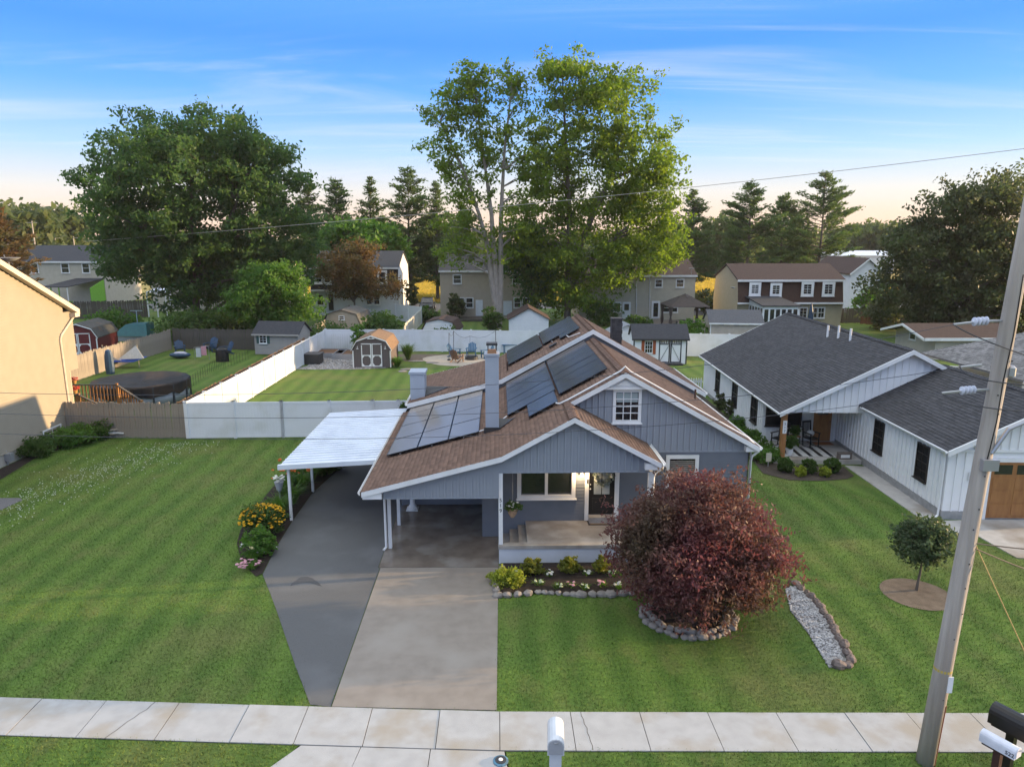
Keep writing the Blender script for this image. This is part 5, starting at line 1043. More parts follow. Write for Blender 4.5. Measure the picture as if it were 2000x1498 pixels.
shrub('shrub', 'narrow dark evergreen beside the mansard house', 804, 590, .8, 4.0, 40, .16, DRK, 97); shrub('shrub', 'dark bush left of the yellow house', 1385, 600, 1.8, 3.4, 40, .2, DRK, 95); shrub('shrub', 'climbing vine at the pale triple trunk', 962, 640, 1.0, 2.6, 40, .13, SHR, 77)
shrub('flowering_bush', 'pink flowering bush behind the back fence', 870, 645, 1.4, 1.6, 40, .12, SHR, 66.5)
def ornamental(label, px, py, n, h, m, w_=.025, spread=.5, group='grass clumps', name='grass_clump', cat='grass clump'):
    g = G(px, py); t = thing(name, label, cat, g, group); b = MB()
    for i in range(n):
        a = random.uniform(0, 2*math.pi); s = spread*random.random()**.7; hh = h*random.uniform(.6, 1); c, d = math.cos(a), math.sin(a); p0 = Vector((g[0]+c*.12*random.random(), g[1]+d*.12*random.random(), 0)); q = Vector((-d, c, 0))*w_/2
        p1 = p0+Vector((c*s*.45, d*s*.45, hh*.75)); p2 = p0+Vector((c*s, d*s, hh*random.uniform(.7, 1))); n0 = len(b.v); b.v += [tuple(p0-q), tuple(p0+q), tuple(p1+q*.8), tuple(p1-q*.8), tuple(p2)]; b.f += [(n0, n0+1, n0+2, n0+3), (n0+3, n0+2, n0+4)]
    b.build('blade_tuft', m, t, kind='stuff'); return t
ornamental('tall ornamental grass clump beside the taupe barn shed', 797, 703, 260, 1.6, SHR, .05, 1.2); ornamental('low green grass clump at the corner of the taupe barn shed', 776, 717, 260, 1.0, GRN, .05, .9)
# ------------------------------------------------------------ front garden
Y = 17.2; base = (5.17, Y, 0)
tree('red_maple', 'dark red Japanese style maple in the front lawn', base, [[base, (5.1, 17.2, .8), (5.2, 17.3, 1.8)], [(5.1, 17.2, .6), (4.4, 17.2, 1.6)], [(5.1, 17.2, .6), (6.0, 17.2, 1.6)]],
     [(5.3, 17.5, 2.05, 2.0, 1.9, 1.45), (5.4, 17.6, 2.9, 1.4, 1.3, .95), (4.3, 17.2, 1.75, 1.1, 1.2, 1.0), (6.5, 17.3, 1.6, 1.1, 1.2, .95), (5.3, 16.7, 1.45, 1.6, 1.0, .9), (5.5, 18.4, 2.3, 1.6, 1.0, 1.2), (4.0, 17.4, 2.6, .8, .8, .5)], 620, 7, 15, .058, RMP, .26, .10, r=.11, nl=140, lo=.55, asp=.42, cat='tree')
g = G(1790, 1153); base = (g[0], g[1], 0)
tree('lawn_tree', 'small ball crowned tree in a dirt ring on the lawn', base, [[base, (g[0]+.05, g[1], .7), (g[0]+.1, g[1]+.1, 1.3)]], [(g[0]+.15, g[1]+.25, 1.42, .78, .78, .62), (g[0]+.1, g[1]+.25, 1.75, .5, .5, .4)], 130, 5, 13, .055, LEAF('grey_green_leaf', (.045, .075, .032), (.085, .12, .055), .35), .13, .07, r=.05, nl=40, lo=.5)
for i, (px, py) in enumerate(((1532, 922), (1578, 925), (1624, 924))): shrub('boxwood', ('clipped round boxwood nearest the porch post', 'clipped round boxwood between two yellow shrubs', 'clipped round boxwood by the wooden porch sign')[i], px, py, .30, .62, 60, .032, SHR, group='clipped boxwoods', per=30, lo=.8, sb=.03)
for px, py, lb in ((1563, 930, 'yellow green dwarf shrub between the first two boxwoods'), (1610, 931, 'yellow green dwarf shrub beside the last boxwood')): shrub('shrub', lb, px, py, .24, .4, 26, .045, LIM, group='yellow dwarf shrubs')
for i, (px, py, r_) in enumerate(((1478, 880, .6), (1496, 900, .7), (1462, 862, .5), (1440, 838, .5))): shrub('shrub', ('low spreading shrub below the house corner', 'low spreading shrub with path sign beside it', 'low shrub along the white side wall', 'small low shrub far along the white side wall')[i], px, py, r_, .6, 30, .06, GRN, group='low shrubs beside the white bungalow')
for px, py, lb in ((1408, 800, 'dark upright shrub under the second side window'), (1425, 815, 'dark pointed shrub beside the white side wall')): shrub('shrub', lb, px, py, .4, 1.0, 26, .06, DRK, group='dark shrubs beside the white bungalow')
for i, (px, py, rx, ry, m) in enumerate(((72, 890, .75, .75, SHR), (140, 870, .95, .8, GRN), (182, 860, .8, .8, SHR), (132, 845, .5, 1.6, SHR))): shrub('shrub', ('round green shrub under the basement window', 'fluffy pale green shrub by the tan wall', 'dark leafy shrub beside the hose reel', 'tall thin shrub at the tan house corner')[i], px, py, rx, ry, 60, .06, m, group='shrubs along the tan house')
def blooms(t, pts, r, m, name='bloom', n=5):
    me = None
    for p in pts:
        if me is None:
            b = MB()
            for i in range(n+1):
                a = 2*math.pi*i/n; c = (math.cos(a)*r*.55*(i < n), math.sin(a)*r*.55*(i < n)); b.blob((c[0], c[1], r*.1*(i == n)), (r*.5, r*.5, r*.28), 5, 3, .1)
            me = bpy.data.meshes.new(name); me.from_pydata(b.v, [], b.f); me.materials.append(m)
        o = obj(name, me, t); o.location = Vector(p)-t.location; o.rotation_euler = (random.uniform(-.5, .5), random.uniform(-.5, .5), random.uniform(0, 6)); s = random.uniform(.75, 1.2); o.scale = (s, s, s)
YELF = M('yellow_flower', (.62, .36, .01), (.55, .28, .008), 9, .7); PINKF = M('pink_flower', (.55, .30, .34), (.48, .24, .28), 9, .7); WHF = M('white_flower', (.66, .66, .60), (.58, .58, .50), 9, .7); ORF = M('orange_flower', (.56, .15, .03), (.48, .12, .025), 9, .7); LIMF = M('green_white_flower', (.42, .48, .32), (.36, .42, .26), 9, .7)
g = G(515, 1042); t = shrub('flowering_bush', 'domed bush covered in yellow flowers beside the asphalt drive', 515, 1042, .66, 1.0, 80, .05, SHR, group='flowering plants by the drive')
blooms(t, [(g[0]+.78*math.cos(a)*math.cos(e), g[1]+.74*math.sin(a)*math.cos(e), .45+.6*math.sin(e)) for a, e in [(random.uniform(0, 6.283), random.uniform(.05, 1.5)**1.0) for _ in range(190)]], .055, YELF)
g = G(506, 1080); t = shrub('flowering_bush', 'bright green bush with few white flowers below the yellow bush', 506, 1083, .5, .75, 50, .055, GRN, group='flowering plants by the drive'); blooms(t, [(g[0]+random.uniform(-.7, .6), g[1]+random.uniform(-.5, .3), random.uniform(.15, .4)) for _ in range(16)], .05, WHF)
g = G(492, 1113); t = ornamental('pink flowering plant at the tip of the drive bed', 492, 1112, 60, .3, GRN, .03, .35, 'flowering plants by the drive', 'flowering_plant', 'plant'); blooms(t, [(g[0]+random.uniform(-.4, .35), g[1]+random.uniform(-.25, .3), random.uniform(.15, .3)) for _ in range(20)], .06, PINKF)
g = G(493, 1090); t = ornamental('daylily with pale yellow flowers below the bright green bush', 495, 1096, 90, .45, GRN, .03, .5, 'flowering plants by the drive', 'daylily', 'plant'); blooms(t, [(g[0]+.0, g[1], .4), (g[0]+.1, g[1]-.15, .45), (g[0]-.05, g[1]+.15, .5)], .08, M('pale_yellow_flower', (.62, .56, .26)))
for i, (px, py) in enumerate(((548, 1010), (570, 985), (590, 960), (560, 965), (608, 940), (580, 935))):
    g = G(px, py); t = ornamental(('daylily clump beside the nearest awning post', 'daylily clump behind the nearest awning post', 'daylily clump between the awning posts', 'daylily clump with white planter above it', 'daylily clump beside the second awning post', 'daylily clump at the lawn edge under the awning')[i], px, py, 320, .9, GRN, .03, .75, 'daylilies under the awning edge', 'daylily', 'plant')
    if i in (3, 4, 5, 2): blooms(t, [(g[0]+random.uniform(-.6, .5), g[1]+random.uniform(-.4, .4), random.uniform(.75, 1.05)) for _ in range(9)], .075, ORF)
for i, (px, py) in enumerate(((632, 925), (655, 918))):
    g = G(px, py); t = shrub('hydrangea', ('hydrangea with white flower heads under the awning', 'hydrangea with pale green flower heads by the drive end')[i], px, py, .6, .9, 40, .08, SHR, group='hydrangeas')
    for k in range(5): MB().blob((g[0]+random.uniform(-.55, .5), g[1]-random.uniform(.1, .5), random.uniform(.5, 1.0)), (.16, .16, .15), 9, 6, .12).build('flower_head', LIMF, t, smooth=True)
# front bed plants
t = shrub('shrub', 'lime green creeping sedum at the corner of the front bed', 990, 1142, .42, .42, 60, .04, LIM); 
for i, (px, py) in enumerate(((1040, 1122), (1112, 1120), (1178, 1118))): shrub('shrub', ('small golden bush near the porch corner', 'small golden bush in the middle of the front bed', 'small golden bush beside the red maple')[i], px, py, .28, .48, 26, .05, LEAF('gold_leaf_%s' % 'abc'[i], (.12, .15, .02), (.17, .18, .03), .35), group='golden bushes in the front bed')
fl = [(1010, 1122, WHF), (1018, 1138, PINKF), (1075, 1126, WHF), (1052, 1144, LIMF), (1115, 1148, PINKF), (1146, 1124, WHF), (1175, 1146, PINKF), (1196, 1126, LIMF), (1212, 1122, PINKF), (1090, 1150, LIMF), (1208, 1150, WHF), (1142, 1152, LIMF)]
nm = {id(WHF): 'white', id(PINKF): 'pink', id(LIMF): 'pale green'}
where = ['beside the lime sedum', 'in front of the first golden bush', 'between the first two golden bushes', 'near the stone edge below the first golden bush', 'below the middle golden bush', 'between the last two golden bushes', 'below the last golden bush', 'right of the last golden bush', 'at the red maple side of the bed', 'along the middle of the stone edge', 'by the last edging stones', 'near the stones below the middle bush']
for (px, py, m), wh in zip(fl, where):
    g = G(px, py, .05); t = ornamental('small %s flowering plant %s' % (nm[id(m)], wh), px, py, 36, .2, GRN, .03, .2, 'bedding plants in the front bed', 'bedding_plant', 'plant'); blooms(t, [(g[0]+random.uniform(-.1, .1), g[1]+random.uniform(-.1, .1), random.uniform(.14, .24)) for _ in range(5)], .05, m)
# ------------------------------------------------------------ stones
def stones(label, pts, r0=.13, r1=.2, m=STONE, step=.3, rows=1):
    t = thing('stone_border', label, 'stone border', (*pts[0][:2], 0), 'stone borders'); P_ = [Vector((p[0], p[1], 0)) for p in pts]; s = 0
    for a, b_ in zip(P_, P_[1:]):
        d = b_-a; L_ = d.length; u = d.normalized()
        while s < L_:
            r = random.uniform(r0, r1)
            for k in range(rows):
                c = a+u*s+Vector((random.gauss(0, .02)+(-u.y)*k*.17, random.gauss(0, .02)+u.x*k*.17, r*.35+.06*(k > 0)))
                MB().blob(c, (r*random.uniform(.85, 1.15), r*random.uniform(.65, .9), r*random.uniform(.5, .72)), 8, 5, .13, rz=math.atan2(u.y, u.x)+random.gauss(0, .2)).build('edging_stone', m, t, smooth=False)
            s += r*1.75
        s -= L_
stones('row of rounded stones along the front flower bed', [G(978, 1112), G(968, 1150), G(972, 1165), G(1010, 1165), G(1060, 1158), G(1130, 1164), G(1200, 1164), G(1245, 1160)], .11, .19)
stones('ring of flat stones round the red maple bed', [(mc[0]+1.22*math.cos(a), mc[1]+1.18*math.sin(a)) for a in [math.pi*(.9+.066*k) for k in range(19)]], .1, .16, rows=2)
stones('line of dark rounded stones beside the gravel strip', [G(1556, 1142), G(1598, 1182), G(1637, 1243), G(1662, 1292), G(1650, 1304), G(1626, 1303)], .13, .2, M('brown_stone', (.17, .135, .12), (.10, .082, .075), 6, .9, .5, 25, isl=.4))
b = MB(); xs = np.array([p[:2] for p in grav]); lo_, hi_ = xs.min(0), xs.max(0); q = lo_+(hi_-lo_)*rng.random((3600, 2)); q = q[inside(q, grav)]
for x, y in q: r = random.uniform(.02, .042); b.blob((x, y, .02+r*.3), (r, r*random.uniform(.6, 1), r*.6), 5, 3, .15)
o = b.build('pebbles', PEB, kind='stuff'); o['label'] = 'pale pebbles filling the strip beside the red maple'; o['category'] = 'pebbles'
b = MB(); xs = np.array([p[:2] for p in gy]); lo_, hi_ = xs.min(0), xs.max(0); q = lo_+(hi_-lo_)*rng.random((2600, 2)); q = q[inside(q, gy)]
for x, y in q: r = random.uniform(.04, .09); b.blob((x, y, .02+r*.2), (r, r*.8, r*.5), 5, 3, .2)
o = b.build('gravel', PEB, kind='stuff'); o['label'] = 'pale gravel round the raised beds and taupe shed'; o['category'] = 'gravel'
# ------------------------------------------------------------ utility pole and wires
POLEM = M('grey_pole_wood', (.46, .41, .36), (.30, .265, .23), 7, .9, .8, 30, st=(1.5, 1.5, .06), c=(.38, .32, .26), cscale=.8)
PB = (8.29, 11.91); U = thing('utility_pole', 'leaning weathered wooden utility pole by the pavement', 'utility pole', (*PB, 0))
pp = lambda z, d=(0, 0): (PB[0]+.05*z+d[0], PB[1]+d[1], z)
MB().tube([pp(-.1), pp(3), pp(6), pp(9), pp(12.4)], .165, 18, .115).build('shaft', POLEM, U, smooth=True)
MB().tube([pp(.1, (.15, -.05)), pp(2.8, (.14, -.06)), pp(5.2, (.135, -.05))], .014, 6).build('ground_wire', METAL, U)
MB().tube([pp(.0, (.11, -.11)), pp(1.0, (.11, -.11)), pp(1.3, (.12, -.1))], .02, 6).build('rust_conduit', M('rust', (.20, .06, .03)), U)
MB().tube([pp(6.2, (-.02, -.14)), pp(6.9, (.02, -.135)), pp(7.6, (.0, -.135)), pp(8.4, (.03, -.13)), pp(9.4, (.0, -.125))], .010, 5).build('riser_wire', BLACK, U)
MB().tube([pp(2.0), pp(2.05)], .158, 16).build('yellow_band', M('yellow_tape', (.50, .38, .08)), U)
MB().box(PB[0]+.12, PB[0]+.22, PB[1]-.165, PB[1]-.145, 1.62, 1.95).build('pole_tag', WHITE, U)
la = MB().tube([pp(6.3, (.05, -.12)), pp(6.75, (.25, -.15)), pp(6.95, (.6, -.2)), pp(7.05, (1.4, -.35)), pp(7.1, (2.2, -.5))], .04, 8).build('lamp_arm', METAL, U)
MB().box(PB[0]+.18, PB[0]+.46, PB[1]-.22, PB[1]-.12, 6.0, 6.2).build('arm_bracket', METAL, U); MB().blob(pp(7.1, (2.5, -.55)), (.35, .15, .1), 10, 6, 0).build('lamp_head', METAL, la)
for i in range(14): z = .9+i*.55+random.uniform(-.2, .2); a = random.uniform(-2.4, -.7); MB().blob(pp(z, (.15*math.cos(a), .15*math.sin(a))), (.014, .014, .014), 6, 4, 0).build('bolt', BLACK, U)
att = []
for z, n in ((8.62, 4), (7.88, 0), (7.42, 4)):
    q = Vector(pp(z, (-.13, 0))); b = MB()
    if n:
        b.lathe((0, 0, 0), [(.02, 0)]+[(r, .02+i*.065+k) for i in range(n) for r, k in ((.03, 0), (.075, .02), (.075, .035), (.03, .05))]+[(.02, .02+n*.065)], 12)
        b.v = [(q.x-.22-v_[2], q.y+v_[1]+.02*v_[2], q.z+v_[0]-.08*v_[2]) for v_ in b.v]; b.build('insulator', M('porcelain', (.62, .64, .72), rough=.15), U)
        MB().tube([q, q+Vector((-.22, 0, -.01))], .022, 6).build('insulator_rod', METAL, U)
    e = q+Vector((-.55-.25*(n > 0), .03, -.07)); MB().tube([q+Vector((-.2 if not n else -.48, .01, -.03)), e], .022, 6).build('wire_clamp', METAL, U); att.append(e)
b = MB(); b.lathe(pp(7.75, (.17, -.05)), [(.03, -.1), (.07, -.08), (.07, .06), (.03, .1)], 10); b.build('wire_bracket', METAL, U)
def wire(label, pts, r, m, group='overhead wires', seg=30):
    """sagging wire through the given points"""
    xs = [p[0] for p in pts]; P_ = []
    for i in range(seg+1):
        t = i/seg*(len(pts)-1); x = 0
        for k, p in enumerate(pts):
            lk = 1
            for j in range(len(pts)):
                if j != k: lk *= (t-j)/(k-j)
            x = x+np.array(p)*lk
        P_.append(tuple(x))
    o = MB().tube(P_, r, 5).build('wire', m, None); return tag(o, label, 'wire', group)
WIREM = plain('wire_black', (.06, .06, .065), .5)
for i, (e, y_) in enumerate(zip(att, (783, 823, 861))):
    f = V(0, y_, 14.4); mid = ((e.x+f[0])/2, (e.y+f[1])/2, (e.z+f[2])/2-.12); far = (f[0]-11, 16, f[2]-.5)
    wire(('topmost street wire running left from the leaning pole', 'middle street wire running left from the leaning pole', 'lowest street wire running left from the leaning pole')[i], [tuple(e), (e.x*.1+f[0]*.9-.5, 13.9, f[2]+.25), (-34, 17, f[2]+1.6)], .005, WIREM)
    wire(('topmost jumper cable leaving the pole rightwards', 'middle jumper cable leaving the pole rightwards', 'lowest jumper cable leaving the pole rightwards')[i], [tuple(e), pp(e.z-.25-.2*(i == 0), (.1, -.2)), pp(e.z-(1.2 if i == 0 else .3), (2.6, -.3))], .011, WIREM)
wire('long bright cable crossing in front of the tall trees', [V(165, 472, 74), V(1000, 402, 62), V(2120, 276, 44)], .022, M('cable_grey', (.42, .38, .34)))
for i, (a, b_) in enumerate(((pp(4.6, (.1, -.1)), (13.5, 11.2, 4.7)), (pp(4.5, (.1, -.1)), (12.5, 11.4, 3.4)))): wire(('upper brown service cable at the middle of the pole', 'lower brown service cable at the middle of the pole')[i], [a, tuple((np.array(a)+np.array(b_))/2-np.array((0, 0, .15))), b_], .012, M('cable_brown', (.22, .16, .11)) if i == 0 else bpy.data.materials['cable_brown'])
wire('thin yellow guy wire sloping from the pole to the lawn', [pp(4.6, (.1, -.05)), (9.8, 11.6, 2.3), (11.0, 11.3, .0)], .010, M('guy_wire', (.42, .30, .12)))
for i, (px, py, Y) in enumerate(((62, 432, 140), (73, 462, 150), (107, 462, 150), (143, 462, 150))):
    q = V(px, py, Y); t = thing('far_pole', ('tall pale utility pole above the grey roofed cream house', 'short lamp pole beside the tall pale pole', 'lamp pole left of the huge spreading tree', 'lamp pole against the huge spreading tree')[i], 'pole', (q[0], Y, 0), 'poles beyond the cream house'); MB().tube([(q[0], Y, 0), q], .16 if i == 0 else .09, 6, .1).build('shaft', POLEM, t); MB().beam((q[0]-.9*(i == 0)-.1, Y, q[2]-.3), (q[0]+.9, Y, q[2]-.3), .1, .1).build('crossarm', POLEM, t)
# ------------------------------------------------------------ mailboxes, meter lid
def mailbox(label, x, y, zt, wd, ln, m, pm, post, rz=0, door=None, num=None, pw_=.12):
    t = thing('mailbox', label, 'mailbox', (0, 0, 0), 'mailboxes on the verge'); a = wd/2; h = wd*.62
    pr = [(-a, 0), (a, 0), (a, h)]+[(a*math.cos(k), h+a*.95*math.sin(k)) for k in [math.pi*i/8 for i in range(1, 8)]]+[(-a, h)]
    z0 = zt-h-a*.95; bx = MB().ext([(u, -ln/2, z0+z) for u, z in pr], (0, ln, 0)).build('box', m, t)
    d = MB().ext([(u*.86, -ln/2-.02, z0+.03+z*.9) for u, z in pr], (0, .018, 0)).build('door', door or m, bx); MB().box(-.03, .03, -ln/2-.05, -ln/2-.02, z0+h+a*.55, z0+h+a*.65).build('latch', METAL, d)
    MB().box(-pw_/2, pw_/2, -pw_/2, pw_/2, 0, z0).build('post', pm, t, post); MB().box(-a*.85, a*.85, -ln*.42, ln*.42, z0-.04, z0-.002).build('bracket', pm, t)
    if num: text(bx, num, (-a-.003, -ln*.36, z0+h*.55), wd*.5, BLACK, rz=-math.pi/2)
    return place(t, (x, y, 0), rz)
MWH = M('mailbox_white', (.60, .62, .64), (.52, .54, .56), 4, .4)
mailbox('white plastic mailbox with matching post by the apron', 1.02, 11.35, 1.3, .3, .62, MWH, MWH, None, math.radians(-4), M('mailbox_grey', (.36, .37, .39)), None, .22)
mailbox('small white newspaper box numbered 522 on a dark post', 9.13, 11.2, 1.08, .2, .6, M('white_plastic', (.70, .72, .78)), M('dark_red_wood', (.05, .022, .018)), None, math.radians(29), None, '522')
mailbox('large black mailbox beside the 522 newspaper box', 9.58, 11.5, 1.38, .34, .72, BLACK, BLACK, None, math.radians(29), None, None, .14)
g = G(978, 1486, .024); t = thing('meter_lid', 'round blue edged meter lid on the driveway apron', 'lid', g)
MB().lathe(g, [(.15, 0), (.15, .02), (.11, .03)], 20).build('rim', M('blue_paint_worn', (.10, .24, .34), (.07, .12, .16), 12), t); MB().lathe((g[0], g[1], g[2]+.03), [(.11, 0), (.11, .008), (.04, .012)], 18).build('lid_plate', CHAR, t); MB().lathe((g[0], g[1], g[2]+.04), [(.045, 0), (.04, .01)], 14).build('cap', WHITE, t)
# ------------------------------------------------------------ things on the porch and carport
g = G(806, 994, .03); t = thing('pedestal', 'white turned pedestal column in the carport', 'pedestal', g); MB().lathe(g, [(.2, 0), (.2, .08), (.16, .12), (.1, .2), (.09, .7), (.12, .78), (.17, .85), (.17, .9)], 14).build('column', WHITE, t); MB().box(g[0]-.22, g[0]+.22, g[1]-.22, g[1]+.22, .0, .06).build('plinth', WHITE, t)
q = V(1001, 1003, 21.3); t = thing('hanging_basket', 'hanging basket with white flowers on the porch', 'hanging basket', q); MB().lathe(q, [(.06, -.12), (.12, -.02), (.17, .12), (.18, .2), (.15, .2)], 14).build('basket', M('wicker', (.42, .30, .20), (.32, .22, .15), 20, .9, .6, 40), t)
B_, lv = boughs([(q[0], q[1], q[2]+.25, .2, .2, .12)], 24, 3, 8, .05, .04); leafmesh('foliage', lv, .05, SHR, t); blooms(t, [(q[0]+random.uniform(-.18, .18), q[1]-random.uniform(0, .18), q[2]+random.uniform(.2, .4)) for _ in range(12)], .05, WHF); MB().tube([(q[0], q[1], q[2]+.3), (q[0], q[1], 2.9)], .006, 4).build('chain', METAL, t)
q = V(1178, 930, 22.5); t = thing('wreath', 'green and white wreath on the black front door', 'wreath', q); C_ = [(q[0]+.26*math.cos(a)+random.gauss(0, .05), q[1]+random.gauss(0, .03), q[2]+.26*math.sin(a)+random.gauss(0, .05)) for a in rng.random(420)*6.283]; leafmesh('foliage', C_, .045, LEAF('sage_leaf', (.16, .20, .15), (.26, .30, .24), .2), t); blooms(t, [(q[0]+.27*math.cos(a), q[1]-.04, q[2]+.27*math.sin(a)) for a in rng.random(12)*6.283], .05, WHF)
q = G(1174, 1021, .605); t = thing('doormat', 'brown doormat with dark border at the front door', 'doormat', q); MB().box(q[0]-.45, q[0]+.45, q[1]-.18, q[1]+.2, .6, .612).build('border', BLACK, t); MB().box(q[0]-.38, q[0]+.38, q[1]-.12, q[1]+.14, .612, .618).build('mat', M('coir', (.30, .20, .11), (.24, .16, .09), 30, .95), t)
q = G(548, 988); t = thing('planter', 'tall pale planter with white flowers among daylilies', 'planter', q); MB().lathe(q, [(.1, 0), (.12, .1), (.03, .15), (.03, .55), (.1, .65), (.17, .95), (.18, .97), (.15, .97)], 14).build('pot', M('grey_pot', (.42, .43, .45)), t); blooms(t, [(q[0]+random.uniform(-.2, .2), q[1]+random.uniform(-.15, .15), random.uniform(1.0, 1.2)) for _ in range(22)], .065, WHF)
q = V(791, 797, 34.9); t = thing('wall_planter', 'small dark planter hung on the white fence', 'planter', q); MB().box(q[0]-.3, q[0]+.3, q[1]-.15, q[1]+.1, q[2]-.16, q[2]+.02).build('trough', CHAR, t); B_, lv = boughs([(q[0], q[1], q[2]+.12, .28, .12, .12)], 20, 3, 8, .05, .04); leafmesh('foliage', lv, .05, SHR, t)
# bungalow porch
def rocker(label, loc, rz):
    t = thing('rocking_chair', label, 'chair', (0, 0, 0), 'black rocking chairs on the porch')
    MB().box(-.27, .27, -.26, .26, .42, .46).build('seat', BLACK, t)
    for s in (-1, 1):
        MB().tube([(s*.25, -.42, .08), (s*.25, -.2, .03), (s*.25, .15, .03), (s*.25, .5, .1)], .018, 5).build('rocker', BLACK, t); MB().beam((s*.25, .22, .04), (s*.25, .36, 1.2), .04, .03).build('back_post', BLACK, t); MB().beam((s*.25, -.24, .04), (s*.25, -.24, .68), .04, .04).build('leg', BLACK, t); MB().box(s*.27-.04, s*.27+.04, -.3, .28, .68, .71).build('arm', BLACK, t)
    for i in range(6): x = -.19+i*.076; MB().beam((x, .27, .46), (x, .35, 1.12), .035, .015).build('back_slat', BLACK, t)
    MB().beam((-.26, .36, 1.16), (.26, .36, 1.16), .03, .1).build('top_rail', BLACK, t); return place(t, loc, rz)
rocker('black rocking chair beside the cedar post', L1(-3.1, 8.3, .2), math.radians(-60)); c_ = L1(-1.55, 8.45, .2); rocker('black rocking chair with white cushion near the brown door', c_, math.radians(20))
t = thing('cushion', 'white striped cushion on the rocking chair', 'cushion', (c_[0], c_[1], .66)); MB().blob((c_[0]-.02, c_[1]+.08, .84), (.22, .09, .16), 10, 6, .03).build('pillow', M('cushion_cloth', (.55, .54, .50), st=(1, 1, 8)), t, smooth=True)
q = L1(-2.35, 8.5, .2); t = thing('side_table', 'small dark side table between the rocking chairs', 'table', q); MB().box(q[0]-.25, q[0]+.25, q[1]-.22, q[1]+.22, .7, .74).build('table_top', CEDAR, t)
for i in (-1, 1):
    for j in (-1, 1): MB().box(q[0]+i*.2-.02, q[0]+i*.2+.02, q[1]+j*.18-.02, q[1]+j*.18+.02, .2, .7).build('leg', BLACK, t)
def potted(label, q, h, m=WHITE, r=.16):
    t = thing('potted_plant', label, 'plant', q, 'potted plants on the porch'); MB().lathe(q, [(r*.7, 0), (r, h*.35), (r*.9, h*.36)], 14).build('pot', m, t); B_, lv = boughs([(q[0], q[1], q[2]+h*.7, r*1.4, r*1.4, h*.3)], 26, 3, 8, .06, .05); leafmesh('foliage', lv, .07, SHR, t)
potted('potted plant on the small side table', (q[0], q[1], .74), .4, CHAR, .1); q = L1(-3.05, 7.0, .2); potted('leafy plant in white pot beside the cedar post', q, .95)
t = thing('rug', 'black and white striped rug on the bungalow porch', 'rug', (0, 0, 0)); MB().box(-1.3, 1.3, -.75, .75, 0, .012).build('weave', M('rug_white', (.60, .59, .56)), t)
for i in range(6): MB().box(-1.3+i*.47, -1.12+i*.47, -.75, .75, .012, .016).build('stripe', BLACK, t)
place(t, L1(-2.3, 7.6, .205), -math.radians(3)); q = L1(-.75, 9.0, .205); t = thing('doormat', 'rust coloured doormat at the brown door', 'doormat', q); MB().box(q[0]-.45, q[0]+.45, q[1]-.25, q[1]+.25, .2, .215).build('mat', M('rust_mat', (.30, .12, .05)), t)
q = L1(-.75, 6.55, .2); t = thing('porch_sign', 'small wooden crate sign on the porch edge', 'sign', q); MB().box(q[0]-.3, q[0]+.3, q[1]-.1, q[1]+.1, .2, .5).build('crate', M('grey_crate', (.16, .13, .115)), t); MB().box(q[0]-.2, q[0]+.2, q[1]-.115, q[1]-.1, .28, .42).build('sign_face', WHITE, t)
q = G(1500, 912); t = thing('yard_sign', 'small white garden sign in the mulch bed', 'sign', q); MB().box(q[0]-.02, q[0]+.02, q[1], q[1]+.02, 0, .3).build('stake', METAL, t); MB().box(q[0]-.12, q[0]+.12, q[1]-.015, q[1], .25, .65).build('panel', M('sign_cream', (.58, .54, .42)), t)
# ------------------------------------------------------------ back yard
def chair(label, m, loc, rz, s=1.0):
    t = thing('garden_chair', label, 'chair', (0, 0, 0), 'slatted garden chairs')
    for i in range(5): MB().ext([(-.28, -.3+i*.12, .40-i*.035), (.28, -.3+i*.12, .40-i*.035), (.28, -.2+i*.12, .375-i*.035), (-.28, -.2+i*.12, .375-i*.035)], (0, 0, .025)).build('seat_slat', m, t)
    for i in range(5): x = -.25+i*.125; hh = 1.02-abs(i-2)*.06; MB().beam((x, .26, .26), (x, .55, hh), .11, .02).build('back_slat', m, t)
    for k in (-1, 1):
        MB().box(k*.36-.07, k*.36+.07, -.38, .4, .58, .61).build('arm', m, t); MB().box(k*.34-.03, k*.34+.03, -.33, -.25, 0, .58).build('leg', m, t); MB().beam((k*.32, .5, 0), (k*.32, -.3, .38), .03, .1).build('leg', m, t)
    place(t, loc, rz); t.scale = (s, s, s); return t
BLC = M('blue_plastic', (.075, .17, .26), (.06, .14, .22), 4, .5); BRC = M('brown_plastic', (.16, .09, .055), (.12, .07, .045), 4, .6); NVY = M('navy_plastic', (.03, .07, .13), (.025, .055, .10), 4, .5)
for lb, m, px, py, a in (('blue slatted chair facing the fire pit from the left', BLC, 888, 697, 65), ('blue slatted chair facing the camera across the fire pit', BLC, 921, 695, -5), ('blue slatted chair behind the tall chimney', BLC, 950, 700, -70), ('brown slatted chair with its back to the sand patio edge', BRC, 893, 707, 150)):
    chair(lb, m, G(px, py), math.radians(a), 1.1)
q = G(921, 702); t = thing('fire_pit', 'low round fire pit in the sand patio', 'fire pit', q); MB().lathe(q, [(.55, 0), (.55, .25), (.42, .25), (.4, .05)], 16).build('ring', CHAR, t); MB().lathe((q[0], q[1], .26), [(.1, .0), (.3, .02), (.02, .05)], 10).build('grate', BLACK, t)
pts = [(877, 704, 650), (886, 690, 646), (918, 688, 656), (968, 697, 646)]; tops = []
for i, (px, py, ty) in enumerate(pts):
    g = G(px, py); top = V(px, ty, g[1]); tops.append(top); o = thing('string_light_pole', ('light pole nearest the grass clump', 'light pole behind the left blue chair', 'light pole beyond the middle blue chair', 'light pole behind the chimney')[i], 'pole', g, 'string light poles'); MB().tube([g, top], .025, 6).build('shaft', BLACK, o); MB().ob((g[0], g[1], .06), (.25, .25, .12)).build('foot', CHAR, o)
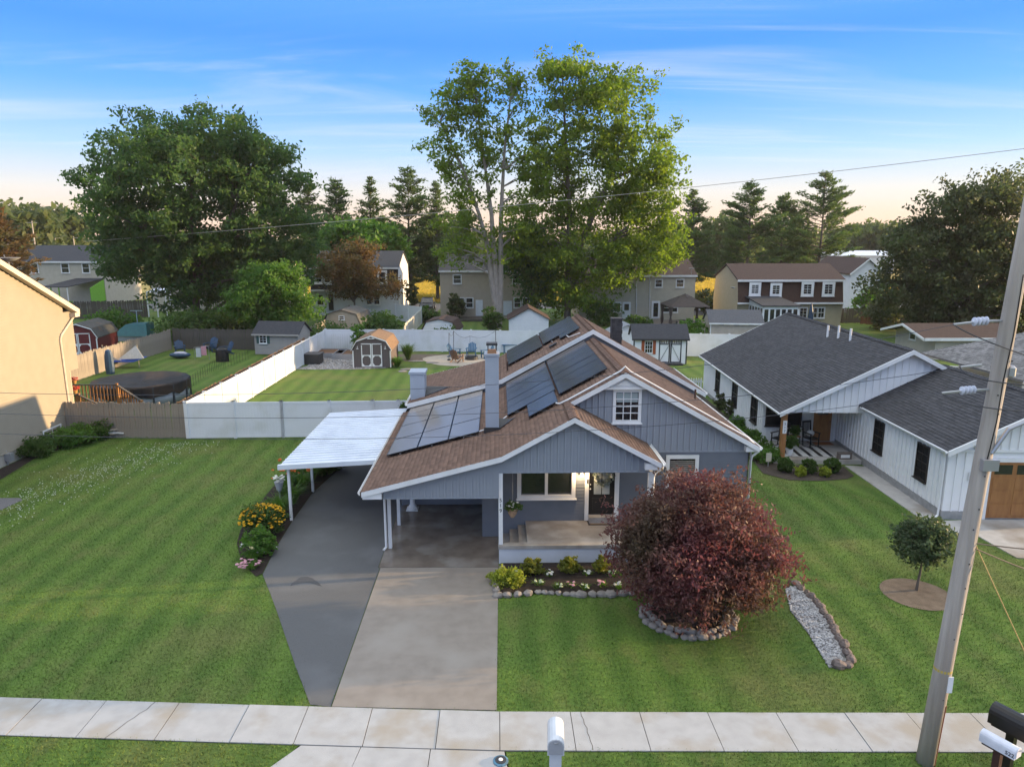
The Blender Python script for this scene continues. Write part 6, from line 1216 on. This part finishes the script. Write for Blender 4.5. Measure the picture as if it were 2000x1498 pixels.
for i, (a, b_) in enumerate(zip(tops, tops[1:])):
    mid = tuple((np.array(a)+np.array(b_))/2-np.array((0, 0, .35))); t = wire(('string of lights between the two left poles', 'string of lights above the middle blue chair', 'string of lights leading to the chimney side pole')[i], [a, mid, b_], .012, WIREM, 'strings of lights')
q = G(1000, 689); t = thing('picnic_bench', 'pale blue bench by the back fence', 'bench', q); MB().box(q[0]-.9, q[0]+.9, q[1]-.2, q[1]+.2, .7, .75).build('seat', BLC, t); MB().box(q[0]-.9, q[0]+.9, q[1]+.2, q[1]+.25, .8, 1.1).build('backrest', BLC, t)
for s in (-.7, .7): MB().box(q[0]+s-.05, q[0]+s+.05, q[1]-.2, q[1]+.2, 0, .7).build('leg', BLC, t)
for i, (px, py) in enumerate(((640, 700), (678, 702))):
    g = G(px, py); t = thing('raised_bed', ('corrugated raised bed in the fence corner', 'corrugated raised bed beside the taupe shed')[i], 'planter', g, 'raised beds'); a, d_ = 1.25, 2.6
    for nm, bx in (('side_wall', (-a, a, -.05, 0)), ('side_wall', (-a, a, d_, d_+.05)), ('side_wall', (-a, -a+.05, 0, d_)), ('side_wall', (a-.05, a, 0, d_))):
        for k in range(3): MB().box(g[0]+bx[0], g[0]+bx[1], g[1]+bx[2]-.02*(k % 2), g[1]+bx[3], .15*k, .15*k+.145).build(nm, METAL, t)
    MB().box(g[0]-a+.05, g[0]+a-.05, g[1], g[1]+d_, 0, .38).build('soil', M('bed_soil_%s' % 'ab'[i], (.16, .085, .045), (.11, .06, .035), 8, .95), t)
g = G(612, 712); t = thing('storage_box', 'dark grey storage box against the white fence', 'box', g); MB().box(g[0]-.95, g[0]+.55, g[1]-.1, g[1]+1.2, 0, .75).build('body', CHAR, t); MB().box(g[0]-1.0, g[0]+.6, g[1]-.15, g[1]+1.25, .75, .85).build('lid', M('grey_lid', (.07, .065, .065)), t)
shrub('vine', 'climbing vine on the white fence behind the taupe shed', 702, 695, .7, 2.6, 40, .09, GRN, 61.5)
b = MB(); x0 = -15.0
for i in range(22): b.tube([(-14.9+i*.2, 63.3, .3), (-14.9+i*.2, 63.3, 1.6)], .008, 3)
for i in range(8): b.tube([(-14.9, 63.3, .3+i*.18), (-10.6, 63.3, .3+i*.18)], .008, 3)
t = thing('trellis', 'wire trellis net in front of the white back fence', 'trellis', (-12.8, 63.3, 0)); b.build('net', METAL, t, kind='stuff')
for i, (px, py) in enumerate(((812, 706), (844, 709), (795, 722), (786, 726))): g = G(px, py); o = MB().blob((g[0], g[1], .03), (.7-.1*i, .3, .06), 10, 4, .15).build('stepping_stone', STONE, None); tag(o, ('flat stepping stone near the bare border', 'flat stepping stone halfway to the fire pit', 'flat stone beside the grass clump', 'small flat stone at the lawn edge')[i], 'stone', 'stepping stones')
# ------------------------------------------------------------ neighbour's pool yard
pc = (-22.5, 44.3); t = thing('pool', 'round above ground pool with black sagging cover', 'pool', (*pc, 0)); Rp = 2.75
prof_ = [(Rp, 0), (Rp, 1.2), (Rp+.06, 1.22), (Rp+.06, 1.3)]
MB().lathe((*pc, 0), [(Rp, .0), (Rp, 1.0)], 40).build('wall', M('pool_wall', (.42, .44, .50), (.32, .34, .40), 2, .6, st=(1, 1, 6)), t, smooth=True)
b = MB(); n = 40; R_ = [(Rp+.1, .82), (Rp+.09, 1.22), (Rp+.03, 1.3), (Rp-.3, 1.18), (Rp-1.2, 1.08), (.3, 1.05)]; k0 = len(b.v)
for r_, z in R_: b.v += [(pc[0]+r_*math.cos(2*math.pi*j/n)*(1+.01*math.sin(9*j)), pc[1]+r_*math.sin(2*math.pi*j/n), z-(.12*abs(math.sin(j*1.7))+.18*abs(math.sin(j*.6)) if r_ > Rp+.095 else 0)+random.uniform(-.015, .015)) for j in range(n)]
for i in range(len(R_)-1):
    for j in range(n): a = k0+i*n; b.f.append((a+j, a+(j+1) % n, a+n+(j+1) % n, a+n+j))
b.f.append(tuple(range(k0+(len(R_)-1)*n, k0+len(R_)*n))); b.build('cover', M('pool_cover', (.012, .014, .017), (.02, .02, .022), 3, .55, .3, 5, spec=.2, c=(.05, .034, .025), cscale=.6), t)
for j in range(14): a = 2*math.pi*j/14; MB().ob((pc[0]+(Rp+.05)*math.cos(a), pc[1]+(Rp+.05)*math.sin(a), .6), (.09, .09, 1.2), a).build('upright', M('pool_upright', (.05, .055, .065)) if j == 0 else bpy.data.materials['pool_upright'], t)
g = G(360, 762); t = thing('pool_pump', 'white and dark pool pump beside the pool', 'pump', g); MB().lathe(g, [(.16, 0), (.18, .3), (.12, .42), (.03, .5)], 12).build('tank', WHITE, t); MB().box(g[0]-.1, g[0]+.3, g[1]-.12, g[1]+.12, .02, .22).build('motor', CHAR, t); MB().tube([(g[0]-.1, g[1], .3), (g[0]-.4, g[1]+.1, .2), (g[0]-.7, g[1]+.3, .8)], .03, 6).build('hose', WHITE, t)
DECK = M('orange_deck', (.40, .19, .06), (.30, .14, .045), 8, .7, st=(1, 1, .2)); t = thing('deck', 'orange stained wooden deck with railing beside the pool', 'deck', (-22.6, 38.6, 0))
MB().box(-24.6, -22.15, 37.7, 39.6, .85, .95).build('platform', DECK, t)
def railing(p, q, n=12):
    p, q = Vector(p), Vector(q); MB().beam(p+Vector((0, 0, .95)), q+Vector((0, 0, .95)), .14, .05).build('hand_rail', WOODD, t)
    for i in range(n+1): c = p+(q-p)*i/n; MB().box(c.x-.025, c.x+.025, c.y-.025, c.y+.025, c.z+.0, c.z+.93).build('baluster', DECK, t)
railing((-24.6, 39.6, .95), (-21.5, 39.6, .95), 16); railing((-22.15, 37.0, .95), (-20.9, 37.0, .3), 8); railing((-21.5, 39.6, .95), (-20.0, 39.2, .1), 9); railing((-23.6, 37.0, .6), (-22.15, 37.0, .95), 9)
for x, y in ((-21.5, 39.6), (-22.15, 37.0), (-24.5, 39.6), (-20.0, 39.2)): MB().box(x-.06, x+.06, y-.06, y+.06, 0, 1.98 if x < -21 else 1.1).build('post', DECK, t)
for i in range(4): MB().box(-21.5+i*.3, -21.2+i*.3, 37.1, 39.4, .0, .75-.2*i).build('step', DECK, t)
RDF = M('red_flower', (.50, .05, .02), (.42, .04, .02), 8, .6)
for i, (x, y, z) in enumerate(((-23.9, 39.7, 1.95), (-22.3, 37.0, 1.95))): tt = thing('flower_pot', ('red flower pot on the far deck rail', 'red and yellow flower pot on the near deck rail')[i], 'flower pot', (x, y, z), 'flower pots on the deck'); MB().lathe((x, y, z), [(.09, 0), (.13, .2)], 10).build('pot', M('amber_pot_%s' % 'ab'[i], (.42, .22, .06)), tt); blooms(tt, [(x+random.uniform(-.2, .2), y+random.uniform(-.15, .15), z+random.uniform(.2, .4)) for _ in range(16)], .07, RDF)
g = G(247, 718); t = thing('hammock_canopy', 'blue hammock with striped white canopy on a stand', 'hammock', g); gx, gy_ = g[0], g[1]
MB().ext([(gx-1.6, gy_, .75), (gx-.8, gy_-.4, .5), (gx+.8, gy_-.4, .5), (gx+1.7, gy_, .85), (gx+.8, gy_+.4, .5), (gx-.8, gy_+.4, .5)], (0, 0, .05)).build('bed', M('hammock_blue', (.03, .09, .42)), t)
MB().ext([(gx-.3, gy_-.5, .75), (gx+1.7, gy_-.5, .8), (gx+.9, gy_, 1.75)], (0, .03, 0)).build('canopy', M('striped_canopy', (.50, .47, .42), (.36, .34, .30), 4, .8, st=(9, 1, 1)), t); MB().ext([(gx-1.7, gy_-.3, 1.3), (gx-1.1, gy_-.4, .7), (gx-.1, gy_-.4, .62)], (0, .03, 0)).build('canopy', bpy.data.materials['striped_canopy'], t)
for x in (gx-1.7, gx+1.0): MB().tube([(x, gy_, 0), (x, gy_, 1.8)], .035, 6).build('stand_leg', M('stand_tan', (.30, .27, .20)) if x < gx else bpy.data.materials['stand_tan'], t)
g = G(216, 730); t = thing('covered_umbrella', 'closed patio umbrella in dark blue cover', 'umbrella', g); MB().lathe(g, [(.3, 0), (.34, .5), (.3, 1.4), (.22, 1.75), (.05, 1.85)], 10, 1, .8).build('cover', NVY, t); MB().lathe((g[0], g[1], 1.8), [(.03, 0), (.03, .15)], 6).build('pole_tip', METAL, t)
chair('navy chair at the dark wooden fence', NVY, G(352, 690), math.radians(30), 1.1); chair('navy chair right of the small fire ring', NVY, G(412, 686), math.radians(-15), 1.2); chair('navy chair behind the covered grill', NVY, G(442, 692), math.radians(-40), 1.1)
g = G(435, 706); t = thing('grill', 'barbecue grill under a black cover', 'grill', g); MB().lathe(g, [(.5, 0), (.48, .6), (.42, 1.0), (.25, 1.15), (.05, 1.2)], 9, 1.1, .7).build('cover', BLACK, t); MB().box(g[0]-.7, g[0]+.7, g[1]-.25, g[1]+.25, .78, .84).build('side_shelf', BLACK, t)
g = G(395, 703); t = thing('towel_rack', 'low drying rack with white and pink towels', 'drying rack', g)
for i, m in enumerate((M('towel_white', (.55, .58, .58), st=(1, 1, 9)), M('towel_pink', (.50, .12, .18), (.56, .40, .42), 6, .9, st=(1, 1, 9)))): MB().box(g[0]-.45+i*.45, g[0]-.05+i*.45, g[1]-.06, g[1]+.06, .25+i*.15, 1.0+i*.15).build('towel', m, t)
MB().tube([(g[0]-.6, g[1], 0), (g[0]-.6, g[1], 1.05), (g[0]+.6, g[1], 1.2), (g[0]+.6, g[1], 0)], .02, 5).build('frame', METAL, t)
g = G(352, 700); t = thing('inflatable_boat', 'navy and white inflatable on the grass', 'inflatable', g); MB().blob((g[0], g[1], .3), (.9, .5, .25), 12, 6, .06).build('hull', NVY, t, smooth=True); MB().blob((g[0]+.1, g[1]-.1, .45), (.6, .3, .16), 10, 5, .08).build('top', M('inflatable_white', (.45, .44, .50)), t)
b = MB(); pa, pb = G(368, 762), G(440, 718)
t = thing('wire_fence', 'low black wire garden fence along the pool lawn', 'fence', (*pa[:2], 0)); pa, pb = Vector(pa), Vector(pb); pts_ = [pa, Vector(G(410, 728)), pb, Vector(G(490, 700))]
for p, q in zip(pts_, pts_[1:]):
    for i in range(9): c = p+(q-p)*i/9; MB().tube([c, c+Vector((0, 0, .8))], .014, 4).build('stake', BLACK, t)
    for z in (.3, .7): MB().tube([p+Vector((0, 0, z)), q+Vector((0, 0, z))], .006, 3).build('strand', BLACK, t)
g = G(266, 640); t = thing('clothes_pole', 'pale blue T shaped clothes pole', 'clothes pole', (g[0]*.97, 74, 0)); q = V(266, 607, 74); MB().tube([(q[0], 74, 0), (q[0], 74, q[2])], .05, 6).build('post', M('pale_blue_paint', (.30, .40, .42)), t); MB().beam((q[0]-.6, 74, q[2]), (q[0]+.6, 74, q[2]), .08, .06).build('crossbar', bpy.data.materials['pale_blue_paint'], t)
q = V(260, 640, 71); t = thing('covered_boat', 'teal tarpaulin covered boat behind the red barn shed', 'boat', (q[0], 71, 0)); MB().ext([(q[0]-1.9, 70.2, .5), (q[0]+1.7, 70.2, .5), (q[0]+1.4, 70.8, 1.7), (q[0]-.6, 70.8, 1.6)], (0, 1.6, 0)).build('tarpaulin', M('teal_tarp', (.03, .13, .13), (.025, .10, .105), 3, .6), t); MB().box(q[0]-1.6, q[0]+1.5, 70.4, 71.8, .0, .5).build('hull', METAL, t)
# gazebo and patio behind
gx, gyy = V(1336, 620, 81)[0], 81; t = thing('gazebo', 'brown canopy gazebo on the patio of the tan house', 'gazebo', (gx, gyy, 0)); a = 2.3; ze = V(1300, 600, 79)[2]; BR = M('brown_canvas', (.075, .058, .05), (.06, .047, .04), 3, .8)
for i, (p, q) in enumerate((((-a, -a), (a, -a)), ((a, -a), (a, a)), ((a, a), (-a, a)), ((-a, a), (-a, -a)))): MB().ext([(gx+p[0], gyy+p[1], ze), (gx+q[0], gyy+q[1], ze), (gx+q[0]*.25, gyy+q[1]*.25, ze+1.0), (gx+p[0]*.25, gyy+p[1]*.25, ze+1.0)], (0, 0, .05)).build('canopy', BR, t)
MB().lathe((gx, gyy, ze+.98), [(.85, 0), (.05, .35)], 4).build('canopy_top', BR, t)
for i in (-1, 1):
    for j in (-1, 1): MB().box(gx+i*2.1-.06, gx+i*2.1+.06, gyy+j*2.1-.06, gyy+j*2.1+.06, 0, ze).build('post', CHAR, t); MB().lathe((gx+i*2.05, gyy+j*2.05, .2), [(.12, 0), (.2, .5), (.1, 1.1), (.28, ze-.25)], 8).build('curtain', BR, t)
sheet('patio', [(gx-5, 78), (gx+4, 78), (gx+4, 87.8), (gx-5, 87.8)], .02, M('patio_paver', (.24, .20, .18), (.18, .155, .14), 5, .9))
q = (gx, gyy, 0); t = thing('patio_table', 'small patio table under the gazebo', 'table', q); MB().lathe((gx, gyy, .7), [(.6, 0), (.6, .04)], 14).build('table_top', CHAR, t); MB().tube([(gx, gyy, 0), (gx, gyy, .7)], .05, 6).build('leg', CHAR, t)
chair('dark patio chair left of the gazebo table', CHAR, (gx-1.1, gyy, 0), math.radians(80)); chair('dark patio chair right of the gazebo table', CHAR, (gx+1.1, gyy, 0), math.radians(-80))
q = V(1497, 640, 78); t = thing('closed_parasol', 'closed dark parasol beside the yellow house windows', 'parasol', (V(1581, 600, 79)[0], 78.5, 0)); MB().lathe((t.location.x, 78.5, .4), [(.08, 0), (.3, .5), (.25, 1.6), (.05, 2.5)], 9).build('canopy', NVY, t); MB().tube([(t.location.x, 78.5, 0), (t.location.x, 78.5, 2.95)], .03, 6).build('pole', METAL, t)
# ------------------------------------------------------------ parked cars
def car(label, loc, rz, paint, suv=True, grp='cars parked behind the row of houses'):
    t = thing('parked_car', label, 'car', (0, 0, 0), grp); L_, a, h = 4.6, .92, 1.7 if suv else 1.42
    lo = [(-2.3, .35), (-2.3, .8), (-2.15, .95), (-1.0, 1.02), (1.7 if suv else 1.5, 1.05), (2.25, .98), (2.3, .4)]
    MB().ext([(-a, y, z) for y, z in lo], (2*a, 0, 0)).build('body', paint, t)
    ca = [(-1.05, 1.0), (-.35, h-.03), (.1, h), (1.4 if suv else .9, h-.02), (2.1 if suv else 1.7, 1.03)]; b = MB(); k = a*.82
    n0 = len(b.v); b.v += [(-a*.98, y, z) if z < 1.1 else (-k, y, z) for y, z in ca]+[(a*.98, y, z) if z < 1.1 else (k, y, z) for y, z in ca]; m_ = len(ca)
    b.f += [tuple(range(n0, n0+m_)), tuple(range(n0+2*m_-1, n0+m_-1, -1))]+[(n0+i, n0+i+m_, n0+(i+1) % m_+m_, n0+(i+1) % m_) for i in range(m_)]; cb_ = b.build('cabin', paint, t)
    MB().ext([(-k*.95, -1.0, 1.07), (k*.95, -1.0, 1.07), (k*.9, -.4, h-.09), (-k*.9, -.4, h-.09)], (0, -.03, .015)).build('windscreen', GL, t)
    for s in (-1, 1):
        MB().ext([(s*a*.955, -.75, 1.1), (s*k*1.02, -.2, h-.1), (s*k*1.02, 1.2, h-.1), (s*a*.955, 1.5, 1.1)], (s*.02, 0, 0)).build('side_window', GL, t); MB().ob((s*(a+.1), -.75, 1.08), (.2, .12, .14)).build('mirror', paint, t); MB().ob((s*.65, -2.3, .75), (.4, .06, .16)).build('headlight', M('lamp_glass', (.55, .55, .55), rough=.1), t); MB().ob((s*.72, 2.29, .85), (.3, .06, .18)).build('tail_light', M('tail_red', (.25, .015, .015)), t)
        for y in (-1.45, 1.4):
            b = MB(); b.lathe((0, 0, 0), [(.18, -.11), (.33, -.11), (.34, 0), (.33, .11), (.18, .11)], 18); b.v = [(s*(a-.06)+v_[2], y+v_[0], .34+v_[1]) for v_ in b.v]; wh = b.build('wheel', BLACK, t)
            b = MB(); b.lathe((0, 0, 0), [(.02, .0), (.2, .0), (.2, .02), (.02, .03)], 14); b.v = [(s*(a+.05)+s*v_[2], y+v_[0], .34+v_[1]) for v_ in b.v]; b.build('rim', METAL, wh)
    MB().ob((0, -2.31, .62), (.9, .05, .2)).build('grille', BLACK, t); MB().ob((0, -2.3, .42), (1.8, .08, .16)).build('bumper', CHAR, t); return place(t, loc, rz)
car('dark blue car parked between the mansard and tan houses', (*V(835, 592, 101)[:2], .03), math.radians(0), M('navy_paint', (.018, .024, .045), rough=.25, spec=.6)); car('white pickup style car parked behind the gazebo house', (*V(1374, 600, 98)[:2], .03), math.radians(60), M('white_paint', (.55, .55, .56), rough=.25, spec=.6)); car('black car parked just beyond the white car', (*V(1368, 585, 106)[:2], .03), math.radians(80), M('black_car_paint', (.015, .015, .016), rough=.2, spec=.6), False)

# ------------------------------------------------------------ evening haze
hz = MB().box(-715, 715, -165, 775, -1, 31).build('haze', bpy.data.materials.new('haze'), None, kind='stuff')
hz['label'] = 'thin evening haze over the neighbourhood'; hz['category'] = 'haze'
m = hz.data.materials[0]; m.use_nodes = True; t = m.node_tree; t.nodes.clear(); pv = t.nodes.new('ShaderNodeVolumePrincipled'); pv.inputs['Color'].default_value = (.9, .88, .88, 1); pv.inputs['Density'].default_value = .00015; pv.inputs['Anisotropy'].default_value = .0
om = t.nodes.new('ShaderNodeOutputMaterial'); t.links.new(pv.outputs[0], om.inputs['Volume'])
